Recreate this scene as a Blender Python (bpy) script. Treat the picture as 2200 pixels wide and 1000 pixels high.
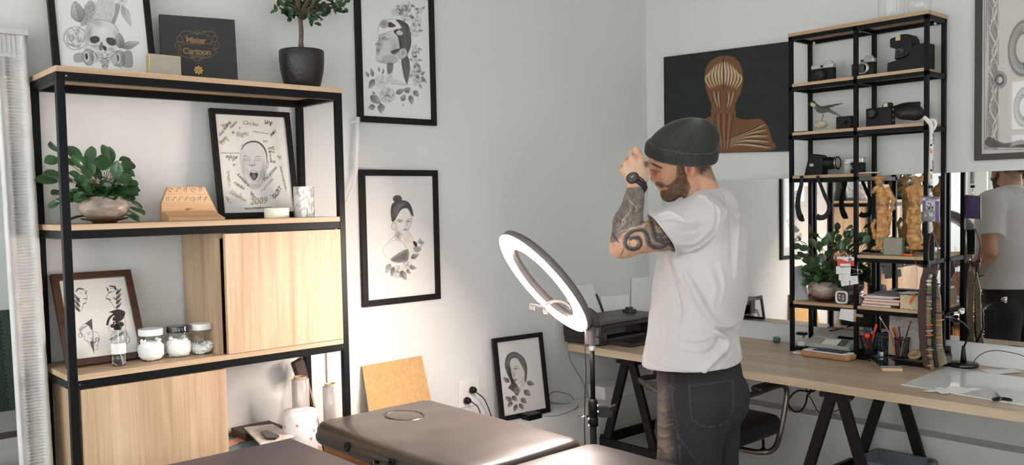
import bpy, bmesh, math, random
import numpy as np
from mathutils import Vector, Matrix
for o in list(bpy.data.objects): bpy.data.objects.remove(o)
SC = bpy.context.scene
COL = SC.collection
PI = math.pi
rnd = random.Random(7)
# ---------------------------------------------------------------- camera (30.7 mm on full frame, eye height 1.5 m)
CF, CCY, CYAW, CPIT, CROLL, CH = 1876.1, 523.5, math.radians(48.1497), math.radians(-2.7654), math.radians(-1.1397), 1.5
_f = np.array([math.cos(CYAW)*math.cos(CPIT), math.sin(CYAW)*math.cos(CPIT), math.sin(CPIT)])
_r0 = np.array([math.sin(CYAW), -math.cos(CYAW), 0.0]); _u0 = np.cross(_r0, _f)
_r = math.cos(CROLL)*_r0 + math.sin(CROLL)*_u0
_u = -math.sin(CROLL)*_r0 + math.cos(CROLL)*_u0
cam_d = bpy.data.cameras.new('camera'); cam = bpy.data.objects.new('camera', cam_d); COL.objects.link(cam)
cam.matrix_world = Matrix(((_r[0], _u[0], -_f[0], 0), (_r[1], _u[1], -_f[1], 0), (_r[2], _u[2], -_f[2], CH), (0, 0, 0, 1)))
cam_d.sensor_width = 36; cam_d.lens = CF/2200*36; cam_d.shift_y = (CCY-500)/2200
cam_d.clip_start = 0.05
cam_d.dof.use_dof = True; cam_d.dof.focus_distance = 3.15; cam_d.dof.aperture_fstop = 7.0
SC.camera = cam
SC.view_settings.view_transform = 'Standard'; SC.view_settings.look = 'None'
SC.view_settings.gamma = 1; SC.view_settings.use_curve_mapping = False
SC.view_settings.exposure = 0.16
# ---------------------------------------------------------------- overcast sky outside the windows
wd = bpy.data.worlds.new('sky'); SC.world = wd; wd.use_nodes = True
wd.node_tree.nodes['Background'].inputs[0].default_value = (0.955, 0.98, 1.0, 1)
wd.node_tree.nodes['Background'].inputs[1].default_value = 6.1
RING_STRENGTH = 100.0
RING_COLOR = (1.0, 0.83, 0.75)

def W(x, y, X=None, Y=None, Z=None, D=None):
    d = _f + _r*((x-1100)/CF) + _u*((CCY-y)/CF)
    t = X/d[0] if X is not None else Y/d[1] if Y is not None else (Z-CH)/d[2] if Z is not None else D
    q = d*t
    return Vector((q[0], q[1], q[2]+CH))
# ---------------------------------------------------------------- object helpers
OFF = {}
def tag(o, label=None, cat=None, group=None, kind=None):
    if label: o['label'] = label
    if cat: o['category'] = cat
    if group: o['group'] = group
    if kind: o['kind'] = kind
    return o
def thing(name, loc, label, cat, group=None):
    o = bpy.data.objects.new(name, None); COL.objects.link(o); o.location = loc
    o.empty_display_size = 0.05
    OFF[o.name] = Vector(loc)
    return tag(o, label, cat, group)
def link_mesh(name, me, mats, parent=None, base=None):
    for m in (mats if isinstance(mats, (list, tuple)) else [mats]): me.materials.append(m)
    o = bpy.data.objects.new(name, me); COL.objects.link(o)
    if parent is not None: off = OFF[parent.name]
    else:
        if base is None:
            n = len(me.vertices); co = np.empty(n*3); me.vertices.foreach_get('co', co); co = co.reshape(-1, 3)
            lo, hi = co.min(0), co.max(0); base = ((lo[0]+hi[0])/2, (lo[1]+hi[1])/2, lo[2])
        off = Vector(base)
    me.transform(Matrix.Translation(-Vector(off)))
    if parent is not None: o.parent = parent
    else: o.location = off
    OFF[o.name] = Vector(off)
    return o
class MB:
    def __init__(s): s.v = []; s.f = []; s.sm = []
    def add(s, vs, fs, smooth=False):
        b = len(s.v); s.v += [tuple(v) for v in vs]
        s.f += [tuple(i+b for i in f) for f in fs]; s.sm += [smooth]*len(fs); return s
    def box(s, a, b):
        x0, x1 = sorted((a[0], b[0])); y0, y1 = sorted((a[1], b[1])); z0, z1 = sorted((a[2], b[2]))
        return s.add([(x0,y0,z0),(x1,y0,z0),(x1,y1,z0),(x0,y1,z0),(x0,y0,z1),(x1,y0,z1),(x1,y1,z1),(x0,y1,z1)],
                     [(0,3,2,1),(4,5,6,7),(0,1,5,4),(1,2,6,5),(2,3,7,6),(3,0,4,7)])
    def obox(s, c, ax, ay, az):      # centre + three half-axis vectors
        c, ax, ay, az = map(Vector, (c, ax, ay, az)); vs = []
        for k in (-1, 1):
            for i, j in ((-1,-1),(1,-1),(1,1),(-1,1)): vs.append(c+ax*i+ay*j+az*k)
        fl = ax.cross(ay).dot(az) < 0
        fs = [(0,3,2,1),(4,5,6,7),(0,1,5,4),(1,2,6,5),(2,3,7,6),(3,0,4,7)]
        return s.add(vs, [tuple(reversed(f)) for f in fs] if fl else fs)
    def bar(s, p, q, w, h=None, up=(0,0,1)):   # box beam from p to q
        p, q = Vector(p), Vector(q); h = h or w; d = (q-p)
        L = d.length; d = d/L; sd = d.cross(Vector(up))
        if sd.length < 1e-4: sd = d.cross(Vector((1,0,0)))
        sd.normalize(); u = sd.cross(d)
        return s.obox((p+q)/2, sd*w/2, d*L/2, u*h/2)
    def ring_loft(s, rings, cap=True, smooth=True, closed=False):
        n = len(rings[0]); vs = [v for r in rings for v in r]; fs = []
        m = len(rings)
        for i in range(m if closed else m-1):
            a = i*n; b = ((i+1) % m)*n
            for j in range(n):
                k = (j+1) % n; fs.append((a+j, a+k, b+k, b+j))
        s.add(vs, fs, smooth)
        if cap and not closed:
            b0 = len(s.v)-len(vs)
            s.f.append(tuple(b0+j for j in reversed(range(n)))); s.sm.append(False)
            s.f.append(tuple(b0+(m-1)*n+j for j in range(n))); s.sm.append(False)
        return s
    def tube(s, pts, r, n=10, cap=True, closed=False, flat=None):
        pts = [Vector(p) for p in pts]; m = len(pts); rs = r if isinstance(r, (list, tuple)) else [r]*m
        rings = []; prev = None
        for i, p in enumerate(pts):
            if closed: t = pts[(i+1) % m]-pts[i-1]
            else: t = pts[min(i+1, m-1)]-pts[max(i-1, 0)]
            t.normalize()
            if prev is None:
                a = t.orthogonal().normalized() if flat is None else (Vector(flat)-t*Vector(flat).dot(t)).normalized()
            else: a = (prev-t*prev.dot(t)).normalized()
            prev = a; b = t.cross(a)
            rings.append([p+(a*math.cos(2*PI*j/n)+b*math.sin(2*PI*j/n))*rs[i] for j in range(n)])
        return s.ring_loft(rings, cap, True, closed)
    def lathe(s, prof, c, n=32, axis=(0,0,1), cap=True, sq=None):
        c = Vector(c); ax = Vector(axis).normalized(); a = ax.orthogonal().normalized() if abs(ax.z) < .999 else Vector((1,0,0)); b = ax.cross(a)
        rings = []
        for r, h in prof:
            rings.append([c+ax*h+(a*math.cos(2*PI*j/n)+b*math.sin(2*PI*j/n))*r*(1 if sq is None else sq(2*PI*j/n, h)) for j in range(n)])
        return s.ring_loft(rings, cap)
    def prism(s, poly, ext):
        poly = [Vector(p) for p in poly]; e = Vector(ext); n = len(poly)
        nrm = sum(((poly[i]-poly[0]).cross(poly[(i+1) % n]-poly[0]) for i in range(1, n)), Vector())
        if nrm.dot(e) < 0: poly = poly[::-1]
        vs = poly+[p+e for p in poly]
        fs = [tuple(reversed(range(n))), tuple(range(n, 2*n))]+[(i, (i+1) % n, n+(i+1) % n, n+i) for i in range(n)]
        return s.add(vs, fs)
    def quad(s, a, b, c, d): return s.add([a, b, c, d], [(0,1,2,3)])
    def ball(s, c, r, n=16, m=10, sc=(1,1,1)):
        c = Vector(c); rings = []
        for i in range(m+1):
            t = PI*(i+.02*(1 if i == 0 else -1 if i == m else 0))/m if i in (0, m) else PI*i/m
            t = min(max(t, .05), PI-.05)
            rings.append([c+Vector((r*sc[0]*math.sin(t)*math.cos(2*PI*j/n), r*sc[1]*math.sin(t)*math.sin(2*PI*j/n), -r*sc[2]*math.cos(t))) for j in range(n)])
        return s.ring_loft(rings, True)
    def build(s, name, mat, parent=None, base=None, bevel=0, seg=2, solid=0, subsurf=0, autosm=True):
        me = bpy.data.meshes.new(name); me.from_pydata(s.v, [], s.f); me.update()
        for p, k in zip(me.polygons, s.sm): p.use_smooth = k
        o = link_mesh(name, me, mat, parent, base)
        if solid:
            md = o.modifiers.new('thickness', 'SOLIDIFY'); md.thickness = solid; md.offset = 0
        if bevel:
            md = o.modifiers.new('bevel', 'BEVEL'); md.width = bevel; md.segments = seg; md.limit_method = 'ANGLE'; md.angle_limit = math.radians(40)
            for p in me.polygons: p.use_smooth = True
            md.harden_normals = True
        if subsurf:
            md = o.modifiers.new('sub', 'SUBSURF'); md.levels = subsurf; md.render_levels = subsurf
        return o
def smoothpts(pts, n=8, closed=False):      # catmull-rom through points
    P = [Vector(p) for p in pts]; m = len(P); out = []
    rng = range(m) if closed else range(m-1)
    for i in rng:
        if closed: a, b, c, d = P[i-1], P[i], P[(i+1) % m], P[(i+2) % m]
        else: a, b, c, d = P[max(i-1, 0)], P[i], P[i+1], P[min(i+2, m-1)]
        for k in range(n):
            t = k/n
            out.append(0.5*((2*b)+(c-a)*t+(2*a-5*b+4*c-d)*t*t+(3*b-a-3*c+d)*t**3))
    if not closed: out.append(P[-1])
    return out
# ---------------------------------------------------------------- materials
MC = {}
def srgb(r, g, b): return tuple(((c/255+.055)/1.055)**2.4 if c > 10 else c/255/12.92 for c in (r, g, b))
def mat(name, col, rough=.6, metal=0, noise=0, nscale=40, bump=0, bscale=200, spec=.5, trans=0, ior=1.45, emit=None, estr=0, alpha=1, coat=0, sheen=0, stretch=None, detail=4):
    if name in MC: return MC[name]
    m = bpy.data.materials.new(name); m.use_nodes = True; nt = m.node_tree; b = nt.nodes['Principled BSDF']
    b.inputs['Base Color'].default_value = (*col, 1); b.inputs['Roughness'].default_value = rough; b.inputs['Metallic'].default_value = metal
    b.inputs['Specular IOR Level'].default_value = spec; b.inputs['Transmission Weight'].default_value = trans; b.inputs['IOR'].default_value = ior
    b.inputs['Alpha'].default_value = alpha; b.inputs['Coat Weight'].default_value = coat; b.inputs['Sheen Weight'].default_value = sheen
    if emit: b.inputs['Emission Color'].default_value = (*emit, 1); b.inputs['Emission Strength'].default_value = estr
    if noise or bump:
        tc = nt.nodes.new('ShaderNodeTexCoord'); src = tc.outputs['Object']
        if stretch:
            mp = nt.nodes.new('ShaderNodeMapping'); mp.inputs['Scale'].default_value = stretch; nt.links.new(src, mp.inputs[0]); src = mp.outputs[0]
    if noise:
        n = nt.nodes.new('ShaderNodeTexNoise'); n.inputs['Scale'].default_value = nscale; n.inputs['Detail'].default_value = detail; nt.links.new(src, n.inputs['Vector'])
        mx = nt.nodes.new('ShaderNodeMix'); mx.data_type = 'RGBA'
        mx.inputs[6].default_value = (*[max(0, c*(1-noise)) for c in col], 1); mx.inputs[7].default_value = (*[min(1, c*(1+noise)) for c in col], 1)
        cr = nt.nodes.new('ShaderNodeMapRange'); cr.inputs[1].default_value = .3; cr.inputs[2].default_value = .7
        nt.links.new(n.outputs[0], cr.inputs[0]); nt.links.new(cr.outputs[0], mx.inputs[0]); nt.links.new(mx.outputs[2], b.inputs['Base Color'])
    if bump:
        n2 = nt.nodes.new('ShaderNodeTexNoise'); n2.inputs['Scale'].default_value = bscale; n2.inputs['Detail'].default_value = 3; nt.links.new(src, n2.inputs['Vector'])
        bp = nt.nodes.new('ShaderNodeBump'); bp.inputs['Strength'].default_value = bump; bp.inputs['Distance'].default_value = .002
        nt.links.new(n2.outputs[0], bp.inputs['Height']); nt.links.new(bp.outputs[0], b.inputs['Normal'])
    MC[name] = m; return m
def wood(name, c1, c2, c3, grain='Z', rough=.5, sc=1.0, knots=True, spec=.4):
    """oak laminate: stretched noise streaks plus wandering cathedral rings along the grain"""
    if name in MC: return MC[name]
    m = bpy.data.materials.new(name); m.use_nodes = True; nt = m.node_tree; b = nt.nodes['Principled BSDF']; L = nt.links.new
    b.inputs['Roughness'].default_value = rough; b.inputs['Specular IOR Level'].default_value = spec
    tc = nt.nodes.new('ShaderNodeTexCoord')
    def mp(s):
        k = nt.nodes.new('ShaderNodeMapping'); k.inputs['Scale'].default_value = s; L(tc.outputs['Object'], k.inputs[0]); return k.outputs[0]
    A = {'X': (1, 14, 14), 'Y': (14, 1, 14), 'Z': (14, 14, 1)}[grain]; B = {'X': (2, 90, 90), 'Y': (90, 2, 90), 'Z': (90, 90, 2)}[grain]
    n1 = nt.nodes.new('ShaderNodeTexNoise'); n1.inputs['Scale'].default_value = sc*.9; n1.inputs['Detail'].default_value = 5; n1.inputs['Distortion'].default_value = .8; L(mp(A), n1.inputs['Vector'])
    n2 = nt.nodes.new('ShaderNodeTexNoise'); n2.inputs['Scale'].default_value = sc*1.6; n2.inputs['Detail'].default_value = 4; L(mp(B), n2.inputs['Vector'])
    r1 = nt.nodes.new('ShaderNodeValToRGB'); e = r1.color_ramp.elements; e[0].position = .3; e[0].color = (*c1, 1); e[1].position = .72; e[1].color = (*c3, 1)
    q = e.new(.52); q.color = (*c2, 1); L(n1.outputs[0], r1.inputs[0])
    mx = nt.nodes.new('ShaderNodeMix'); mx.data_type = 'RGBA'; mx.blend_type = 'MULTIPLY'; mx.inputs[0].default_value = .55
    r2 = nt.nodes.new('ShaderNodeValToRGB'); e = r2.color_ramp.elements; e[0].position = .32; e[0].color = (.74, .70, .66, 1); e[1].position = .55; e[1].color = (1, 1, 1, 1); L(n2.outputs[0], r2.inputs[0])
    L(r1.outputs[0], mx.inputs[6]); L(r2.outputs[0], mx.inputs[7]); L(mx.outputs[2], b.inputs['Base Color'])
    bp = nt.nodes.new('ShaderNodeBump'); bp.inputs['Strength'].default_value = .15; bp.inputs['Distance'].default_value = .001; L(n2.outputs[0], bp.inputs['Height']); L(bp.outputs[0], b.inputs['Normal'])
    MC[name] = m; return m
def vcmat(name, rough=.7, spec=.3, bump=0, bscale=300, coat=0, metal=0, sss=0):
    if name in MC: return MC[name]
    m = bpy.data.materials.new(name); m.use_nodes = True; nt = m.node_tree; b = nt.nodes['Principled BSDF']
    a = nt.nodes.new('ShaderNodeAttribute'); a.attribute_name = 'paint'; nt.links.new(a.outputs['Color'], b.inputs['Base Color'])
    b.inputs['Roughness'].default_value = rough; b.inputs['Specular IOR Level'].default_value = spec; b.inputs['Coat Weight'].default_value = coat; b.inputs['Metallic'].default_value = metal
    if sss:
        b.inputs['Subsurface Weight'].default_value = sss; b.inputs['Subsurface Radius'].default_value = (.01, .004, .002)
    if bump:
        tc = nt.nodes.new('ShaderNodeTexCoord')
        n2 = nt.nodes.new('ShaderNodeTexNoise'); n2.inputs['Scale'].default_value = bscale; nt.links.new(tc.outputs['Object'], n2.inputs['Vector'])
        bp = nt.nodes.new('ShaderNodeBump'); bp.inputs['Strength'].default_value = bump; bp.inputs['Distance'].default_value = .002
        nt.links.new(n2.outputs[0], bp.inputs['Height']); nt.links.new(bp.outputs[0], b.inputs['Normal'])
    MC[name] = m; return m
def glassmat(name, col=(1,1,1), rough=.0, mixt=.85):
    """thin clear glass: mostly see-through with a mirror-like reflection at grazing angles"""
    if name in MC: return MC[name]
    m = bpy.data.materials.new(name); m.use_nodes = True; nt = m.node_tree; nt.nodes.clear(); L = nt.links.new
    out = nt.nodes.new('ShaderNodeOutputMaterial'); t = nt.nodes.new('ShaderNodeBsdfTransparent'); t.inputs[0].default_value = (*col, 1)
    g = nt.nodes.new('ShaderNodeBsdfGlossy'); g.inputs['Roughness'].default_value = rough; f = nt.nodes.new('ShaderNodeLayerWeight'); f.inputs[0].default_value = .5
    p = nt.nodes.new('ShaderNodeMath'); p.operation = 'POWER'; p.inputs[1].default_value = 3.5; q = nt.nodes.new('ShaderNodeMath'); q.operation = 'MULTIPLY_ADD'; q.inputs[1].default_value = .7; q.inputs[2].default_value = .04
    L(f.outputs['Facing'], p.inputs[0]); L(p.outputs[0], q.inputs[0])
    mx = nt.nodes.new('ShaderNodeMixShader'); L(q.outputs[0], mx.inputs[0]); L(t.outputs[0], mx.inputs[1]); L(g.outputs[0], mx.inputs[2]); L(mx.outputs[0], out.inputs[0])
    MC[name] = m; return m
M_WALL = mat('wall_paint', srgb(214, 215, 212), .85, bump=.08, bscale=90, spec=.2)
M_WHITE = mat('white_paint', srgb(225, 225, 222), .5)
M_BLACKM = mat('black_metal', srgb(14, 17, 17), .42, .0, spec=.16, bump=.05, bscale=150)
M_BLACKP = mat('black_plastic', srgb(18, 18, 19), .35, spec=.28)
M_BLACKMAT = mat('black_matte', srgb(28, 28, 29), .7)
M_CHROME = mat('chrome', (.75, .75, .76), .18, 1)
M_OAKX = wood('oak_x', srgb(170, 142, 112), srgb(188, 161, 131), srgb(199, 174, 145), 'X')
M_OAKY = wood('oak_y', srgb(160, 132, 102), srgb(186, 157, 124), srgb(198, 172, 140), 'Y')
M_OAKZ = wood('oak_z', srgb(170, 143, 114), srgb(189, 163, 134), srgb(201, 177, 149), 'Z')
M_OAKD = wood('oak_desk', srgb(172, 152, 128), srgb(192, 172, 146), srgb(203, 185, 160), 'Y', rough=.38)
M_FRAME = mat('frame_black', srgb(22, 21, 21), .5, spec=.25)
M_GLASS = glassmat('clear_glass')
M_PAPER = mat('paper', srgb(232, 232, 230), .8)
M_CABLE = mat('cable_black', srgb(20, 20, 20), .5)
# ---------------------------------------------------------------- implicit surfaces -> mesh (surface nets)
def snet(fn, lo, hi, h):
    lo = np.array(lo, float); hi = np.array(hi, float); n = np.ceil((hi-lo)/h).astype(int)+1
    ax = [lo[i]+h*np.arange(n[i]) for i in range(3)]
    G = np.empty(n)
    YY, ZZ = np.meshgrid(ax[1], ax[2], indexing='ij')
    st = max(1, int(400000/(n[1]*n[2])))
    for i in range(0, n[0], st):
        xs = ax[0][i:i+st]
        P = np.stack([np.broadcast_to(xs[:, None, None], (len(xs),)+YY.shape), np.broadcast_to(YY, (len(xs),)+YY.shape), np.broadcast_to(ZZ, (len(xs),)+YY.shape)], -1)
        G[i:i+st] = fn(P)
    S = G < 0
    c = np.zeros(np.array(n)-1, int)
    for dx in (0, 1):
        for dy in (0, 1):
            for dz in (0, 1): c += S[dx:n[0]-1+dx, dy:n[1]-1+dy, dz:n[2]-1+dz]
    act = (c > 0) & (c < 8)
    idx = -np.ones(act.shape, int); cells = np.argwhere(act); idx[act] = np.arange(len(cells))
    acc = np.zeros((len(cells), 3)); cnt = np.zeros(len(cells))
    cor = [(0,0,0),(1,0,0),(0,1,0),(1,1,0),(0,0,1),(1,0,1),(0,1,1),(1,1,1)]
    for a in range(8):
        for b in range(a+1, 8):
            d = np.abs(np.array(cor[a])-np.array(cor[b]))
            if d.sum() != 1: continue
            pa = cells+cor[a]; pb = cells+cor[b]
            ga = G[tuple(pa.T)]; gb = G[tuple(pb.T)]; k = (ga < 0) != (gb < 0)
            t = np.where(k, ga/np.where(k, ga-gb, 1), 0)
            acc += np.where(k[:, None], np.array(cor[a])+t[:, None]*(np.array(cor[b])-np.array(cor[a])), 0); cnt += k
    V = lo+(cells+acc/cnt[:, None])*h
    F = []
    for axn in range(3):
        u, v = (axn+1) % 3, (axn+2) % 3
        s0 = [slice(None)]*3; s1 = [slice(None)]*3
        s0[axn] = slice(0, n[axn]-1); s1[axn] = slice(1, n[axn])
        e = S[tuple(s0)] != S[tuple(s1)]; sgn = S[tuple(s0)]
        w = np.argwhere(e); w = w[(w[:, u] > 0) & (w[:, v] > 0) & (w[:, u] < n[u]-1) & (w[:, v] < n[v]-1)]
        if len(w) == 0: continue
        U = np.zeros(3, int); U[u] = 1; Vv = np.zeros(3, int); Vv[v] = 1
        q = np.stack([idx[tuple((w-U-Vv).T)], idx[tuple((w-Vv).T)], idx[tuple(w.T)], idx[tuple((w-U).T)]], 1)
        k = sgn[tuple(w.T)]; q[~k] = q[~k][:, ::-1]; F.append(q)
    return V, np.concatenate(F)
def npmesh(name, V, F, mats, parent=None, base=None, color=None, smooth=True, relax=0):
    if relax:
        E = np.concatenate([F[:, [0, 1]], F[:, [1, 2]], F[:, [2, 3]], F[:, [3, 0]]])
        for _ in range(relax):
            A = np.zeros_like(V); N = np.zeros(len(V))
            for i, j in ((0, 1), (1, 0)):
                np.add.at(A, E[:, i], V[E[:, j]]); np.add.at(N, E[:, i], 1)
            V = V*.4+A/np.maximum(N, 1)[:, None]*.6
    me = bpy.data.meshes.new(name); k = F.shape[1]
    me.vertices.add(len(V)); me.vertices.foreach_set('co', np.ascontiguousarray(V, dtype=np.float32).ravel())
    me.loops.add(F.size); me.loops.foreach_set('vertex_index', np.ascontiguousarray(F, dtype=np.int32).ravel())
    me.polygons.add(len(F)); me.polygons.foreach_set('loop_start', np.arange(0, F.size, k, dtype=np.int32))
    me.polygons.foreach_set('use_smooth', np.full(len(F), smooth))
    me.update(calc_edges=True); me.validate()
    if color is not None:
        at = me.color_attributes.new('paint', 'FLOAT_COLOR', 'POINT')
        C = color(V) if callable(color) else color
        C = np.concatenate([C, np.ones((len(C), 1))], 1).astype(np.float32); at.data.foreach_set('color', C.ravel())
    return link_mesh(name, me, mats, parent, base)
def lin(c): c = np.asarray(c, float)/255; return np.where(c > .04045, ((c+.055)/1.055)**2.4, c/12.92)
def smin(a, b, k):
    h = np.clip(.5+.5*(b-a)/k, 0, 1); return b*(1-h)+a*h-k*h*(1-h)
def smax(a, b, k): return -smin(-a, -b, k)
def s_ell(P, c, r, R=None):
    q = P-np.array(c)
    if R is not None: q = q@np.array(R)      # columns of R = local axes
    r = np.array(r); k0 = np.sqrt(((q/r)**2).sum(-1)); k1 = np.sqrt(((q/r**2)**2).sum(-1))+1e-9
    return k0*(k0-1)/k1
def s_cap(P, a, b, ra, rb=None):
    a = np.array(a, float); b = np.array(b, float); rb = ra if rb is None else rb
    d = b-a; t = np.clip(((P-a)@d)/(d@d+1e-12), 0, 1)
    return np.sqrt(((P-a-t[..., None]*d)**2).sum(-1))-(ra+(rb-ra)*t)
def vnoise(P, s, seed=0):        # cheap smooth pseudo-noise, -1..1
    q = P*s; a = seed*1.7
    return (np.sin(q[..., 0]*1.1+1.3*np.sin(q[..., 1]*.9+a)+a)+np.sin(q[..., 1]*1.3+1.1*np.sin(q[..., 2]*1.05+2*a)+1.3)+np.sin(q[..., 2]*.95+1.2*np.sin(q[..., 0]*1.15+a)+2.1))/3
# ---------------------------------------------------------------- room shell
XB, YA = 4.01, 3.276      # wall with the mirror, wall with the shelf
XC, YD, ZC = -1.15, -3.2, 2.95
def struct(name, mb, m, **k):
    return tag(mb.build(name, m, **k), kind='structure')
M_FLOOR = mat('floor', srgb(204, 199, 193), .45, noise=.06, nscale=6)
struct('floor', MB().box((XC-.2, YD-.2, -.1), (XB+.2, YA+.2, 0)), M_FLOOR)
struct('ceiling', MB().box((XC-.2, YD-.2, ZC), (XB+.2, YA+.2, ZC+.1)), M_WALL)
struct('wall_left', MB().box((XC-.2, YA, 0), (XB+.2, YA+.15, ZC)), M_WALL)
struct('wall_right', MB().box((XB, YD, 0), (XB+.15, YA, ZC)), M_WALL)
# window wall behind the photographer and window in the far side wall
def window_wall(nm, fixed, axis, rng, wins, z0, z1, n0):
    mb = MB(); a0, a1 = rng
    def bx(u0, u1, h0, h1, t0=0, t1=-.2):
        if axis == 'Y': mb.box((fixed+t0, u0, h0), (fixed+t1, u1, h1))
        else: mb.box((u0, fixed+t0, h0), (u1, fixed+t1, h1))
    bx(a0, a1, 0, z0); bx(a0, a1, z1, ZC)
    e = [a0]+[q for w in wins for q in w]+[a1]
    for i in range(0, len(e), 2): bx(e[i], e[i+1], z0, z1)
    struct(nm, mb, M_WALL)
    for i, (u0, u1) in enumerate(wins):
        fr = MB()
        def fb(a, b, h0, h1):
            if axis == 'Y': fr.box((fixed-.06, a, h0), (fixed-.12, b, h1))
            else: fr.box((a, fixed-.06, h0), (b, fixed-.12, h1))
        w = .05; um = (u0+u1)/2
        for a in (u0, um-w/2, u1-w): fb(a, a+w, z0, z1)
        for h in (z0, z0+(z1-z0)*.68, z1-w): fb(u0, u1, h, h+w)
        f = struct('window_%d' % (n0+i), fr, M_WHITE, bevel=.004)
        g = MB()
        if axis == 'Y': g.box((fixed-.088, u0+.01, z0+.01), (fixed-.092, u1-.01, z1-.01))
        else: g.box((u0+.01, fixed-.088, z0+.01), (u1-.01, fixed-.092, z1-.01))
        g.build('pane', M_GLASS, f)
window_wall('wall_back', XC, 'Y', (YD, YA), [(-2.6, -1.3), (-1.0, .3), (.6, 1.75), (2.0, 3.12)], .85, 2.6, 1)
window_wall('wall_side', YD, 'X', (XC, XB), [(-.9, .9), (2.9, 3.9)], .85, 2.6, 5)
# boxed-in pipe ledge that runs round both walls
LZ = .425; LXF, LYF = 3.90, 3.09
struct('trim_1', MB().box((1.86, LYF, 0), (XB, YA, LZ)), M_WALL, bevel=.003)
struct('trim_2', MB().box((LXF, YD, 0), (XB, LYF, LZ-.0005)), M_WALL, bevel=.003)
# shallow vertical joint of the wall panels
struct('trim_3', MB().box((1.86, YA-.012, LZ), (1.874, YA, 1.12)), M_WHITE)
# ---------------------------------------------------------------- tall shelving unit on the left wall
SX0, SX1, SY0, SY1 = .768, 1.772, 2.938, 3.265
T = .025
sa = thing('shelving_unit', ((SX0+SX1)/2, (SY0+SY1)/2, 0), 'tall black metal and oak shelving unit against the left wall', 'shelf')
for x, y in ((SX0, SY0), (SX1-T, SY0), (SX0, SY1-T), (SX1-T, SY1-T)):
    MB().box((x, y, 0), (x+T, y+T, 1.927)).build('post', M_BLACKM, sa, bevel=.002)
LEV = [1.927, 1.436, .963, .49]
for i, z in enumerate(LEV):
    b = MB()
    for y in (SY0, SY1-T): b.box((SX0+T, y, z-.027), (SX1-T, y+T, z))
    for x in (SX0, SX1-T): b.box((x, SY0+T, z-.027), (x+T, SY1-T, z))
    b.build('shelf_rail', M_BLACKM, sa, bevel=.0015)
    e = .001 if i == 0 else -.002
    bd = MB().box((SX0-e+(0 if i == 0 else .012), SY0-e*2, z), (SX1+e-(0 if i == 0 else .012), SY1, z+.018))
    if i == 0: bd.build('shelf_board', M_OAKX, sa, bevel=.001)
    else:      # notched round the corner posts
        bd = MB().box((SX0+T, SY0, z), (SX1-T, SY1, z+.018)).box((SX0, SY0+T, z), (SX0+T, SY1-T, z+.018)).box((SX1-T, SY0+T, z), (SX1, SY1-T, z+.018))
        bd.build('shelf_board', M_OAKX, sa)
ZA = [z+.018 for z in LEV]
# upper cabinet with a door that stands slightly proud
b = MB(); cx0, cx1, cz0, cz1 = 1.262, SX1-T-.002, ZA[2], LEV[1]-.028
b.box((cx0, SY0+.03, cz0), (cx0+.018, SY1-.002, cz1)).box((cx1-.018, SY0+.03, cz0), (cx1, SY1-.002, cz1)).box((cx0+.018, SY0+.03, cz1-.018), (cx1-.018, SY1-.002, cz1)).box((cx0+.018, SY1-.01, cz0), (cx1-.018, SY1-.002, cz1-.018))
b.build('cabinet_box', M_OAKZ, sa)
MB().box((1.284, SY0-.006, cz0+.002), (1.744, SY0+.012, cz1-.002)).build('cabinet_door', M_OAKZ, sa, bevel=.0008)
b = MB(); c0, c1 = SX0+T+.002, 1.272
b.box((c0+.0, SY0+.03, ZA[3]), (c0+.018, SY1-.03, LEV[2]-.028)).box((c1-.018, SY0+.03, ZA[3]), (c1, SY1-.03, LEV[2]-.028)).box((c0+.018, SY0+.03, LEV[2]-.05), (c1-.018, SY1-.03, LEV[2]-.03))
b.build('cabinet_box', M_OAKZ, sa)
MB().box((.799, SY0-.004, ZA[3]), (1.272, SY0+.014, LEV[2]-.03)).build('cabinet_door', M_OAKZ, sa, bevel=.0008)
# screws
for x, z in ((SX0+T+.004, 1.915), (SX1-T-.004, .951), (SX0+T+.004, .951)):
    MB().lathe([(.0025, 0), (.0025, .001)], (x, SY0, z), 10, (0, -1, 0)).build('screw', M_CHROME, sa)
# ---------------------------------------------------------------- desk along the mirror wall
DX0, DX1, DY1, DY0, DZ = 3.233, 4.005, 3.188, -.6, .75
dk = thing('desk', ((DX0+DX1)/2, 1.3, 0), 'long oak worktop on black trestles running along the mirrored wall', 'desk')
MB().box((DX0, DY0, DZ-.036), (DX1, DY1, DZ)).build('worktop', M_OAKD, dk, bevel=.001)
M_TREST = mat('trestle_black', srgb(20, 19, 19), .5, spec=.3)
def trestle(yc, name_label, idx):
    t = thing('trestle', (3.6, yc, 0), name_label, 'trestle', 'trestles under the long desk')
    zt = DZ-.037
    for x in (3.335, 3.83):
        for s in (-1, 1):
            MB().bar((x, yc+s*.022, zt-.035), (x, yc+s*.235, .003), .045, .022, up=(1, 0, 0)).build('leg', M_TREST, t, bevel=.002)
        MB().bar((x-.012, yc-.19, .24), (x-.012, yc+.19, .24), .02, .05).build('cross_bar', M_TREST, t, bevel=.002)
        MB().box((x-.03, yc-.06, zt-.04), (x+.03, yc+.06, zt-.02)).build('hinge_plate', M_TREST, t)
    MB().box((3.30, yc-.04, zt-.02), (3.87, yc+.04, zt)).build('top_rail', M_TREST, t, bevel=.002)
    for s in ((-1, 1) if idx else (1,)): MB().bar((3.33, yc+s*.19, .25), (3.84, yc+s*.19, .25), .022, .05).build('side_bar', M_TREST, t, bevel=.002)
trestle(1.755, 'black trestle carrying the desk between the office chair and the waste bin', 0)
trestle(2.86, 'black trestle carrying the desk end under the printer', 1)
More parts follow.
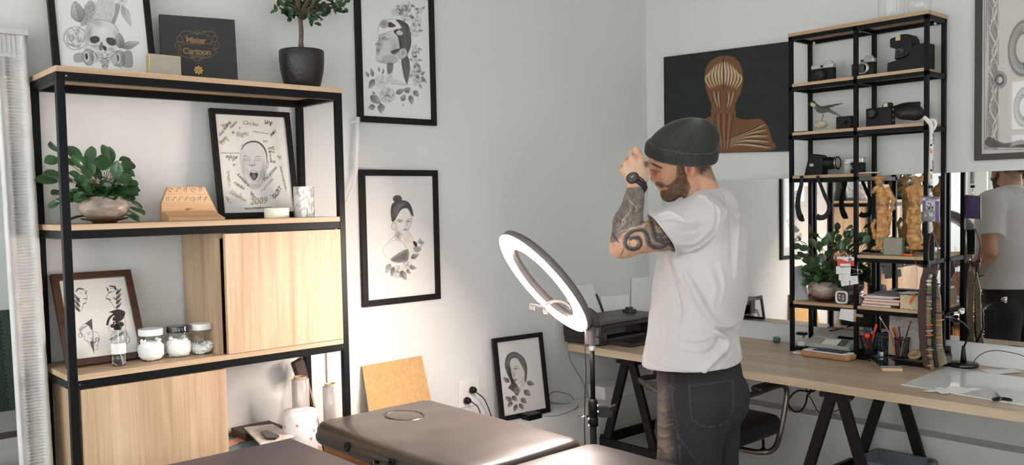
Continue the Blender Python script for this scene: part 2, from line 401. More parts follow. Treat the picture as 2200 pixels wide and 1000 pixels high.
# ---------------------------------------------------------------- mirror panel on the right wall
M_MIRR = mat('mirror_glass', (.86, .88, .87), .0, 1)
mth = .012; mx = lambda y: XB-.008-(y-1.2)*mth      # it hangs a touch proud of the wall at its far end
mr = MB().prism([(mx(.2), .2, .848), (mx(3.14), 3.14, .848), (mx(3.14), 3.14, 1.587), (mx(.2), .2, 1.587)], (.003, 0, 0)).build('wall_mirror', M_MIRR)
tag(mr, 'long frameless mirror on the right wall above the desk', 'mirror')
# ---------------------------------------------------------------- open shelf tower standing on the desk
bx0, bx1, by0, by1 = 3.787, 3.980, 1.582, 2.232; t2 = .018
sb = thing('shelf_tower', ((bx0+bx1)/2, (by0+by1)/2, DZ), 'black metal shelf tower with oak boards standing on the desk and holding cameras', 'shelf')
bym = 1.902
for x in (bx0, bx1-t2):
    for y in (by0, bym-t2/2, by1-t2):
        MB().box((x, y, DZ+.0005), (x+t2, y+t2, 2.252)).build('post', M_BLACKM, sb, bevel=.0015)
def blevel(z, y0, y1, th=.014, top=False, board=True):
    b = MB()
    for x in (bx0, bx1-t2): b.box((x+.001, y0, z-.018), (x+t2-.001, y1, z))
    for y in (y0, y1-t2): b.box((bx0, y+.001, z-.018), (bx1, y+t2-.001, z))
    if y1-y0 > .5: b.box((bx0, bym-t2/2+.001, z-.018), (bx1, bym+t2/2-.001, z))
    b.build('shelf_rail', M_BLACKM, sb)
    if board:
        if top: MB().box((bx0-.002, y0-.002, z), (bx1+.002, y1+.002, z+th)).build('shelf_board', M_OAKY, sb, bevel=.001)
        else:
            b = MB(); segs = [(y0, y1)] if y1-y0 < .5 else [(y0, bym-t2/2), (bym+t2/2, y1)]
            for p, q in segs: b.box((bx0+.002, p+t2*(p == y0), z), (bx1-.002, q-t2*(q == y1), z+th))
            b.build('shelf_board', M_OAKY, sb)
BZ = dict(a=2.253, b=2.016, c=1.786, d=1.581, e=1.213, f=.981)
blevel(BZ['a'], by0, by1, .016, top=True); blevel(BZ['b'], by0, by1); blevel(BZ['c'], by0, by1)
blevel(BZ['d'], bym-t2/2, by1); blevel(BZ['e'], by0, bym+t2/2); blevel(BZ['f'], by0, by1); blevel(.769, by0, by1, board=False)
for y in (1.62, 2.19): MB().ball((bx1-.03, y, 2.237), .006).build('screw', M_WHITE, sb)
BZ = {k: v+.014 for k, v in BZ.items()}; BZ['a'] += .002
# ---------------------------------------------------------------- massage table
MZ = .72
M_LEATH = mat('brown_leather', srgb(60, 53, 48), .36, bump=.12, bscale=110, spec=.5, coat=.12)
M_BOARD2 = mat('dark_board', srgb(70, 67, 70), .42)
mt = thing('massage_table', (1.78, 1.9, 0), 'dark brown leather massage table with a closed face hole, lit by the ring lamp', 'massage table')
def cushion(name, x0, x1, y0, y1, z1, th, rc, re, hole=None):
    """padded slab with rounded plan corners and soft edges"""
    cx, cy, hx, hy = (x0+x1)/2, (y0+y1)/2, (x1-x0)/2, (y1-y0)/2; zc = z1-th/2
    def fn(P):
        q = np.abs(P[..., :2]-np.array((cx, cy)))-np.array((hx, hy))+rc
        d2 = np.sqrt((np.maximum(q, 0)**2).sum(-1))+np.minimum(q.max(-1), 0)-rc
        w = np.stack([d2+re, np.abs(P[..., 2]-zc)-th/2+re], -1)
        f = np.sqrt((np.maximum(w, 0)**2).sum(-1))+np.minimum(w.max(-1), 0)-re
        f = f-.0035*np.exp(-(d2/-.12)**2)*0+.0012*vnoise(P, 23, 1)*(P[..., 2] > zc)
        f = f+.006*np.clip(1+d2/.10, 0, 1)**2*(P[..., 2] > zc)     # crown towards the middle
        if hole is not None:
            hxx, hyy, ha, hb = hole; e = np.sqrt(((P[..., 0]-hxx)/ha)**2+((P[..., 1]-hyy)/hb)**2)
            f = f+.012*np.exp(-((e-1)/.04)**2)*(P[..., 2] > zc)-.004*np.clip(1-e, 0, 1)*(P[..., 2] > zc)
        return f
    V, F = snet(fn, (x0-.02, y0-.02, z1-th-.02), (x1+.02, y1+.02, z1+.02), .005)
    return npmesh(name, V, F, M_LEATH, mt, relax=1)
cushion('head_section', 1.53, 2.065, 1.945, 2.83, MZ, .085, .06, .032, hole=(1.817, 2.644, .064, .082))
cushion('leg_section', 1.53, 2.065, .95, 1.935, MZ, .085, .06, .032)
M_DARKWOOD = wood('beech_dark', srgb(110, 66, 34), srgb(132, 84, 46), srgb(150, 98, 56), 'Y')
for y0, y1 in ((1.96, 2.78), (.98, 1.92)):
    MB().box((1.56, y0, .555), (1.59, y1, .634)).box((2.0, y0, .555), (2.03, y1, .634)).box((1.59, y0, .555), (2.0, y0+.03, .634)).box((1.59, y1-.03, .555), (2.0, y1, .634)).build('under_frame', M_DARKWOOD, mt)
for x in (1.60, 1.99):
    for y in (1.06, 1.84, 2.04, 2.70): MB().bar((x, y, .56), (x, y, .002), .035, .045).build('leg', M_DARKWOOD, mt, bevel=.003)
# eyelets, carry handle on the near side
for p in ((1.5295, 2.57), (1.5295, 2.30)):
    MB().lathe([(.017, -.001), (.017, .003), (.011, .005), (.009, .001), (.006, .001), (.006, -.001)], (p[0], p[1], MZ-.045), 20, (-1, 0, 0)).build('eyelet', M_BLACKP, mt)
MB().tube(smoothpts([(1.53, 2.38, .662), (1.505, 2.37, .672), (1.49, 2.34, .66), (1.487, 2.26, .642), (1.487, 2.14, .642), (1.49, 2.08, .66), (1.53, 2.06, .665)], 6), .006, 8).build('carry_handle', M_BLACKP, mt)
# side table in the foreground
st = thing('side_table', (1.05, 2.2, 0), 'dark grey flat-topped side table in front of the cabinet door', 'table')
MB().box((.55, 1.6, .715), (1.335, 2.595, .74)).build('table_top', M_BOARD2, st, bevel=.003)
for x in (.6, 1.29):
    for y in (1.65, 2.54): MB().bar((x, y, .715), (x, y, .002), .03).build('leg', M_BLACKM, st)
# ---------------------------------------------------------------- ring lamp on its stand
R3, U3, F3 = Vector(_r), Vector(_u), Vector(_f)
M_GREYP = mat('grey_plastic', srgb(104, 99, 96), .45)
M_DGREYP = mat('dark_grey_plastic', srgb(70, 67, 65), .45)
M_RING = mat('ring_diffuser', (1, 1, 1), .5, emit=RING_COLOR, estr=RING_STRENGTH)
LD = 3.2
rc = W(1166, 609, D=LD)
vray = (rc-Vector((0, 0, CH))).normalized()
maj = (R3*.667-U3*.745); maj = (maj-vray*maj.dot(vray)).normalized()
prp = vray.cross(maj).normalized()
if prp.dot(U3) > 0: prp = -prp
nrm = (prp*.965-vray*.25).normalized()      # direction the light faces
pole = W(1272, 750, D=LD)
rl = thing('ring_lamp', (pole.x, pole.y, 0), 'lit ring lamp on a black stand with an empty phone holder', 'lamp')
def ringbody(profile, n=96):
    a, b = maj, nrm.cross(maj); rings = []
    for j in range(n):
        t = 2*PI*j/n; d = a*math.cos(t)+b*math.sin(t)
        rings.append([rc+d*r+nrm*h for r, h in profile])
    return rings
MB().ring_loft(ringbody([(.161, .001), (.161, -.022), (.175, -.030), (.218, -.030), (.232, -.022), (.232, .001)]), False, True, True).build('housing', M_GREYP, rl)
MB().ring_loft(ringbody([(.163, .0012), (.163, .004), (.170, .007), (.223, .007), (.230, .004), (.230, .0012)]), False, True, True).build('diffuser', M_RING, rl)
# pole, sleeve, swivel head
px, py = pole.x, pole.y
pz = lambda y: W(1272, y, D=LD).z
MB().tube([(px, py, .75), (px, py, pz(752))], .0095, 14).build('upper_tube', M_BLACKM, rl)
MB().tube([(px, py, .12), (px, py, .77)], .0125, 14).build('lower_tube', M_BLACKM, rl)
MB().tube([(px, py, pz(754)), (px, py, pz(735))], .0115, 14).build('collar', M_WHITE, rl)
b = MB(); b.tube([(px, py, pz(742)), (px, py, pz(700))], .021, 16); b.obox((px, py, pz(722)), R3*.026, U3*.032, F3*.017)
hd = b.build('swivel_head', M_DGREYP, rl, bevel=.004)
b = MB(); hub = W(1275, 700, D=LD)
b.tube([hub-U3*.01, hub+U3*.03+R3*.004, W(1262, 668, D=LD+.01)], [.02, .023, .016], 14); b.build('swivel_arm', M_DGREYP, rl)
b = MB(); q = W(1288, 725, D=LD-.02); b.lathe([(.003, -.012), (.003, .012), (.009, .012), (.009, .018), (.004, .02)], q, 14, R3); b.obox(q+R3*.02, R3*.003, U3*.014, F3*.004); b.build('tilt_knob', M_BLACKP, hd)
# clamp half-way down
cz = W(1272, 880, D=LD).z
cl = MB().lathe([(.017, -.03), (.018, -.028), (.018, .028), (.017, .03)], (px, py, cz), 18).lathe([(.018, -.075), (.019, -.073), (.019, -.045), (.018, -.043)], (px, py, cz+.01), 18).build('clamp', M_BLACKM, rl)
for dz, sx in ((.014, 1), (-.008, 1), (-.035, -1), (-.06, -1)):
    MB().ball(Vector((px, py, cz+dz))+R3*.017*sx-F3*.018, .0055, 12, 8).build('bolt', M_CHROME, rl)
b = MB(); q = Vector((px, py, cz-.03)); b.tube([q-R3*.018, q-R3*.045], .005, 8); b.obox(q-R3*.047+U3*.003, R3*.010, U3*.003, F3*.004); b.build('wing_nut', M_CHROME, rl)
b = MB(); q = Vector((px, py, cz-.012)); b.obox(q+R3*.045, R3*.026, (U3+F3*.3)*.018, F3*.014); b.obox(q+R3*.07+U3*.014, (R3+U3*.4)*.014, U3*.01, F3*.012); b.build('clamp_lever', M_BLACKP, rl, bevel=.003)
for k in range(3):
    a = 2*PI*k/3+math.radians(115); d = Vector((math.cos(a), math.sin(a), 0))
    MB().bar((px+d.x*.01, py+d.y*.01, .45), (px+d.x*.28, py+d.y*.28, .012), .018, .012).build('leg', M_BLACKM, rl, bevel=.002)
    MB().bar((px+d.x*.01, py+d.y*.01, .18), (px+d.x*.15, py+d.y*.15, .22), .01, .006).build('brace', M_BLACKM, rl)
MB().tube([(px, py, .10), (px, py, .47)], .016, 14).build('tripod_hub', M_BLACKP, rl)
# phone holder on a gooseneck
b = MB(); b.tube(smoothpts([W(1228, 664, D=LD+.02), W(1222, 655, D=LD-.02), W(1205, 648, D=LD-.03), W(1188, 648, D=LD-.03), W(1172, 655, D=LD-.02)], 6), .0055, 10)
b.build('gooseneck', M_GREYP, rl)
ph = MB(); ph.bar(W(1143, 655, D=LD-.02), W(1173, 663, D=LD-.02), .02, .008); ph.bar(W(1143, 653, D=LD-.02), W(1142, 668, D=LD-.03), .02, .006); ph.bar(W(1168, 662, D=LD-.02), W(1172, 676, D=LD-.03), .02, .006)
ph.build('phone_holder', M_DGREYP, rl, bevel=.0015)
MB().ball(W(1160, 651, D=LD-.03), .006).build('screw', M_CHROME, rl)
# its power cable
cb = [W(1257, 700, D=LD-.005)]+[W(x, y, D=LD-.02) for x, y in ((1257, 760), (1259, 800), (1257, 850), (1256, 900), (1257, 960))]+[Vector((px-.06, py-.02, .3)), Vector((px-.05, py-.05, .01)), Vector((px+.3, py+.2, .01))]
MB().tube(smoothpts(cb, 6), .0022, 6).build('power_cable', M_CABLE, rl)
# ---------------------------------------------------------------- hand-drawn pictures: soft pencil painter on a fine grid
class Paint:
    def __init__(s, x, y, base):
        s.x, s.y = x, y; s.c = np.tile(np.array(base, float), (len(x), 1))
    def bl(s, idx, a, col):
        col = np.array(col if hasattr(col, '__len__') else (col, col*.99, col*.97), float)
        s.c[idx] = s.c[idx]*(1-a[:, None])+col*a[:, None]
    def box(s, x0, x1, y0, y1): return np.nonzero((s.x > x0) & (s.x < x1) & (s.y > y0) & (s.y < y1))[0]
    def segd(s, i, p, q):
        x, y = s.x[i], s.y[i]; dx, dy = q[0]-p[0], q[1]-p[1]
        t = np.clip(((x-p[0])*dx+(y-p[1])*dy)/(dx*dx+dy*dy+1e-9), 0, 1)
        return np.hypot(x-p[0]-t*dx, y-p[1]-t*dy), t
    def stroke(s, pts, w, col, a=1, sm=5, soft=None, taper=False):
        if sm: pts = [(v.x, v.y) for v in smoothpts([(p[0], p[1], 0) for p in pts], sm)]
        soft = soft or w*.6; m = w+soft*2; P = np.array(pts)
        i = s.box(P[:, 0].min()-m, P[:, 0].max()+m, P[:, 1].min()-m, P[:, 1].max()+m)
        if not len(i): return
        best = np.zeros(len(i)); n = len(pts)-1
        for k in range(n):
            j = np.nonzero((s.x[i] > min(P[k, 0], P[k+1, 0])-m) & (s.x[i] < max(P[k, 0], P[k+1, 0])+m) & (s.y[i] > min(P[k, 1], P[k+1, 1])-m) & (s.y[i] < max(P[k, 1], P[k+1, 1])+m))[0]
            if not len(j): continue
            d, t = s.segd(i[j], pts[k], pts[k+1]); ww = w/2
            if taper: u = (k+t)/n; ww = w/2*np.sin(PI*np.clip(u*.94+.03, 0, 1))**.7
            best[j] = np.maximum(best[j], np.clip((ww-d)/soft+.5, 0, 1))
        s.bl(i, best*a, col)
    def inside(s, i, P):
        x, y = s.x[i], s.y[i]; ins = np.zeros(len(i), bool); n = len(P)
        for k in range(n):
            x1, y1 = P[k]; x2, y2 = P[(k+1) % n]
            if y1 == y2: continue
            c = ((y1 > y) != (y2 > y)) & (x < (x2-x1)*(y-y1)/(y2-y1)+x1); ins ^= c
        return ins
    def poly(s, pts, col, a=1, soft=1.5, sm=4, grad=None, tex=0):
        if sm: pts = [(v.x, v.y) for v in smoothpts([(p[0], p[1], 0) for p in pts], sm, True)]
        P = np.array(pts); m = soft*2
        i = s.box(P[:, 0].min()-m, P[:, 0].max()+m, P[:, 1].min()-m, P[:, 1].max()+m)
        if not len(i): return
        ins = s.inside(i, P); d = np.full(len(i), 1e9)
        for k in range(len(P)): d = np.minimum(d, s.segd(i, P[k], P[(k+1) % len(P)])[0])
        al = np.clip(np.where(ins, d, -d)/soft+.5, 0, 1)*a
        if grad is not None:      # (x0,y0,x1,y1): opacity falls from the first point to the second
            x0, y0, x1, y1 = grad; t = np.clip(((s.x[i]-x0)*(x1-x0)+(s.y[i]-y0)*(y1-y0))/((x1-x0)**2+(y1-y0)**2), 0, 1); al = al*(1-t)
        if tex: al = al*(1-tex*(.5+.5*np.sin(s.x[i]*1.9+3*np.sin(s.y[i]*.31))*np.sin(s.y[i]*.9+2*np.sin(s.x[i]*.4))))
        s.bl(i, al, col)
    def ell(s, cx, cy, rx, ry, col, a=1, rot=0, soft=.15, ring=0):
        m = max(rx, ry)*1.5; i = s.box(cx-m, cx+m, cy-m, cy+m)
        if not len(i): return
        c, sn = math.cos(rot), math.sin(rot); u = (s.x[i]-cx)*c+(s.y[i]-cy)*sn; v = -(s.x[i]-cx)*sn+(s.y[i]-cy)*c
        e = np.hypot(u/rx, v/ry)
        al = np.clip((ring/2-np.abs(e-1))/soft+.5, 0, 1) if ring else np.clip((1-e)/soft+.5, 0, 1)
        s.bl(i, al*a, col)
    def blob(s, cx, cy, rx, ry, col, a=.5, rot=0):
        m = max(rx, ry)*2.6; i = s.box(cx-m, cx+m, cy-m, cy+m)
        if not len(i): return
        c, sn = math.cos(rot), math.sin(rot); u = (s.x[i]-cx)*c+(s.y[i]-cy)*sn; v = -(s.x[i]-cx)*sn+(s.y[i]-cy)*c
        s.bl(i, np.exp(-(u/rx)**2-(v/ry)**2)*a, col)
    def leaf(s, b, t, w, col=120, a=.8, dark=70):
        bx, by = b; tx, ty = t; dx, dy = tx-bx, ty-by; L = math.hypot(dx, dy); nx, ny = -dy/L, dx/L
        P = [(bx, by), (bx+dx*.3+nx*w, by+dy*.3+ny*w), (bx+dx*.65+nx*w*.8, by+dy*.65+ny*w*.8), (tx, ty), (bx+dx*.65-nx*w*.8, by+dy*.65-ny*w*.8), (bx+dx*.3-nx*w, by+dy*.3-ny*w)]
        s.poly(P, col, a*.55, sm=3); s.poly(P, dark, a*.7, sm=3, grad=(bx, by, bx+dx*.8, by+dy*.8))
        half = [(bx, by), (bx+dx*.3+nx*w, by+dy*.3+ny*w), (bx+dx*.65+nx*w*.8, by+dy*.65+ny*w*.8), (tx, ty)]
        s.poly(half, dark, a*.3, sm=0); s.stroke([b, t], max(.8, w*.12), 60, .5*a, sm=0)
        s.stroke(P+[P[0]], max(.8, w*.14), dark, .6*a, sm=3)
        for k in (.3, .5, .7):
            for sg in (-1, 1): s.stroke([(bx+dx*k, by+dy*k), (bx+dx*(k+.15)+nx*w*.7*sg, by+dy*(k+.15)+ny*w*.7*sg)], max(.6, w*.08), dark, .35*a, sm=0)
    def rose(s, cx, cy, r, col=150, a=.6):
        s.ell(cx, cy, r, r, 215, a*.6, soft=.3)
        for k, (rr, n) in enumerate(((1, 5), (.72, 4), (.45, 3), (.22, 2))):
            for j in range(n):
                t0 = 2*PI*j/n+k*.8; pts = [(cx+math.cos(t0+u)*r*rr*(1+.06*math.sin(u*3)), cy+math.sin(t0+u)*r*rr) for u in (0, .5, 1, 1.4)]
                s.stroke(pts, max(1, r*.06), 80, a, taper=True)
                s.blob(cx+math.cos(t0+1.2)*r*rr*.85, cy+math.sin(t0+1.2)*r*rr*.85, r*.2, r*.13, 90, a*.6, t0+1.2+PI/2)
        s.blob(cx, cy, r*.18, r*.18, 60, a)
    def hair(s, pts_a, pts_b, n, w, col, a, jit=2, seed=1):
        rg = random.Random(seed)
        for k in range(n):
            t = (k+rg.random()*.6)/n
            pts = [(p[0]*(1-t)+q[0]*t+rg.uniform(-jit, jit), p[1]*(1-t)+q[1]*t+rg.uniform(-jit, jit)) for p, q in zip(pts_a, pts_b)]
            s.stroke(pts, w*rg.uniform(.6, 1.4), col*rg.uniform(.7, 1.3), a, taper=True, sm=4)
def VP(w):      # world points (N,3) -> photo coordinates, used to trace the drawings
    q = w-np.array((0, 0, CH)); d = q@_f
    return 1100+CF*(q@_r)/d, CCY-CF*(q@_u)/d
M_PRINT = vcmat('print_paper', .75, .25)
def picture(label, BL, BR, TL, fw, paint, crop, fmat, thick=.018, mat_w=0, base=(226, 226, 223), n=(170, 250), glass=True, nm='framed_picture', cat='picture frame', group=None, sc=1, backing=True):
    """frame from three outer corners; the drawing is painted on the sheet inside it"""
    BL, BR, TL = Vector(BL), Vector(BR), Vector(TL); ex = (BR-BL); ey = (TL-BL); wd_, ht = ex.length, ey.length
    ex.normalize(); ey = (ey-ex*ey.dot(ex)).normalized(); ez = ex.cross(ey)
    if ez.dot(Vector((0, 0, CH))-BL) < 0: ez = -ez
    t = thing(nm, (BL+BR)/2, label, cat, group)
    b = MB()
    def pt(u, v, w=0): return BL+ex*u+ey*v+ez*w
    for (u0, v0, u1, v1) in ((0, 0, wd_, fw), (0, ht-fw, wd_, ht), (0, fw, fw, ht-fw), (wd_-fw, fw, wd_, ht-fw)):
        b.obox(pt((u0+u1)/2, (v0+v1)/2, thick/2), ex*(u1-u0)/2, ey*(v1-v0)/2, ez*thick/2)
    fr = b.build('frame', fmat, t, bevel=.0012)
    if backing: MB().obox(pt(wd_/2, ht/2, thick*.2), ex*(wd_/2-fw*.6), ey*(ht/2-fw*.6), ez*.002).build('backing_board', M_BLACKMAT, t)
    nx, ny = n; us = np.linspace(fw*.9, wd_-fw*.9, nx); vs = np.linspace(fw*.9, ht-fw*.9, ny)
    Ug, Vg = np.meshgrid(us, vs); Pw = np.array(BL)+Ug.reshape(-1, 1)*np.array(ex)+Vg.reshape(-1, 1)*np.array(ey)+np.array(ez)*thick*.42
    gx, gy = VP(Pw); gx = (gx-crop[0])*crop[2]; gy = (gy-crop[1])*crop[2]
    pa = Paint(gx, gy, base); paint(pa)
    a = np.arange((nx-1)*(ny-1)); r0 = a//(nx-1)*nx+a % (nx-1); F = np.stack([r0, r0+1, r0+nx+1, r0+nx], 1)
    if ex.cross(ey).dot(ez) < 0: F = F[:, ::-1]
    npmesh('drawing', Pw, F, M_PRINT, t, color=lin(np.clip(pa.c, 0, 255)), smooth=False)
    if glass:
        g = MB(); g.quad(pt(fw*.9, fw*.9, thick*.7), pt(wd_-fw*.9, fw*.9, thick*.7), pt(wd_-fw*.9, ht-fw*.9, thick*.7), pt(fw*.9, ht-fw*.9, thick*.7)).build('glass_pane', M_GLASS, t)
    return t, pt
def art_goggles(p):
    L = p.leaf
    p.poly([(205,275),(290,245),(355,300),(365,420),(345,480),(310,500),(300,600),(420,665),(330,660),(262,640),(262,500),(215,485),(178,460),(185,430),(175,400),(182,360),(172,345),(195,310)], 205, .8, 4)
    p.blob(240, 300, 40, 16, 90, .6); p.blob(262, 290, 22, 10, 235, .8); p.blob(195, 345, 18, 12, 90, .6); p.blob(192, 395, 12, 22, 80, .6); p.blob(222, 480, 40, 8, 130, .5)
    p.blob(320, 370, 30, 60, 150, .5); p.poly([(292,398),(362,380),(330,420),(300,420)], 60, .85, 3); p.poly([(262,495),(305,495),(300,560),(275,580),(262,560)], 95, .75, 4)
    p.poly([(330,155),(385,165),(430,205),(448,290),(445,360),(425,415),(400,460),(372,420),(360,380),(345,290),(310,245),(345,215)], 52, .93, 3)
    p.hair([(335,160),(400,230),(410,400)], [(345,240),(370,300),(380,420)], 16, 3, 105, .45, seed=3); p.hair([(350,160),(440,230),(430,400)], [(340,200),(400,300),(400,420)], 12, 2.5, 140, .35, seed=6)
    p.poly([(372,470),(420,440),(440,520),(430,600),(415,660),(395,600)], 62, .88, 4); p.hair([(385,460),(405,560),(415,655)], [(425,450),(435,520),(415,650)], 12, 3, 130, .5, seed=4)
    p.poly([(190,270),(195,210),(225,165),(275,150),(330,160),(370,218),(300,225),(215,265)], 228, 1, 3); p.stroke([(190,270),(195,210),(225,165),(275,150),(335,158),(375,218),(300,228),(192,275)], 3, 90, .6)
    p.ell(238, 188, 34, 30, 175, .9); p.ell(238, 188, 34, 30, 120, .7, ring=.15); p.ell(236, 186, 20, 19, 140, .8); p.poly([(280,170),(330,205),(272,212)], 50, .9, 3); p.stroke([(195,268),(270,240),(372,215)], 8, 235, .9); p.stroke([(200,276),(275,248),(350,228)], 3, 80, .6)
    p.ell(358, 258, 26, 18, 225, .95, .2); p.stroke([(335,255),(355,265),(380,250)], 3, 110, .7); p.stroke([(352,218),(356,245)], 6, 220, .9)
    p.ell(383, 418, 34, 42, 200, 1, .3); p.ell(383, 418, 34, 42, 90, .6, .3, ring=.12); p.blob(386, 412, 14, 24, 120, .5, .3)
    p.stroke([(196,278),(199,310),(187,333),(172,350),(188,362),(183,372),(175,384),(187,394),(175,405),(186,418),(175,440),(181,466),(215,488),(262,498),(310,496),(345,470)], 3.2, 70, .8); p.stroke([(222,296),(240,288),(262,294)], 4, 55, .8, taper=True); p.stroke([(215,283),(240,268),(285,278)], 4, 60, .6, taper=True); p.stroke([(178,388),(196,392),(210,390)], 4, 60, .8, taper=True); p.stroke([(187,352),(200,358),(204,345)], 3, 70, .7); p.poly([(200,300),(230,330),(225,370),(205,385),(196,350)], 130, .35, 8); p.poly([(230,440),(300,430),(340,460),(300,492),(230,485)], 140, .4, 10)
    p.stroke([(310,490),(300,580),(262,640)], 3, 120, .6); p.stroke([(378,470),(385,580),(420,660)], 3, 90, .7); p.stroke([(300,655),(360,660),(425,662)], 3, 120, .6)
    rg = random.Random(2)
    for cx, cy, r in ((330,90,34),(410,120,44),(490,160,40),(475,240,46),(380,60,30),(430,40,26),(520,80,22),(480,380,30),(480,470,30),(500,600,44),(470,560,40),(500,640,36)):
        p.rose(cx, cy, r, a=.38)
        for k in range(4):
            t = rg.uniform(0, 6.3); L((cx+math.cos(t)*r*.7, cy+math.sin(t)*r*.7), (cx+math.cos(t)*(r+26), cy+math.sin(t)*(r+26)), 9, 130, .55)
    p.rose(262, 745, 56, a=.62); p.rose(215, 640, 50, a=.3)
    for b, t, w in (((118,600),(92,560),12),((150,600),(135,535),14),((160,620),(120,690),22),((200,560),(192,520),8),((225,580),(235,535),8),((130,750),(210,810),28),((165,830),(115,845),22),((215,810),(212,885),26),((160,740),(150,715),10),((330,730),(395,700),20),((400,720),(440,690),22),((375,790),(400,740),20),((440,745),(455,815),20),((470,710),(505,755),20),((385,815),(388,832),6),((530,600),(570,650),12),((500,500),(520,545),10),((470,450),(500,430),9)): L(b, t, w)
def art_bun(p):
    p.poly([(235,380),(262,360),(330,290),(378,330),(385,360),(372,410),(340,450),(318,470),(280,470),(262,430)], 216, .85, 4)
    p.poly([(228,300),(240,255),(290,232),(345,240),(375,280),(388,345),(370,330),(345,290),(300,300),(262,365),(240,385),(230,350)], 55, .92, 3)
    p.ell(275, 222, 32, 26, 52, .95); p.hair([(235,350),(250,280),(300,240)], [(270,350),(290,290),(345,250)], 16, 3, 125, .5, seed=5); p.ell(275, 222, 20, 14, 110, .4, ring=.3)
    p.stroke([(272,372),(292,366),(310,376)], 3.5, 60, .8); p.blob(292, 380, 16, 6, 60, .7); p.stroke([(345,365),(365,362)], 3, 70, .7); p.blob(352, 380, 14, 6, 60, .7); p.stroke([(335,380),(342,410),(330,418)], 2.5, 120, .6); p.blob(330, 440, 16, 6, 90, .6)
    p.stroke([(262,380),(268,430),(282,462),(318,472),(345,450),(366,412),(374,360),(366,330)], 3, 90, .7); p.stroke([(318,432),(332,436),(346,430)], 3.5, 70, .8, taper=True); p.blob(345, 400, 14, 30, 150, .35)
    p.ell(250, 415, 18, 26, 205, .9); p.ell(250, 415, 18, 26, 100, .5, ring=.2)
    p.stroke([(262,440),(258,480),(215,520),(185,560)], 3, 110, .6); p.stroke([(185,560),(175,600),(235,660)], 3, 150, .5); p.stroke([(270,480),(320,540),(345,580)], 3, 110, .7); p.blob(280, 480, 22, 30, 110, .6); p.stroke([(225,525),(270,510),(300,530)], 2.5, 130, .5)
    p.poly([(308,470),(345,450),(375,480),(385,540),(392,600),(380,655),(350,650),(345,580),(320,530)], 214, .9, 4)
    for k in range(4): p.stroke([(315+k*14, 470-k*3), (322+k*12, 505), (330+k*11, 528)], 2.2, 110, .55)
    p.stroke([(345,450),(378,490),(392,560),(380,650)], 2.5, 120, .6); p.poly([(232,640),(345,575),(350,655),(300,672),(248,668)], 110, .75, 3)
    p.hair([(240,645),(250,665)], [(345,582),(348,655)], 22, 4, 60, .6, seed=7); p.poly([(385,520),(410,530),(412,560),(392,548)], 30, .9, 2)
    p.poly([(388,560),(435,560),(440,585),(405,600)], 120, .7, 3); p.leaf((430,540),(435,500),14, a=.5); p.leaf((440,540),(462,520),12, a=.5); p.leaf((440,548),(450,556),8, a=.5)
    p.leaf((370,640),(425,612),16, dark=55); p.leaf((225,680),(195,745),20, a=.55); p.rose(275, 735, 42, a=.6); p.leaf((300,730),(335,790),22); p.rose(345, 690, 30, a=.55); p.leaf((360,700),(408,712),14); p.leaf((250,700),(232,768),14); p.leaf((340,720),(365,750),12)
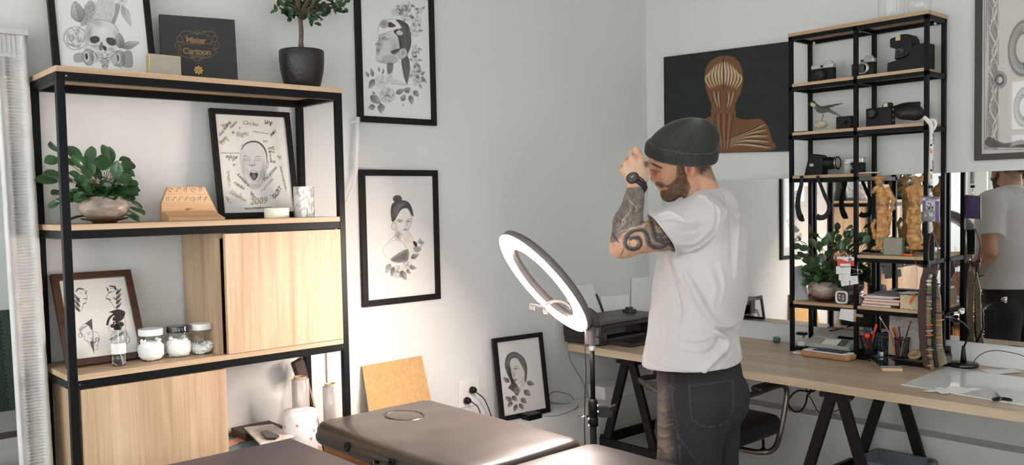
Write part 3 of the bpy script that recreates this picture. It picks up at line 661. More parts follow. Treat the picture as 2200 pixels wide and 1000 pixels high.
def art_skull(p):
    p.hair([(370,20),(370,280)], [(385,20),(385,280)], 6, 3, 190, .4, seed=8)
    p.leaf((500,290),(425,20),85, 150, .75, 85); p.poly([(560,80),(640,5),(720,120),(660,240),(560,330),(500,330),(540,200)], 115, .6, 8, tex=.3)
    p.poly([(700,60),(760,-20),(930,-20),(950,60),(945,180),(900,300),(820,300),(660,250),(690,150)], 200, .8, 8)
    rg = random.Random(4)
    for k in range(230):
        x = rg.uniform(640, 950); y = rg.uniform(0, 290); p.stroke([(x, y), (x-12, y+10), (x-20, y+24)], 2.5, 120, .4, sm=0)
    for k in range(90):
        x = rg.uniform(540, 690); y = rg.uniform(60, 320); p.stroke([(x, y), (x-10, y+14)], 4, 70, .45, sm=0)
    p.poly([(955,50),(1020,70),(990,200),(935,330),(905,300),(950,170)], 105, .75, 5, tex=.4); p.leaf((1040,70),(1160,335),48, 165, .55, 110); p.rose(1040, 10, 70, a=.35)
    p.rose(440, 500, 150, a=.55); p.poly([(400,370),(445,440),(470,520),(410,560),(350,480)], 215, .7, 8); p.stroke([(395,370),(440,430),(470,500),(480,580),(380,580),(300,530),(290,430),(340,375),(400,370)], 7, 110, .6); p.stroke([(480,340),(560,430),(600,560),(560,640)], 7, 110, .55); p.ell(385, 495, 32, 36, 90, .7, ring=.3); p.ell(385, 495, 14, 16, 60, .7, ring=.4); p.stroke([(370,580),(430,610),(500,590)], 9, 80, .6)
    p.poly([(575,380),(610,310),(700,260),(820,265),(930,310),(1000,400),(1005,520),(985,610),(930,690),(850,700),(700,690),(620,600),(570,500)], 214, .96, 8)
    p.stroke([(575,380),(610,310),(700,260),(820,265),(930,310),(1000,400)], 8, 110, .6); p.blob(610, 440, 40, 110, 130, .6, .2); p.blob(720, 300, 70, 40, 130, .45, .4); p.blob(960, 440, 30, 80, 150, .4); p.blob(800, 400, 60, 50, 240, .5)
    p.poly([(625,495),(690,470),(745,490),(745,540),(690,565),(640,550)], 62, .95, 8); p.poly([(840,500),(900,490),(960,520),(960,580),(910,595),(850,560)], 58, .95, 8); p.blob(700, 520, 28, 16, 110, .5); p.blob(900, 540, 25, 20, 120, .5)
    p.poly([(770,545),(740,620),(760,660),(790,640),(790,560)], 90, .75, 6); p.poly([(795,590),(840,620),(835,665),(800,640)], 50, .92, 5); p.blob(700, 600, 50, 20, 120, .5); p.blob(900, 640, 50, 25, 120, .5); p.stroke([(600,590),(660,600),(720,650)], 8, 100, .5)
    p.poly([(420,710),(540,690),(560,800),(430,808)], 110, .7, 6, tex=.5); p.poly([(1050,690),(1165,670),(1180,868),(1060,858)], 118, .75, 6, tex=.3)
    for cx, cy, q in ((605,745,1),(1010,765,1)):
        p.ell(cx, cy, 70, 105, 175, .95, -.1); p.ell(cx, cy, 70, 105, 80, .7, -.1, ring=.1); p.ell(cx-22*q, cy-5, 42, 85, 200, .95, -.1); p.ell(cx-22, cy-5, 42, 85, 90, .6, -.1, ring=.12); p.ell(cx-25, cy-10, 18, 42, 45, .95, -.1); p.blob(cx+45, cy, 18, 80, 90, .6, -.1)
    p.ell(945, 760, 40, 95, 190, .9, -.15); p.ell(945, 760, 40, 95, 90, .6, -.15, ring=.14)
    p.poly([(690,700),(760,670),(800,720),(870,690),(930,700),(900,790),(860,850),(780,850),(740,800),(690,820)], 190, .9, 6)
    for y in (715, 750, 790): p.stroke([(765,y),(815,y+14),(870,y-4)], 9, 95, .6)
    p.ell(818, 720, 28, 40, 210, .9); p.ell(818, 720, 28, 40, 90, .6, ring=.2); p.ell(822, 850, 42, 34, 170, .95); p.ell(822, 872, 36, 20, 70, .8, ring=.3); p.ell(820, 800, 40, 30, 80, .6, ring=.25)
    p.stroke([(660,660),(700,700),(730,760)], 10, 60, .7); p.stroke([(990,680),(930,720),(890,770)], 8, 90, .6)
    p.leaf((1020,630),(1005,430),58, 150, .8); p.leaf((1040,620),(1265,555),48, 160, .75)
def art_shout(p):
    p.poly([(290,400),(300,345),(345,310),(400,302),(460,320),(505,370),(525,440),(520,540),(490,640),(450,700),(400,715),(355,670),(320,590),(295,500)], 208, .95, 4)
    p.blob(320, 520, 18, 90, 170, .6); p.blob(495, 560, 20, 80, 150, .6); p.blob(410, 690, 50, 22, 150, .5)
    p.stroke([(297,380),(330,330),(380,306),(440,308),(490,345),(520,410),(525,480)], 13, 40, .9, soft=6, taper=True); p.stroke([(290,400),(295,500),(322,592),(358,672),(400,715),(452,700),(492,640),(520,540)], 3, 110, .7)
    p.stroke([(312,440),(340,430),(372,445)], 5, 80, .8, taper=True); p.stroke([(415,445),(440,432),(478,442)], 5, 80, .8, taper=True); p.stroke([(320,462),(345,452),(370,462)], 3, 70, .8); p.stroke([(415,462),(440,452),(470,460)], 3, 70, .8); p.blob(345, 470, 25, 8, 140, .5); p.blob(442, 470, 25, 8, 140, .5)
    p.stroke([(380,450),(370,490),(372,512),(395,520),(420,508),(412,480)], 3.5, 90, .7); p.blob(395, 510, 24, 8, 100, .5)
    p.poly([(372,590),(385,575),(410,580),(438,578),(445,600),(430,630),(408,645),(388,625)], 45, .95, 3); p.ell(410, 608, 20, 24, 140, .8); p.stroke([(368,570),(405,555),(450,572)], 5, 120, .6); p.blob(410, 648, 20, 7, 190, .9); p.stroke([(350,540),(362,600),(385,650)], 4, 130, .6); p.stroke([(475,560),(465,620),(440,660)], 4, 130, .6)
    p.ell(530, 508, 10, 30, 195, .9, .1); p.ell(530, 508, 10, 30, 110, .6, .1, ring=.3)
    rg = random.Random(9)
    def scrib(x, y, n, h, w, ang, col, al=.75):
        c, sn = math.cos(ang), math.sin(ang); pts = []
        for k in range(n*3):
            u = k*w/3; v = rg.uniform(-h, h)*(1 if k % 3 else 1.3); pts.append((x+u*c-v*sn, y+u*sn+v*c))
        p.stroke(pts, 3.6, col, min(1, al*1.25), sm=4)
    # signatures and smudged notes that cannot be read
    for a in ((120,165,5,14,14,-.15,(120,110,60)),(500,130,8,20,9,.25,40),(115,320,6,26,14,-.5,(150,135,80)),(165,440,7,22,15,.1,40),(225,510,3,10,10,-.2,40),(280,185,2,8,8,0,90),(400,215,8,5,18,.15,70),(560,350,6,30,10,1.4,(120,112,70)),(560,480,4,16,12,0,60),(610,440,3,20,14,.3,120),(185,560,7,14,22,1.5,(165,150,90)),(640,520,9,8,26,1.35,130),(165,790,5,10,16,.95,(110,100,60)),(475,745,9,8,18,-.85,110),(570,790,5,24,18,-.8,70),(330,890,11,7,22,-.05,50),(120,405,11,4,15,0,60),(495,290,3,12,12,.6,60),(300,345,3,8,8,-.8,120),(200,740,6,26,18,.4,(165,160,110)),(380,740,2,18,14,.5,60)): scrib(*a)
def art_heads(p):
    K = 35
    for fx, cx in ((1, 0), (-1, 877)):      # two horned profiles
        def q(pts): return [(cx+fx*x if fx == -1 else x, y) for x, y in pts]
        if fx == 1: O = [(235,235),(262,205),(305,205),(330,235),(340,270),(343,300),(330,335),(312,350),(290,400),(272,425),(235,390)]
        else: O = [(560,205),(600,200),(640,215),(560,240),(540,260),(522,290),(545,300),(560,320),(590,360),(612,392),(645,350)]
        p.stroke(O, 3.5, K, .85)
    p.stroke([(235,235),(262,203),(310,212)], 12, K, .95, taper=True); p.poly([(318,255),(345,215),(335,250)], K, .95, 2, sm=0); p.stroke([(245,310),(275,292)], 8, K, .9, taper=True); p.stroke([(310,300),(340,298)], 8, K, .9, taper=True); p.stroke([(270,248),(300,240)], 3, K, .8); p.stroke([(305,345),(330,345)], 5, K, .9)
    for k in range(3): p.leaf((275,425-k*45),(212,350-k*50),13, 60, .9, 30)
    p.poly([(540,235),(525,185),(552,215)], K, .95, 2, sm=0); p.stroke([(552,180),(600,185),(622,215)], 14, K, .95, taper=True); p.poly([(605,215),(612,170),(622,215)], K, .95, 2, sm=0); p.stroke([(545,245),(575,232)], 8, K, .9, taper=True); p.stroke([(590,285),(640,325)], 9, K, .9, taper=True); p.stroke([(520,296),(555,305),(570,318)], 8, K, .9, taper=True)
    for k in range(4): p.leaf((618,395-k*45),(668,340-k*45),13, 60, .9, 30)
    p.poly([(318,540),(388,490),(400,640),(412,830),(370,715),(398,690),(395,600)], 72, .95, 3, sm=0)
    p.poly([(262,600),(300,545),(350,550),(385,600),(398,685),(370,712),(320,680),(300,665),(270,650)], 222, 1, 3); p.stroke([(262,600),(300,545),(350,550),(385,600),(398,650),(392,690),(370,712),(320,690),(315,655)], 3, K, .85)
    for k in range(6): p.stroke([(300-k*6,660-k*14),(268+k*9,610-k*6),(300+k*12,560-k*2)], 2.5, K, .7)
    p.ell(280, 650, 20, 18, K, .8, ring=.2); p.stroke([(345,628),(368,622)], 4, K, .9); p.stroke([(350,640),(372,640)], 3, K, .8); p.stroke([(375,680),(392,680)], 4, K, .9); p.stroke([(318,690),(350,715),(390,770)], 3, K, .8)
    p.stroke([(402,610),(440,625),(460,665),(455,710),(440,740),(445,780),(412,785)], 3, K, .85); p.ell(440, 690, 16, 15, K, .9, ring=.4); p.stroke([(408,722),(420,712)], 10, K, .9); p.stroke([(412,745),(440,748)], 3, K, .8)
    p.poly([(585,415),(640,400),(700,420),(705,450),(680,500),(640,520),(610,520),(600,460),(560,500),(545,550),(525,548),(545,480),(590,440),(550,430)], 42, .97, 3)
    p.stroke([(560,540),(550,580),(560,610),(620,620)], 3, K, .85); p.ell(585, 560, 20, 18, K, .95); p.ell(655, 545, 40, 26, K, .95); p.stroke([(700,480),(710,560),(700,610)], 3, K, .85); p.stroke([(560,690),(600,690),(640,660),(690,620)], 8, K, .7); p.stroke([(715,600),(730,650),(750,680),(740,720),(715,722),(720,660),(712,610)], 4, K, .9); p.hair([(560,680),(690,640)], [(560,700),(690,600)], 8, 3, K, .6, seed=3)
def art_rosewoman(p):
    p.poly([(310,320),(360,300),(430,340),(480,420),(470,510),(440,590),(400,612),(370,600),(330,540),(310,450)], 204, .92, 4)
    p.poly([(262,360),(290,280),(360,245),(430,270),(480,320),(510,400),(512,500),(498,590),(484,560),(482,470),(440,380),(400,320),(340,320),(318,380),(330,460),(350,540),(378,590),(400,620),(430,680),(400,745),(360,700),(300,650),(330,600),(290,500),(265,430)], 70, .85, 5)
    p.hair([(270,400),(300,300),(370,260),(470,330),(500,560)], [(300,420),(325,330),(375,300),(440,350),(490,480)], 16, 3, 130, .5, seed=2); p.hair([(270,400),(310,520),(360,700)], [(330,420),(350,540),(420,700)], 14, 3.5, 45, .5, seed=9)
    p.stroke([(365,420),(390,408),(420,418)], 6, 50, .85, taper=True); p.blob(385, 438, 26, 8, 60, .75); p.stroke([(345,450),(352,510),(372,520)], 4, 90, .6); p.blob(365, 500, 14, 30, 130, .5); p.blob(375, 565, 20, 9, 55, .8); p.stroke([(360,545),(400,560)], 3, 60, .7); p.blob(320, 460, 12, 40, 60, .7)
    p.stroke([(400,612),(440,590),(478,520)], 3, 110, .7); p.stroke([(440,610),(445,680)], 4, 130, .5); p.blob(465, 600, 20, 50, 160, .5)
    p.rose(405, 680, 40, a=.6)
    for b, t, w in (((310,590),(245,535),24),((510,590),(592,615),26),((480,680),(548,740),30),((340,640),(300,660),16),((335,800),(270,755),26),((345,810),(295,870),24),((345,745),(395,800),26),((395,840),(365,920),22),((425,830),(470,895),22),((445,775),(505,825),26)): p.leaf(b, t, w, 110, .95, 60)
def art_snakes(p):
    K = 60
    for x, w, c in ((100,6,90),(112,2,60),(122,2,60),(184,4,90)): p.stroke([(x,-300),(x,918)], w, c, .7, sm=0)
    p.poly([(126,-300),(180,-300),(180,915),(126,915)], 120, .75, 2, sm=0)
    for ph, c, w in ((0,215,11),(10,190,5),(-14,205,4),(26,225,6)):
        p.stroke([(152+ph*.6+20*math.sin(y/38+ph*.1), y) for y in range(-300, 915, 12)], w, c, .9, sm=0)
        p.stroke([(152+ph*.6+20*math.sin(y/38+ph*.1)-w*.6, y) for y in range(-300, 915, 12)], 2, K, .7, sm=0)
    for y in (905, 918): p.stroke([(100,y),(700,y)], 3, 70, .8, sm=0)
    p.poly([(126,840),(220,880),(330,860),(420,900),(126,902)], 70, .8, 3)
    for cx, cy, r, w in ((345,295,75,.55),(350,655,52,.6),(193,490,30,.8),(470,100,90,.5)):
        p.ell(cx, cy, r*1.02, r*1.75 if r > 40 else r*1.2, 165, .9, .1, soft=.06, ring=w)
        e = r*1.75 if r > 40 else r*1.2
        for k in range(60):
            t = 2*PI*k/60; c, sn = math.cos(t), math.sin(t)
            p.stroke([(cx+c*r*(1-w*.5), cy+sn*e*(1-w*.5)), (cx+c*r*(1+w*.1), cy+sn*e*(1+w*.1))], 2.6, 70, .75, sm=0)
        p.ell(cx, cy, r*(1+w*.5), e*(1+w*.5), K, .8, .1, ring=.05); p.ell(cx, cy, r*(1-w*.5), e*(1-w*.5), K, .8, .1, ring=.06)
fY = YA-.001
picture('large framed pencil drawing of a woman in raised goggles among flowers', (2.045, fY, 1.857), (2.466, fY, 1.857), (2.045, fY, 2.457), .027, art_goggles, (760, 0, 3.636), M_FRAME, n=(190, 280), group='black framed drawings')
picture('framed drawing of a woman with a hair bun, hanging below the goggles drawing', (2.043, fY, 1.050), (2.465, fY, 1.050), (2.043, fY, 1.651), .027, art_bun, (770, 360, 3.279), M_FRAME, n=(180, 300), base=(222, 221, 218), group='black framed drawings')
picture('black framed drawing of a skull in a gas mask, leaning on top of the shelf', (.820, 3.168, 1.9455), (1.155, 3.168, 1.9455), (.828, 3.24, 2.365), .021, art_skull, (90, 0, 6.061), M_FRAME, n=(240, 250), group='black framed drawings')
shout_t, shout_pt = picture('black framed portrait of a shouting man covered in signatures', (1.368, 3.175, 1.4545), (1.698, 3.175, 1.4545), (1.385, 3.236, 1.872), .0205, art_shout, (445, 230, 4.08), M_FRAME, n=(190, 270), base=(222, 220, 214), group='black framed drawings')
M_BROWNF = wood('brown_frame', srgb(58, 38, 30), srgb(74, 50, 40), srgb(92, 66, 54), 'X', rough=.35)
picture('dark brown wooden frame with ink drawings of four heads', (.797, 3.085, .9815), (1.058, 3.085, .9815), (.812, 3.236, 1.277), .0235, art_heads, (110, 575, 4.446), M_BROWNF, n=(190, 220), base=(225, 222, 215))
picture('framed drawing of a long-haired woman above roses, leaning on the wall ledge', (2.757, 3.195, .4255), (3.062, 3.163, .4255), (2.737, 3.255, .826), .0225, art_rosewoman, (1035, 710, 5.262), M_FRAME, n=(180, 240), base=(214, 212, 208), group='black framed drawings')
picture('large dark framed print of coiled snakes with a patterned border, right of the tower', (XB-.001, 1.471, 1.635), (XB-.001, .92, 1.635), (XB-.001, 1.471, 2.43), .026, art_snakes, (2080, 0, 2.857), mat('frame_grey', srgb(62, 59, 57), .5), thick=.024, n=(170, 300), base=(200, 196, 188))
# canvas on the mirror wall: a plain striped bust stands in for the painted figure
def art_canvas(p):
    rg = random.Random(3)
    for k in range(60):
        x, y = rg.uniform(60, 1050), rg.uniform(100, 930); p.blob(x, y, rg.uniform(30, 110), rg.uniform(8, 26), (40, 47, 43), .4, rg.uniform(-.4, .4))
    br = (112, 76, 46); cr = (205, 188, 160)
    p.poly([(380,690),(440,650),(450,600),(610,600),(625,660),(700,680),(800,675),(860,730),(885,820),(888,905),(450,925),(380,900),(330,800)], br, 1, 4)
    p.poly([(395,400),(400,300),(450,235),(530,205),(610,220),(660,280),(678,380),(660,480),(620,560),(600,640),(460,640),(440,560),(410,480)], br, 1, 4)
    for sx in (-1, 1):
        for k in range(6):
            x = 533+sx*(14+k*24); p.stroke([(533+sx*(6+k*20), 250+k*k*3.4), (x, 330+k*10), (533+sx*(10+k*17), 420+k*6)], 15-k, cr, .92, soft=4, taper=True)
        for k in range(5): p.stroke([(533+sx*(20+k*18), 470), (533+sx*(26+k*12), 530), (533+sx*(18+k*8), 590)], 8, cr if k % 2 else (70, 48, 30), .8, soft=4, taper=True)
    for k in range(14):
        t = k/13; p.stroke([(540, 900-60*t), (640+110*t, 860-110*t), (880-40*t, 890-190*t)], 15-6*t, (cr, (46, 34, 24), (140, 98, 60))[k % 3], .85, soft=5, taper=True)
        p.stroke([(530, 900-60*t), (470-20*t, 820-90*t), (400+10*t, 860-170*t)], 10, ((46, 34, 24), cr, (140, 98, 60))[k % 3], .7, soft=5, taper=True)
    for k in range(7): p.stroke([(470+k*22, 640), (480+k*18, 760), (510+k*10, 900)], 9, ((60, 42, 26), (150, 108, 70))[k % 2], .8, soft=4)
    p.stroke([(533,210),(530,330),(533,460)], 9, (66, 45, 28), .9)
cv = thing('canvas_painting', (XB-.02, 2.745, 1.73), 'black canvas painting of a brown and cream striped bust', 'painting')
c0 = np.array((XB-.021, 3.136, 1.752)); ey_ = np.array((0, -.782, -.028)); ez_ = np.array((0, -.002, .548))
nx, ny = 190, 150; Ug, Vg = np.meshgrid(np.linspace(0, 1, nx), np.linspace(0, 1, ny)); Pw = c0+Ug.reshape(-1, 1)*ey_+Vg.reshape(-1, 1)*ez_
gx, gy = VP(Pw); pa = Paint((gx-1400)*3.447, (gy-60)*3.447, (26, 32, 29)); art_canvas(pa)
a = np.arange((nx-1)*(ny-1)); r0 = a//(nx-1)*nx+a % (nx-1)
npmesh('painted_face', Pw, np.stack([r0, r0+nx, r0+nx+1, r0+1], 1), vcmat('canvas_paint', .55, .4, bump=.3, bscale=250), cv, color=lin(np.clip(pa.c, 0, 255)), smooth=False)
q = [Vector(c0), Vector(c0+ey_), Vector(c0+ey_+ez_), Vector(c0+ez_)]
MB().prism([v+Vector((.0005, 0, 0)) for v in q], (.0195, 0, 0)).build('stretcher_edge', mat('canvas_edge', srgb(24, 27, 26), .7), cv)
# ---------------------------------------------------------------- lettering
def text_mb(mb, s, pos, right, up, size, shear=0, bold=0, align='LEFT', space=1.0):
    cu = bpy.data.curves.new('t', 'FONT'); cu.body = s; cu.size = size; cu.shear = shear; cu.offset = bold; cu.align_x = align; cu.resolution_u = 3; cu.space_character = space
    o = bpy.data.objects.new('t', cu); COL.objects.link(o)
    dg = bpy.context.evaluated_depsgraph_get(); me = bpy.data.meshes.new_from_object(o.evaluated_get(dg))
    R, U = Vector(right).normalized(), Vector(up).normalized(); P = Vector(pos)
    mb.add([P+R*v.co.x+U*v.co.y for v in me.vertices], [tuple(p.vertices) for p in me.polygons])
    bpy.data.objects.remove(o); bpy.data.curves.remove(cu); bpy.data.meshes.remove(me); return mb

# legible words among the signatures on the portrait
O3 = shout_pt(0, 0, .0095); EX = (shout_pt(1, 0)-shout_pt(0, 0)); EY = (shout_pt(0, 1)-shout_pt(0, 0)); NZ = EX.cross(EY)
def on_sheet(x, y):
    d = W(445+x/4.08, 230+y/4.08, D=1.)-Vector((0, 0, CH)); c_ = Vector((0, 0, CH)); return c_+d*((O3-c_).dot(NZ)/d.dot(NZ))
for nm, col, L in (('handwriting_dark', (62, 58, 54), (('Hot feeling', 118, 262, .95, 28), ('Rambo', 210, 190, .8, 22), ('is', 222, 240, .5, 30), ('AMY', 560, 262, .7, 26), ('Ladders', 262, 592, -.85, 36), ('rocks', 232, 668, -.6, 38), ('for', 380, 770, -.8, 34), ('The proms', 505, 660, .85, 30), ('GUST', 590, 812, .95, 38), ('this is a sketch time', 330, 902, .06, 20), ('bymyown', 545, 380, -1.5, 22))), ('handwriting_pale', (150, 142, 118), (('Circles', 305, 150, -.15, 40), ('Right', 255, 262, .12, 42), ('2009', 375, 860, .1, 62), ('Goodbye', 195, 755, -.5, 34), ('lovely', 120, 330, .8, 30), ('forever', 170, 560, -1.35, 28), ('party in the back', 640, 520, -1.35, 24)))):
    b = MB()
    for s_, x, y, a, sz in L:
        q0, q1, q2 = on_sheet(x, y), on_sheet(x+math.cos(a)*10, y-math.sin(a)*10), on_sheet(x-math.sin(a)*10, y-math.cos(a)*10)
        text_mb(b, s_, q0, q1-q0, q2-q0, sz*1.25*(q1-q0).length/10, shear=.25, bold=.00008)
    b.build(nm.replace('_dark', '').replace('_pale', ''), mat(nm, srgb(*col), .8), shout_t)
# ---------------------------------------------------------------- the person
def az(d): return np.array((math.cos(math.radians(d)), math.sin(math.radians(d)), 0.))
A = np.array
def PW(x, y, D): return A(W(x, y, D=D))
Zv = A((0, 0, 1.)); Fv = az(112); Lv = az(202)
SKIN = mat('unused_skin', srgb(200, 160, 140)) if False else None
# head axes
Fa = az(124); pt_, rl_ = math.radians(24), math.radians(18)
Fh = math.cos(pt_)*Fa-math.sin(pt_)*Zv; U0 = math.sin(pt_)*Fa+math.cos(pt_)*Zv; S0 = az(214)
Uh = math.cos(rl_)*U0+math.sin(rl_)*S0; Sh = math.cos(rl_)*S0-math.sin(rl_)*U0
Oh = PW(1473, 356, 3.07)
def HP(x, y, s=0.):
    d = _f+_r*((x-1100)/CF)+_u*((CCY-y)/CF); c = A((0, 0, CH)); t = ((Oh+Sh*s-c)@Sh)/(d@Sh) if abs(d@Sh) > 1e-6 else 3.07
    return c+d*t
Rh = np.stack([Fh, Sh, Uh], 1)
def lp(P): return (P-Oh)@Rh
def hs(f, s, u): return Oh+Fh*f+Sh*s+Uh*u
neck_a, neck_b = PW(1493, 362, 3.08), PW(1516, 436, 3.10)
def f_head(P):
    f = s_ell(P, hs(-.012, 0, .045), (.095, .075, .085), Rh)
    f = smin(f, s_ell(P, HP(1432, 378), (.050, .056, .075), Rh), .03)
    f = smin(f, s_ell(P, HP(1436, 350), (.058, .066, .05), Rh), .03)
    f = smin(f, s_cap(P, HP(1411, 343)+Sh*.026, HP(1411, 343)-Sh*.026, .030), .02)
    f = smin(f, s_cap(P, HP(1402, 349)+Sh*.034, HP(1402, 349)-Sh*.034, .011), .012)
    for s in (-1, 1):
        f = smin(f, s_ell(P, HP(1431, 373)+Sh*.038*s, (.022, .022, .020), Rh), .022)
        f = smin(f, s_cap(P, HP(1436, 413), HP(1474, 396)+Sh*.044*s, .021, .019), .022)
        f = smax(f, -s_ell(P, HP(1405, 365)+Sh*.030*s, (.013, .017, .009), Rh), .012)
        f = smin(f, s_ell(P, HP(1417, 366)+Sh*.030*s, (.013, .014, .0125), Rh), .004)
    f = smin(f, s_cap(P, HP(1404, 357), HP(1405.5, 381), .0085, .0110), .008)
    f = smin(f, s_ell(P, HP(1405.5, 383.5), (.0135, .0140, .0125), Rh), .006)
    for s in (-1, 1):
        f = smin(f, s_ell(P, HP(1415, 386)+Sh*.0140*s, (.0115, .0075, .0090), Rh), .005)
        f = smax(f, -s_ell(P, HP(1411, 391)+Sh*.0065*s, (.006, .0035, .004), Rh), .003)
    f = smin(f, s_ell(P, HP(1425, 396), (.016, .027, .012), Rh), .010)
    f = smin(f, s_ell(P, HP(1422, 401), (.008, .021, .0045), Rh), .004)
    f = smin(f, s_ell(P, HP(1427, 405.5), (.008, .019, .005), Rh), .004)
    f = smin(f, s_ell(P, HP(1439, 414), (.024, .026, .021), Rh), .015)
    f = smin(f, s_cap(P, neck_a, neck_b, .053, .062), .030)
    f = smin(f, s_cap(P, HP(1486, 385)+Sh*.045, PW(1478, 438, 3.05), .012, .014), .025)
    for s in (-1, 1):
        ec = HP(1484.5, 366, 0)+Sh*.0
        ec = hs(*(lp(HP(1482, 362, .078)[None])[0]*A((1, 0, 1))+A((0, .0735*s, 0))))
        Re = Rh@A([[math.cos(.25), 0, -math.sin(.25)], [0, 1, 0], [math.sin(.25), 0, math.cos(.25)]])
        e = s_ell(P, ec+Sh*.008*s, (.0180, .0085, .031), Re)
        e = smax(e, -s_ell(P, ec+Sh*.018*s+Fh*.004+Uh*.002, (.0110, .010, .019), Re), .003)
        e = smin(e, s_cap(P, ec+Sh*.012*s+Fh*.013-Uh*.002, ec+Sh*.012*s+Fh*.011-Uh*.010, .004), .004)
        f = smin(f, e, .005)
    return f
# left arm and hand (raised)
LS = PW(1503, 480, 2.97); EL = PW(1341, 524, 2.87); WR = PW(1368, 401, 2.92)
def hand_left(P):
    f = s_cap(P, WR, PW(1366, 384, 2.915), .0275, .030)
    M = [PW(1374, 340, 2.90), PW(1359, 342, 2.892), PW(1348, 353, 2.895), PW(1340, 367, 2.905)]
    I = [PW(1367, 321.5, 2.925), PW(1356, 328, 2.925), PW(1343, 345, 2.93), PW(1333.5, 361.5, 2.935)]
    J = [PW(1372, 326, 2.962), PW(1362, 334, 2.965), PW(1350, 350, 2.967), PW(1341, 365, 2.967)]
    K = [PW(1379, 341, 2.97), PW(1369, 346, 2.972), PW(1357, 360, 2.972), PW(1347, 373, 2.972)]
    pa_ = s_cap(P, PW(1376, 372, 2.92), M[0], .020, .0135)
    for m, st in zip(M[1:], ((1368, 376), (1361, 380), (1355, 384))): pa_ = smin(pa_, s_cap(P, PW(st[0], st[1], 2.915), m, .020, .0128), .012)
    f = smin(f, pa_, .014)
    for k in range(4):
        r = (.0098, .0100, .0095, .0085)[k]
        g = smin(s_cap(P, M[k], I[k], r+.0022, r+.0005), s_cap(P, I[k], J[k], r+.0005, r-.0008), .003)
        g = smin(g, s_cap(P, J[k], K[k], r-.0008, r-.002), .003)
        f = smin(f, g, .005)
    t = smin(s_cap(P, PW(1382, 384, 2.925), PW(1388, 367, 2.935), .018, .0125), s_cap(P, PW(1389, 366, 2.935), PW(1394, 357, 2.975), .0115, .010), .006)
    t = smin(t, s_cap(P, PW(1394, 357, 2.975), PW(1387.5, 351.5, 3.0), .010, .0082), .004)
    return smin(f, t, .012)
def f_larm(P):
    f = smin(s_cap(P, LS, (LS+EL)/2, .056, .056), s_cap(P, (LS+EL)/2, EL, .056, .044), .02)
    mid = EL*.64+WR*.36
    f = smin(f, smin(s_cap(P, EL, mid+(PW(1350, 470, 2.88)-PW(1351, 470, 2.88))*4, .045, .0455), s_cap(P, mid, WR, .0445, .0285), .02), .016)
    f = smin(f, s_ell(P, PW(1329, 537, 2.87), (.028, .028, .024)), .015)
    f = smin(f, s_cap(P, PW(1353, 478, 2.885), PW(1362, 436, 2.905), .024, .022), .02)
    return smin(f, hand_left(P), .010)
NB = PW(1522, 428, 3.10)
RS = NB-Lv*.185-Zv*.065+Fv*.0; RE = RS-Zv*.275-Fv*.035-Lv*.045; RW = RE+Fv*.19-Zv*.155+Lv*.03
def f_rarm(P):
    f = smin(s_cap(P, RS, RE, .056, .042), s_cap(P, RE, RW, .044, .028), .02)
    d = (RW-RE)/np.linalg.norm(RW-RE); kn = RW+d*.095
    f = smin(f, s_cap(P, RW, RW+d*.05, .026, .030), .02); sd = np.cross(d, Lv); sd /= np.linalg.norm(sd)
    dn = -Zv*.8+Lv*.4+Fv*.2
    for k in range(4):
        b = RW+d*.055+sd*(.027-.018*k); m = kn+sd*(.030-.020*k); q = m+(d*.6+dn*.7)*.034; t = q+(dn*.9-d*.1)*.026
        f = smin(f, s_cap(P, b, m, .014, .0115), .010); f = smin(f, smin(s_cap(P, m, q, .0105, .0095), s_cap(P, q, t, .0095, .008), .004), .005)
    b = RW+d*.02+sd*.026; m = b+d*.035+sd*.022; t = m+d*.034+dn*.012
    return smin(f, smin(s_cap(P, b, m, .015, .011), s_cap(P, m, t, .011, .009), .004), .01)
# torso sections: pixel row, left and right outline, half width across the shoulders
TS = A([(425, 1505, 1560, .10), (440, 1490, 1580, .15), (458, 1466, 1594, .185), (490, 1440, 1604, .205), (530, 1420, 1609, .212), (570, 1411, 1611, .215), (620, 1404, 1607, .212), (655, 1401, 1600, .208), (690, 1397, 1591, .205), (712, 1394, 1584, .203), (740, 1389, 1586, .204), (765, 1384, 1591, .207), (820, 1378, 1600, .212)], float)
tz, tc, td, tw = [], [], [], []
sn, cs = math.sin(math.radians(16)), math.cos(math.radians(16))
for y, xl, xr, w in TS:
    c = PW((xl+xr)/2, y, 3.12); ext = (xr-xl)/2*3.12/CF
    tz.append(c[2]); tc.append(c[:2]); td.append(math.sqrt(max(ext**2-(w*sn)**2, .0006))/cs); tw.append(w)
o_ = np.argsort(tz); tz, tc, td, tw = A(tz)[o_], A(tc)[o_], A(td)[o_], A(tw)[o_]
def f_torso(P, sh=0.):
    z = P[..., 2]; cx = np.interp(z, tz, tc[:, 0]); cy = np.interp(z, tz, tc[:, 1]); d = np.interp(z, tz, td)+sh; w = np.interp(z, tz, tw)+sh
    x, y = P[..., 0]-cx, P[..., 1]-cy; u = (x*Fv[0]+y*Fv[1])/d; v = (x*Lv[0]+y*Lv[1])/w
    e = (np.abs(u)**2.25+np.abs(v)**2.25)**(1/2.25)-1
    return np.maximum(e*np.minimum(d, w), z-(tz[-1]+sh))
hem_l, hem_r = PW(1380, 784, 3.12), PW(1592, 768, 3.14)
hem_z = lambda P: hem_l[2]+(hem_r[2]-hem_l[2])*np.clip(((P-hem_l)@_r0)/((hem_r-hem_l)@_r0), -.3, 1.3)
slc = PW(1429, 511, 2.90); sln = (-.8*_r-.6*_u)
cn = [PW(1467, 433, 3.09), PW(1486, 414, 3.035), PW(1510, 405.5, 3.02), PW(1532, 404, 3.05), PW(1548, 409, 3.12), PW(1535, 404, 3.19), PW(1500, 405, 3.2), PW(1474, 420, 3.15)]
cc = np.mean(cn, 0); _, _, vt = np.linalg.svd(A(cn)-cc); cnn = vt[2]*np.sign(vt[2][2])
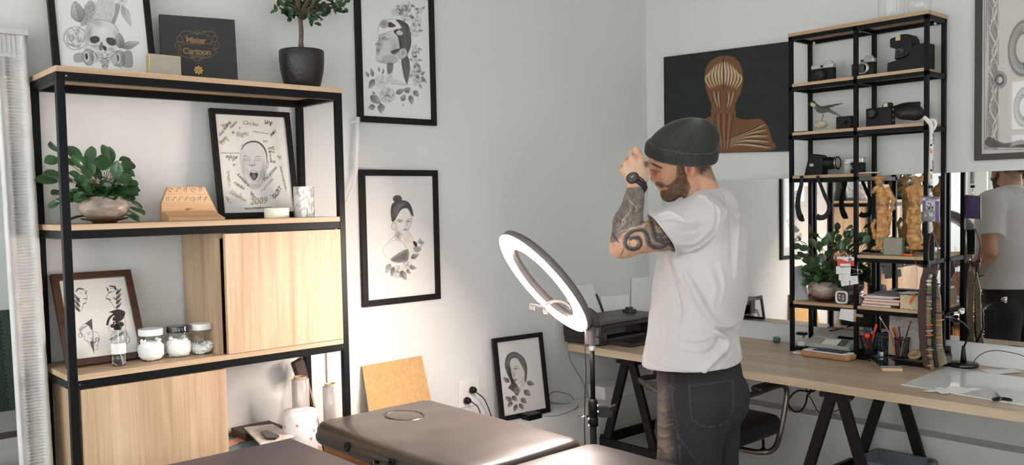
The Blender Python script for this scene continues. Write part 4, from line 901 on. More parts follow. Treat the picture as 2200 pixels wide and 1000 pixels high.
def f_shirt(P):
    f = f_torso(P)
    f = smin(f, s_cap(P, PW(1500, 464, 2.98), PW(1524, 443, 3.10), .065, .058), .05)
    f = smin(f, s_cap(P, RS+Zv*.0, PW(1530, 438, 3.13), .066, .062), .05)
    f = smin(f, s_cap(P, PW(1514, 433, 3.06), PW(1540, 431, 3.12), .043, .048), .035)
    sl = s_cap(P, LS+(LS-EL)*.02, EL+(LS-EL)*.15, .086, .078); sl = smax(sl, (P-slc)@sln, .004)
    f = smin(f, sl, .035)
    ra = s_cap(P, RS, RS+(RE-RS)*1.0, .072, .070); ra = smax(ra, ((P-(RS+(RE-RS)*.66))@(RE-RS))/np.linalg.norm(RE-RS), .004); f = smin(f, ra, .03)
    # hollow cuffs, neck opening, hem
    inn = s_cap(P, LS, EL, .068, .069); inn = np.maximum(inn, -((P-slc)@sln)-.045); f = np.maximum(f, -inn)
    q = P-cc; hgt = q@cnn; rad = np.sqrt(np.maximum((q**2).sum(-1)-hgt**2, 0)); f = smax(f, -np.maximum(rad-.085, -hgt), .006)
    return smax(f, hem_z(P)-P[..., 2], .006)
def f_jeans(P):
    hp, kn_n, kn_f = PW(1502, 820, 3.11), PW(1478, 1010, 3.02), PW(1531, 1010, 3.20)
    f = s_ell(P, PW(1503, 812, 3.12), (.170, .150, .17), np.stack([Lv, Fv, Zv], 1))
    f = smin(f, s_ell(P, PW(1555, 858, 3.04), (.09, .085, .105), np.stack([Lv, Fv, Zv], 1)), .03)
    f = smin(f, s_ell(P, PW(1560, 848, 3.20), (.09, .085, .10), np.stack([Lv, Fv, Zv], 1)), .03)
    def leg(hx, hy, hD, kx, kD, fx, fD, r0, r1, r2):
        h = PW(hx, hy, hD); k = PW(kx, 1012, kD); a = k+(PW(fx, 1012, fD)-k); a[2] = .07
        return smin(s_cap(P, h, k, r0, r1), s_cap(P, k, a, r1, r2), .03)
    l1 = leg(1490, 868, 3.02, 1480, 2.99, 1490, 2.99, .124, .104, .080); l2 = leg(1528, 870, 3.21, 1529, 3.21, 1535, 3.22, .112, .092, .078)
    f = smin(f, smin(l1, l2, .008), .03)
    wz = PW(1500, 745, 3.12)[2]
    return smax(smax(f, P[..., 2]-wz, .006), .045-P[..., 2], .004)
def normals(V, F):
    a = V[F[:, 2]]-V[F[:, 0]]; b = V[F[:, 3]]-V[F[:, 1]]; n = np.cross(a, b); N = np.zeros_like(V)
    for k in range(4): np.add.at(N, F[:, k], n)
    return N/np.maximum(np.linalg.norm(N, axis=1, keepdims=True), 1e-9)
class Relief:
    """raised and sunken creases traced on the cloth that faces the viewer's side"""
    def __init__(s, V, N, crop):
        s.V, s.N = V, N; x, y = VP(V); s.x = (x-crop[0])*crop[2]; s.y = (y-crop[1])*crop[2]; s.h = np.zeros(len(V))
        vd = V-A((0, 0, CH)); vd /= np.linalg.norm(vd, axis=1, keepdims=True); s.m = np.clip(-(N*vd).sum(1)*2.5+.3, 0, 1)
    def line(s, pts, w, amp, fade=True):
        pts = [(v.x, v.y) for v in smoothpts([(p[0], p[1], 0) for p in pts], 5)]; best = np.zeros(len(s.V)); P = A(pts)
        i = np.nonzero((s.x > P[:, 0].min()-3*w) & (s.x < P[:, 0].max()+3*w) & (s.y > P[:, 1].min()-3*w) & (s.y < P[:, 1].max()+3*w))[0]
        n = len(pts)-1; bb = np.zeros(len(i))
        for k in range(n):
            p, q = pts[k], pts[k+1]; dx, dy = q[0]-p[0], q[1]-p[1]; x, y = s.x[i], s.y[i]
            t = np.clip(((x-p[0])*dx+(y-p[1])*dy)/(dx*dx+dy*dy+1e-9), 0, 1); d = np.hypot(x-p[0]-t*dx, y-p[1]-t*dy)
            g = np.exp(-(d/w)**2)
            if fade: g = g*np.sin(PI*np.clip((k+t)/n*.9+.05, 0, 1))**.6
            bb = np.maximum(bb, g)
        s.h[i] += bb*amp
    def apply(s): return s.V+s.N*(s.h*s.m)[:, None]
person = thing('person', (PW(1500, 800, 3.1)[0], PW(1500, 800, 3.1)[1], 0), 'person in a white t-shirt, dark jeans and ribbed beanie, tattooed arm raised to his brow', 'person')
# ---- skin meshes
sk = lin((200, 158, 134)); ink = lin((42, 42, 44))
parts = []
V1, F1 = snet(f_head, np.minimum.reduce([HP(1395, 250), HP(1440, 440), HP(1540, 300), neck_b])-.09, np.maximum.reduce([HP(1395, 250), HP(1440, 440), HP(1540, 300), neck_b])+.09, .0028)
def beard_mask(V):
    q = lp(V); q[:, 1] = np.abs(q[:, 1]); P = Oh+q@Rh.T; x, y = VP(P)
    p = Paint(x, y, (0, 0, 0))
    p.poly([(1456,350),(1468,350),(1471,368),(1476,384),(1482,400),(1478,412),(1470,430),(1455,434),(1435,434),(1424,429),(1419,415),(1422,409),(1429,408),(1436,405),(1430,400.5),(1420,402),(1409,396),(1409,391),(1420,390.5),(1430,397),(1440,395),(1448,387),(1454,376)], 255, 1, soft=4.0, sm=2)
    return p.c[:, 0]/255*(q[:, 0] > -.03)
bm = beard_mask(V1); N1 = normals(V1, F1)
V1 = V1+N1*(bm*(.0035+.0012*vnoise(V1, 420, 3)))[:, None]
def col_head(V):
    q = lp(V); q[:, 1] = np.abs(q[:, 1]); P = Oh+q@Rh.T; x, y = VP(P); p = Paint(x, y, (186, 143, 115))
    p.blob(1406, 380, 12, 12, (172, 100, 76), .8); p.blob(1428, 378, 16, 12, (196, 140, 110), .5); p.blob(1486, 370, 12, 16, (192, 120, 94), .6); p.blob(1480, 366, 4.5, 9, (120, 66, 50), .8)
    p.blob(1412, 365, 9, 6, (160, 106, 84), .6); p.stroke([(1395,350),(1404,353.5),(1415,359),(1422,362)], 3.6, (78, 54, 40), .85, taper=True); p.stroke([(1403,366.5),(1410,369),(1419,369)], 1.4, (58, 38, 30), .85)
    p.stroke([(1398,341),(1412,346),(1426,351)], .9, (160, 112, 88), .45); p.stroke([(1397,336),(1412,341),(1430,347)], .9, (160, 112, 88), .4); p.stroke([(1418,384),(1420,388),(1417,391)], 1.4, (140, 84, 66), .6)
    p.poly([(1413,399),(1421,399),(1427,403),(1422,408),(1416,404)], (170, 100, 86), .8)
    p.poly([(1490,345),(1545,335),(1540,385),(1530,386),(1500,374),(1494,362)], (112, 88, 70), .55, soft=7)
    p.stroke([(1500,392),(1484,404),(1470,424)], 2, (140, 96, 74), .35)
    c = lin(p.c); b = beard_mask(V)[:, None]*(.82+.18*vnoise(V, 700, 1)[:, None]); bc = lin((100, 74, 54))*(1+.35*vnoise(V, 300, 6)[:, None])
    return np.clip(c*(1-b)+bc*b, 0, 1)*(1+.05*vnoise(V, 120, 2)[:, None])
C1 = col_head(V1); parts.append((V1, F1, C1))
V2, F2 = snet(f_larm, np.minimum.reduce([LS, EL, WR, PW(1330, 318, 2.9)])-.075, np.maximum.reduce([LS, EL, WR, PW(1330, 318, 2.98), PW(1398, 350, 3.02)])+.075, .003)
def col_larm(V):
    x, y = VP(V); X, Y = (x-1300)*5.261, (y-380)*5.261; p = Paint(X, Y, (190, 147, 121)); K = (44, 44, 46); G = (98, 94, 90)
    # forearm: shaded wings and flames
    p.poly([(235,130),(480,130),(470,260),(450,400),(440,520),(370,560),(290,575),(240,620),(190,640),(150,700),(110,740),(60,730),(70,600),(100,430),(150,300),(200,200)], G, .82, 10)
    rg = random.Random(5)
    for k in range(260):
        a, b = rg.uniform(80, 430), rg.uniform(150, 700); c = rg.choice((K, (70, 68, 68), (140, 124, 112), (160, 138, 122), (60, 60, 60)))
        if a < 60+(700-b)*.18 or (b > 560 and a > 240): continue
        a *= 1.0+.12*(b < 450)
        an = rg.uniform(-2.2, -.6); l = rg.uniform(25, 80); cu = rg.uniform(-20, 20)
        p.stroke([(a, b), (a+l*.5*math.cos(an)+cu, b+l*.5*math.sin(an)), (a+l*math.cos(an), b+l*math.sin(an))], rg.uniform(4, 14), c, rg.uniform(.3, .7), taper=True, sm=3)
    for s in ([(110,610),(160,590),(190,540),(200,490),(250,430),(290,370),(280,330)], [(195,560),(225,520),(215,485),(190,500)], [(300,290),(340,330),(360,370),(330,400)], [(240,210),(280,280),(330,320)], [(150,640),(200,610),(260,600)]): p.stroke(s, 7, (196, 176, 156), .85, taper=True)
    for k in range(7): p.stroke([(70+k*9, 640+k*14), (95+k*9, 650+k*14), (100+k*10, 690+k*10)], 9, K, .8, taper=True)
    for cx, cy in ((180,700),(100,765),(150,730)): p.stroke([(cx-14,cy-20),(cx-16,cy+4),(cx+4,cy+18),(cx+20,cy+8)], 3, (110, 80, 66), .7)
    # snake: coil with pale middle, banded body, scales
    def snake(pts, w, sc=14):
        p.stroke(pts, w, (104, 96, 88), .92, soft=4); p.stroke([(a+w*.18, b+w*.16) for a, b in pts], w*.5, K, .75, soft=w*.3)
        Q = smoothpts([(a, b, 0) for a, b in pts], 6); acc = 0
        for i in range(1, len(Q)):
            acc += (Q[i]-Q[i-1]).length
            if acc > sc:
                acc = 0; d = (Q[i]-Q[i-1]).normalized(); n = Vector((-d.y, d.x, 0))
                p.stroke([(Q[i]+n*w*.5)[:2], (Q[i]+d*sc*.6)[:2], (Q[i]-n*w*.5)[:2]], 2.4, K, .85, sm=3)
        for sg in (-1, 1):
            e = []
            for i in range(0, len(Q)-1, 3): d = (Q[i+1]-Q[i]).normalized(); e.append(tuple((Q[i]+Vector((-d.y, d.x, 0))*w*.5*sg)[:2]))
            p.stroke(e, 3.5, K, .9, sm=3)
    p.poly([(450,560),(490,480),(600,510),(680,600),(760,700),(830,800),(700,830),(560,830),(470,780),(440,680)], (120, 104, 92), .75, 14)
    snake([(700,760),(620,800),(540,790),(490,740),(480,680),(440,610),(370,600),(300,620),(250,670),(225,740),(250,800),(320,820),(385,790),(400,730),(370,690),(320,690),(285,700)], 46)
    p.ell(322, 752, 42, 44, (206, 160, 134), 1, soft=.12); p.ell(322, 752, 46, 48, K, .85, ring=.12)
    snake([(590,520),(650,580),(660,650),(600,660),(550,620),(540,560)], 40); snake([(470,500),(520,520),(540,600),(560,690),(640,740),(730,760),(800,790)], 44)
    snake([(640,560),(700,640),(720,700),(660,710),(610,690)], 38); p.poly([(745,680),(775,700),(825,795),(760,800),(730,760)], (36, 36, 38), .92, 8)
    p.stroke([(215,800),(200,850),(170,905)], 12, (84, 70, 62), .8, taper=True); p.poly([(470,505),(510,490),(505,530),(480,545)], (190, 130, 104), .8, 8); p.poly([(640,560),(670,580),(660,615)], (186, 140, 116), .7, 6)
    for cx, cy, r in ((450,800,26),(400,840,24),(440,860,22),(490,850,24),(300,880,22),(355,885,20),(520,870,18),(560,865,18)): p.ell(cx, cy, r, r*.8, (96, 70, 58), .6, ring=.14)
    for k in range(10): p.stroke([(600+k*20,850-k*4),(640+k*20,835-k*5)], 3, (70, 60, 54), .5, sm=0)
    p.blob(70, 850, 60, 50, (216, 148, 122), .7); p.poly([(420,540),(470,500),(480,530),(400,580),(270,600),(290,575),(380,565)], (206, 170, 146), .7, 8)
    # knuckles and hand
    q = Paint((x-1320)*10, (y-310)*10, (0, 0, 0)); hc = Paint(q.x, q.y, (200, 164, 138))
    for cx, cy in ((300,380),(460,260),(520,290),(130,500)): hc.blob(cx, cy, 60, 50, (206, 132, 108), .6)
    hc.blob(690, 420, 60, 60, (130, 66, 48), .7); hc.blob(470, 130, 50, 60, (214, 160, 134), .5); hc.blob(450, 560, 160, 120, (196, 166, 140), .5)  # first blob: shade on the thumb tip at the brow, painted into the skin
    hc.stroke([(395,180),(400,240)], 14, (120, 78, 60), .7); hc.stroke([(560,250),(600,360)], 8, (160, 118, 98), .5)
    m = np.clip((400-y)/6+.5, 0, 1)[:, None]
    return lin(np.clip(p.c*(1-m)+hc.c*m, 0, 255))*(1+.05*vnoise(V, 150, 4)[:, None])
parts.append((V2, F2, col_larm(V2)))
V3, F3_ = snet(f_rarm, np.minimum.reduce([RS, RE, RW])-.16, np.maximum.reduce([RS, RE, RW])+.16, .0045)
parts.append((V3, F3_, np.tile(lin((172, 124, 98)), (len(V3), 1))*(1+.06*vnoise(V3, 60, 4)[:, None])))
def f_under(P): return np.minimum(np.maximum(f_torso(P, -.035), PW(1500, 770, 3.12)[2]-P[..., 2]), f_jeans(P)+.03)
V4, F4 = snet(f_under, (PW(1500, 800, 3.12)-A((.4, .4, .93))), (PW(1500, 800, 3.12)+A((.4, .4, .8))), .014)
parts.append((V4, F4, np.tile(sk, (len(V4), 1))))
nv = 0; VV, FF, CC = [], [], []
for v, f, c in parts: VV.append(v); FF.append(f+nv); CC.append(c); nv += len(v)
M_SKIN = vcmat('skin', .5, .35, bump=.12, bscale=420, sss=.06)
npmesh('body', np.concatenate(VV), np.concatenate(FF), M_SKIN, person, color=np.clip(np.concatenate(CC), 0, 1))
# ---- t-shirt
b4 = np.stack([PW(1390, 460, 2.9), PW(1600, 800, 3.3), RS, PW(1500, 420, 3.3), PW(1500, 800, 2.85), PW(1390, 800, 3.2)])
V, F = snet(f_shirt, b4.min(0)-.09, b4.max(0)+.09, .0046)
N = normals(V, F); re_ = Relief(V, N, (1370, 400, 2.381))
for pts, w, a in (
    ([(478,40),(492,90),(506,160),(500,300),(494,470)], 7, .012), ([(515,120),(522,220),(514,400)], 6, -.006), ([(540,140),(548,260),(540,420)], 9, .006), ([(562,200),(570,300),(562,430)], 7, .006), ([(470,110),(480,220),(478,400)], 9, -.006),
    ([(360,72),(395,110),(405,170),(390,235),(335,290),(250,352)], 4, -.005), ([(375,80),(415,130),(412,190)], 6, .006), ([(430,60),(448,130),(436,175)], 6, .007), ([(452,60),(475,110),(510,190)], 6, -.005), ([(300,50),(350,66),(400,120)], 7, .005),
    ([(95,150),(165,138),(230,165)], 6, .007), ([(120,175),(190,165),(260,195)], 6, -.005), ([(165,190),(250,200),(310,188)], 7, .008), ([(190,225),(270,230),(340,205)], 7, -.005), ([(230,335),(300,318),(380,255)], 6, .006), ([(210,300),(290,290),(370,225)], 8, .005), ([(250,350),(320,340),(400,260)], 6, -.005), ([(110,165),(150,230),(205,320),(225,365)], 3, -.003),
    ([(215,400),(280,520),(345,640),(430,760)], 20, .012), ([(150,350),(165,430),(205,560),(215,640)], 10, -.008), ([(180,360),(210,450),(260,560)], 12, .006), ([(260,420),(330,540),(380,640)], 12, -.005), ([(360,420),(400,520),(380,620)], 16, .004), ([(420,400),(440,500),(420,600)], 12, .004),
    ([(395,728),(430,742),(485,738),(530,705)], 7, -.012), ([(400,705),(450,715),(510,690)], 11, .012), ([(400,748),(438,775),(444,825),(405,875),(340,950)], 11, .015), ([(455,760),(470,820),(440,880),(400,930)], 9, -.010), ([(485,745),(505,800),(520,860)], 9, .010), ([(420,760),(400,820),(340,870)], 12, -.006),
    ([(215,778),(300,792),(385,768)], 9, .004), ([(220,830),(310,840),(390,820)], 9, .0035), ([(210,720),(240,640),(225,560)], 6, .006), ([(60,640),(70,760),(60,880)], 14, .005), ([(130,600),(140,760),(120,900)], 14, -.004),
    ([(228,375),(238,560),(216,700),(205,830),(196,955)], 2.2, -.003)): re_.line(pts, w, a)
re_.line([(22,885),(60,905),(150,935),(250,955),(340,968),(420,945),(500,895)], 3, -.0025, False)
re_.h *= 1.35
V = re_.apply()+N*(.0024*vnoise(V, 17, 3)+.0012*vnoise(V, 55, 5))[:, None]
M_TEE = mat('white_cotton', srgb(190, 185, 181), .9, bump=.12, bscale=700, spec=.15, sheen=.25)
ts = npmesh('t_shirt', V, F, M_TEE, person)
ts['label'] = 'white cotton t-shirt'
cl_ = []
for p in smoothpts([Vector(p) for p in cn], 5, True):
    q = A(p); 
    for _ in range(40):
        if f_shirt(q[None])[0] < -.001: break
        q = q-cnn*.0015
    cl_.append(Vector(q))
MB().tube(cl_, .0042, 8, closed=True).build('collar', M_TEE, ts)
# ---- jeans
b5 = PW(1500, 800, 3.12); V, F = snet(f_jeans, (b5[0]-.33, b5[1]-.33, .0), (b5[0]+.33, b5[1]+.33, b5[2]+.09), .0048)
N = normals(V, F); re_ = Relief(V, N, (1250, 600, 2.5))
for pts, w, a in (([(480,510),(485,620),(500,740),(520,850),(530,1000)], 2, .003), ([(388,520),(395,548),(430,560),(475,552)], 3, -.004), ([(575,560),(585,690),(600,760),(690,795),(800,740),(810,540)], 2.4, -.003), ([(760,760),(755,860),(752,1000)], 14, -.012), ([(590,770),(680,800),(790,770),(870,690)], 10, -.006), ([(520,820),(580,900),(620,980)], 7, .006), ([(400,780),(440,800),(480,790)], 9, .005), ([(395,830),(440,850),(490,830)], 9, .005), ([(400,880),(450,930),(470,985)], 9, .006), ([(640,850),(690,900),(700,980)], 10, .004), ([(400,700),(440,715),(480,700)], 8, .005), ([(400,620),(430,650),(470,640)], 8, .004)): re_.line(pts, w, a)
V = re_.apply()+N*(.0024*vnoise(V, 20, 8)+.0012*vnoise(V, 60, 5))[:, None]
def col_jeans(V):
    x, y = VP(V); p = Paint((x-1250)*2.5, (y-600)*2.5, (42, 41, 42))
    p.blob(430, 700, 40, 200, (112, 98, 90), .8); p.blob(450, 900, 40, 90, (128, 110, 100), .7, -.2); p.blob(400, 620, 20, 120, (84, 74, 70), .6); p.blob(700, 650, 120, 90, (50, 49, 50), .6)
    for s in ([(480,510),(485,620),(500,740),(520,850),(530,1000)], [(388,520),(395,548),(430,560),(475,552)], [(575,560),(585,690),(600,760),(690,795),(800,740),(810,540)], [(590,575),(800,545)], [(510,830),(580,930),(640,1000)]): p.stroke(s, 4.2, (92, 82, 76), .65, sm=4)
    rg = random.Random(1)
    for k in range(60):
        a, b = rg.uniform(390, 480), rg.uniform(560, 980); p.stroke([(a, b), (a+rg.uniform(10, 40), b+rg.uniform(-14, 14))], 5, (140, 122, 112) if rg.random() > .5 else (60, 54, 52), .3, sm=0)
    return lin(p.c)*(1+.12*vnoise(V, 900, 1)[:, None])
npmesh('jeans', V, F, vcmat('denim', .85, .2, bump=.25, bscale=900), person, color=col_jeans)['label'] = 'faded black jeans'
lm = MB(); wz = PW(1500, 775, 3.12)[2]

# ---- shoes
for k, (fx, fD) in enumerate(((1490, 2.99), (1535, 3.22))):
    a = PW(fx, 1012, fD); a[2] = 0
    def f_shoe(P, a=a):
        f = smin(s_ell(P, a+Fv*.09+Zv*.035, (.14, .048, .045), np.stack([Fv, Lv, Zv], 1)), s_cap(P, a+Zv*.06-Fv*.01, a+Zv*.11-Fv*.01, .05, .045), .03)
        return smax(f, .002-P[..., 2], .004)
    v, f = snet(f_shoe, a-A((.3, .3, .02)), a+A((.3, .3, .2)), .008); npmesh('shoe', v, f, mat('shoe_black', srgb(34, 33, 33), .5), person)
# ---- beanie
F2h = Fa+.17*Zv; F2h /= np.linalg.norm(F2h); rr2 = math.radians(20); Ub = np.cross(F2h, S0); Ub = Ub if Ub[2] > 0 else -Ub
U2 = math.cos(rr2)*Ub+math.sin(rr2)*S0; S2 = math.cos(rr2)*S0-math.sin(rr2)*Ub
hc0 = PW(1462.5, 336, 3.07)
def hat(prof, nrib=84, sub=6, amp=.0016, fade=True):
    n = nrib*sub; th = np.arange(n)*2*PI/n; rings = []
    for h, s, extra in prof:
        rib = amp*np.cos(nrib*th)*min(1, s*2.2)
        rl_ = (.116*s+extra+rib); rw = (.094*s+extra+rib); sh = -.040*max(0, (h-.03)/.11)**1.1
        sag = 0
        rings.append([Vector(hc0+F2h*(c*a+sh)+S2*(d*b)+U2*(h+sag)) for c, d, a, b in zip(np.cos(th), np.sin(th), rl_, rw)])
    return rings
bn = MB().ring_loft(hat([(.036, .99, .002), (.050, .995, .001), (.065, .965, .0005), (.080, .91, 0), (.095, .835, 0), (.108, .74, 0), (.119, .63, 0), (.128, .50, 0), (.135, .36, 0), (.139, .22, 0), (.141, .1, 0), (.1415, .01, 0)], amp=.0024), True)
M_KNIT = mat('knit_charcoal', srgb(56, 55, 50), .95, bump=.6, bscale=900, spec=.1, sheen=.35, noise=.3, nscale=400)
be = bn.build('beanie', M_KNIT, person)
cf = [(.002, .985, -.002), (-.003, .995, .003), (-.002, 1.0, .0075), (.004, 1.005, .0095), (.014, 1.01, .0095), (.026, 1.01, .009), (.036, 1.005, .0085), (.042, 1.0, .007), (.044, 1.0, .003), (.041, .99, 0)]
MB().ring_loft(hat(cf, amp=.0027), False).build('cuff', M_KNIT, be)
# ---- beard and nape hair: short tapered strands
def strands(name, V, N, mask, n, L, col, dirf, jit, seed, w=.00075, parent=person, lift=.5):
    rg = np.random.default_rng(seed); idx = rg.choice(len(V), n, p=mask/mask.sum()); vs, fs = [], []
    for i in idx:
        p, nn = V[i], N[i]; d = dirf(p)+rg.normal(0, jit, 3); d = d-nn*(d@nn); d /= np.linalg.norm(d); l = L*rg.uniform(.5, 1.2)
        s = np.cross(nn, d)*w; a = p-nn*.001; b = p+d*l*.5+nn*l*lift*.55; c = p+d*l+nn*l*lift*.75; k = len(vs)
        vs += [a-s, a+s, b+s*.8, b-s*.8, c]; fs += [(k, k+1, k+2, k+3), (k+3, k+2, k+4)]
    m = MB(); m.v = [tuple(v) for v in vs]; m.f = fs; m.sm = [False]*len(fs)
    return m.build(name, col, parent)
M_HAIR = mat('brown_hair', srgb(106, 79, 58), .6, noise=.6, nscale=90); M_HAIRD = mat('dark_hair', srgb(70, 52, 40), .6)
N1 = normals(V1, F1); bm = beard_mask(V1)
vd = V1-A((0, 0, CH)); vd /= np.linalg.norm(vd, axis=1, keepdims=True)
strands('beard', V1, N1, bm**2+1e-9, 6500, .0075, M_HAIR, lambda p: -Uh*1.0+Fh*.25, .35, 2)
q = lp(V1); x_, y_ = VP(Oh+(q*A((1, 1, 1)))@Rh.T); nm = ((q[:, 0] < -.035) & (q[:, 2] > -.03) & (q[:, 2] < .04)).astype(float)
strands('hair', V1, N1, nm+1e-9, 1500, .017, M_HAIRD, lambda p: -Uh-Fh*.25, .25, 4, w=.0006)
q = np.abs(q); bx_, by_ = VP(Oh+q*A((1, 1, 1))@Rh.T); q0 = lp(V1); q0[:, 1] = np.abs(q0[:, 1]); ex_, ey2 = VP(Oh+q0@Rh.T)
eb = Paint(ex_, ey2, (0, 0, 0)); eb.stroke([(1395,350),(1404,353.5),(1415,359),(1423,362)], 3.6, 255, 1, taper=True)
for sd in (1, -1): strands('eyebrow', V1, N1, (eb.c[:, 0]/255)**2*((lp(V1)[:, 1]*sd) > .004)+1e-12, 210, .006, M_HAIRD, lambda p: -Fh-Uh*.3, .25, 6+sd, w=.0005)
# ---- watch and bracelet on the raised wrist
ad = (WR-EL)/np.linalg.norm(WR-EL); wc = PW(1368, 397, 2.912); tl = ad+_r*.38; tl /= np.linalg.norm(tl); e1 = np.cross(tl, _f); e1 /= np.linalg.norm(e1); e2 = np.cross(tl, e1)
def wrist_band(name, c, r1, r2, hw, th, m, par):
    rings = []
    for j in range(48):
        t = 2*PI*j/48; d = e1*math.cos(t)*r1+e2*math.sin(t)*r2; dn = d/np.linalg.norm(d)
        rings.append([Vector(c+d+dn*o+tl*h) for o, h in ((0, -hw), (th, -hw), (th, hw), (0, hw))])
    return MB().ring_loft(rings, False, True, True).build(name, m, par)
wt = wrist_band('watch_strap', wc, .0345, .033, .0085, .003, mat('black_rubber', srgb(24, 24, 25), .5), person)
wd2 = (-e1 if (-e1)@_r < 0 else e1); dirw = wd2*.62-_f*.78; dirw -= tl*(dirw@tl); dirw /= np.linalg.norm(dirw)
wp = wc+dirw*.040
MB().lathe([(.0195, -.003), (.0215, -.001), (.0215, .004), (.0205, .006), (.0185, .0065), (.0175, .005)], wp, 36, dirw).build('watch_case', mat('watch_black', srgb(34, 34, 34), .3, .3, spec=.6), wt)
MB().lathe([(.0005, .0052), (.0176, .0052)], wp, 36, dirw, cap=False).build('watch_dial', mat('watch_dial', srgb(60, 58, 54), .15, coat=1), wt)
t1 = np.cross(dirw, tl)
MB().obox(wp+dirw*.006+tl*.004, tl*.006, t1*.0006, dirw*.0004).obox(wp+dirw*.006+t1*.003, t1*.005, tl*.0005, dirw*.0004).build('watch_hands', M_WHITE, wt)
wrist_band('bracelet', PW(1369, 387, 2.915), .034, .033, .002, .002, mat('bracelet_black', srgb(26, 24, 24), .6), person)

# ---- step him 11 cm towards the room and set his soles back on the floor
KS = .965; zf = CH*(1-KS); zh = .60; cam3 = np.array((0, 0, CH))
def subtree(o): return [o]+[q for c in o.children for q in subtree(c)]
for o in subtree(person):
    if o.type != 'MESH': continue
    me = o.data; n = len(me.vertices); co = np.empty(n*3, np.float32); me.vertices.foreach_get('co', co); co = co.reshape(-1, 3)+np.array(OFF[o.name])
    co = cam3+(co-cam3)*KS; z = co[:, 2]; co[:, 2] = np.where(z < zh, zh-(zh-z)*zh/(zh-zf), z)
    co -= np.array(OFF[o.name]); me.vertices.foreach_set('co', co.astype(np.float32).ravel()); me.update()
# ---------------------------------------------------------------- plants
M_LEAF = mat('leaf_green', srgb(52, 84, 50), .32, noise=.35, nscale=14, spec=.5, coat=.25)
M_LEAF2 = mat('leaf_tree', srgb(48, 74, 46), .38, noise=.35, nscale=14, spec=.5)
M_STEM = mat('plant_stem', srgb(96, 84, 62), .6)
M_SOIL = mat('soil', srgb(52, 42, 34), .95, noise=.4, nscale=120, bump=.5, bscale=200)
def leaf(mb, c, L, w, d, n, cup=.12, bend=.25, tipf=.55):
    """one leaf blade: centre, length, half width, direction, face normal"""
    d = Vector(d).normalized(); n = Vector(n); n = (n-d*n.dot(d)).normalized(); s = d.cross(n); c = Vector(c); vs = []; R = 6; Cn = 5
    for i in range(R+1):
        t = i/R; ww = w*math.sin(PI*min(1, (t*.93+.03))**tipf if False else PI*(t*.9+.05)**(1.15 if tipf > .5 else .8))**.75
        if i == R: ww = w*.08
        for j in range(Cn):
            u = -1+2*j/(Cn-1)
            vs.append(c+d*(t-.5)*L+s*u*ww-n*(bend*L*(t-.5)**2)+n*cup*w*(u*u))
    fs = [(i*Cn+j, i*Cn+j+1, (i+1)*Cn+j+1, (i+1)*Cn+j) for i in range(R) for j in range(Cn-1)]
    mb.add(vs, fs, True)
def pot_plant(label, pc, r, h, zb, leaves, yrange, seed, group, axis='Y', extra=80, spread=(.10, .06, .075)):
    """round stone pot on a saucer; leaves: list of photo spots of the leaf centres"""
    rg = random.Random(seed); x, y = pc
    t = thing('potted_plant', (x, y, zb), label, 'plant', group)
    sc = [(.45*r, 0), (.50*r, .006), (.85*r, .012), (.93*r, .016), (.93*r, .018), (.6*r, .0165), (.1*r, .016)]
    MB().lathe(sc, (x, y, zb), 40).build('saucer', mat('saucer_bronze', srgb(96, 62, 44), .3, .3), t)
    p = [(.60*r, .0165), (.72*r, .020), (.93*r, .40*h), (1.0*r, .60*h), (.95*r, .80*h), (.80*r, .96*h), (.76*r, h), (.70*r, h), (.72*r, .9*h), (.70*r, .86*h), (.1*r, .85*h)]
    pt = MB().lathe(p, (x, y, zb), 48).build('pot', M_STONE, t)
    fol = MB(); stm = MB(); top = Vector((x, y, zb+h*.9)); vdir = (Vector((0, 0, CH))-top).normalized()
    def put(c, L, w, big=True):
        c = Vector(c); out = (c-top); d = (out.normalized()+Vector((rg.uniform(-.5, .5), rg.uniform(-.5, .5), rg.uniform(-.9, .2)))).normalized()
        n = (vdir*rg.uniform(.2, 1)+Vector((0, 0, 1))*rg.uniform(.3, 1)+Vector((rg.uniform(-.5, .5), rg.uniform(-.5, .5), 0))).normalized()
        leaf(fol, c, L*rg.uniform(.85, 1.1), w*rg.uniform(.85, 1.1), d, n, rg.uniform(.1, .3), rg.uniform(.1, .5))
        b = c-d*L*.5; mid = (top+b)/2+Vector((0, 0, .02)); stm.tube(smoothpts([top+Vector((rg.uniform(-.4, .4)*r, rg.uniform(-.4, .4)*r, 0)), mid, b], 3), .0013, 5)
    for px_, py_, k in leaves:
        v = yrange[0]+(yrange[1]-yrange[0])*rg.random()
        put(W(px_, py_, Y=v) if axis == 'Y' else W(px_, py_, X=v), .060*k, .0225*k)
    for _ in range(extra):
        a = rg.uniform(0, 2*PI); q = rg.uniform(.2, 1)**.5; z = rg.uniform(0, 1)
        put(top+Vector((math.cos(a)*q*spread[0], math.sin(a)*q*spread[1], spread[2]*z*(1.1-q*.6)-.005)), .052, .0200)
    fol.build('foliage', M_LEAF, t); stm.build('stems', M_STEM, t)
    MB().lathe([(.70*r, .84*h), (.01*r, .86*h)], (x, y, zb), 24, cap=False).build('soil', M_SOIL, t)
    return t
M_STONE = mat('swirled_stone', srgb(152, 137, 124), .38, noise=.5, nscale=22, stretch=(1, 1, 2.6), bump=.15, bscale=60, detail=10)
c = W(225, 475, Y=3.06)
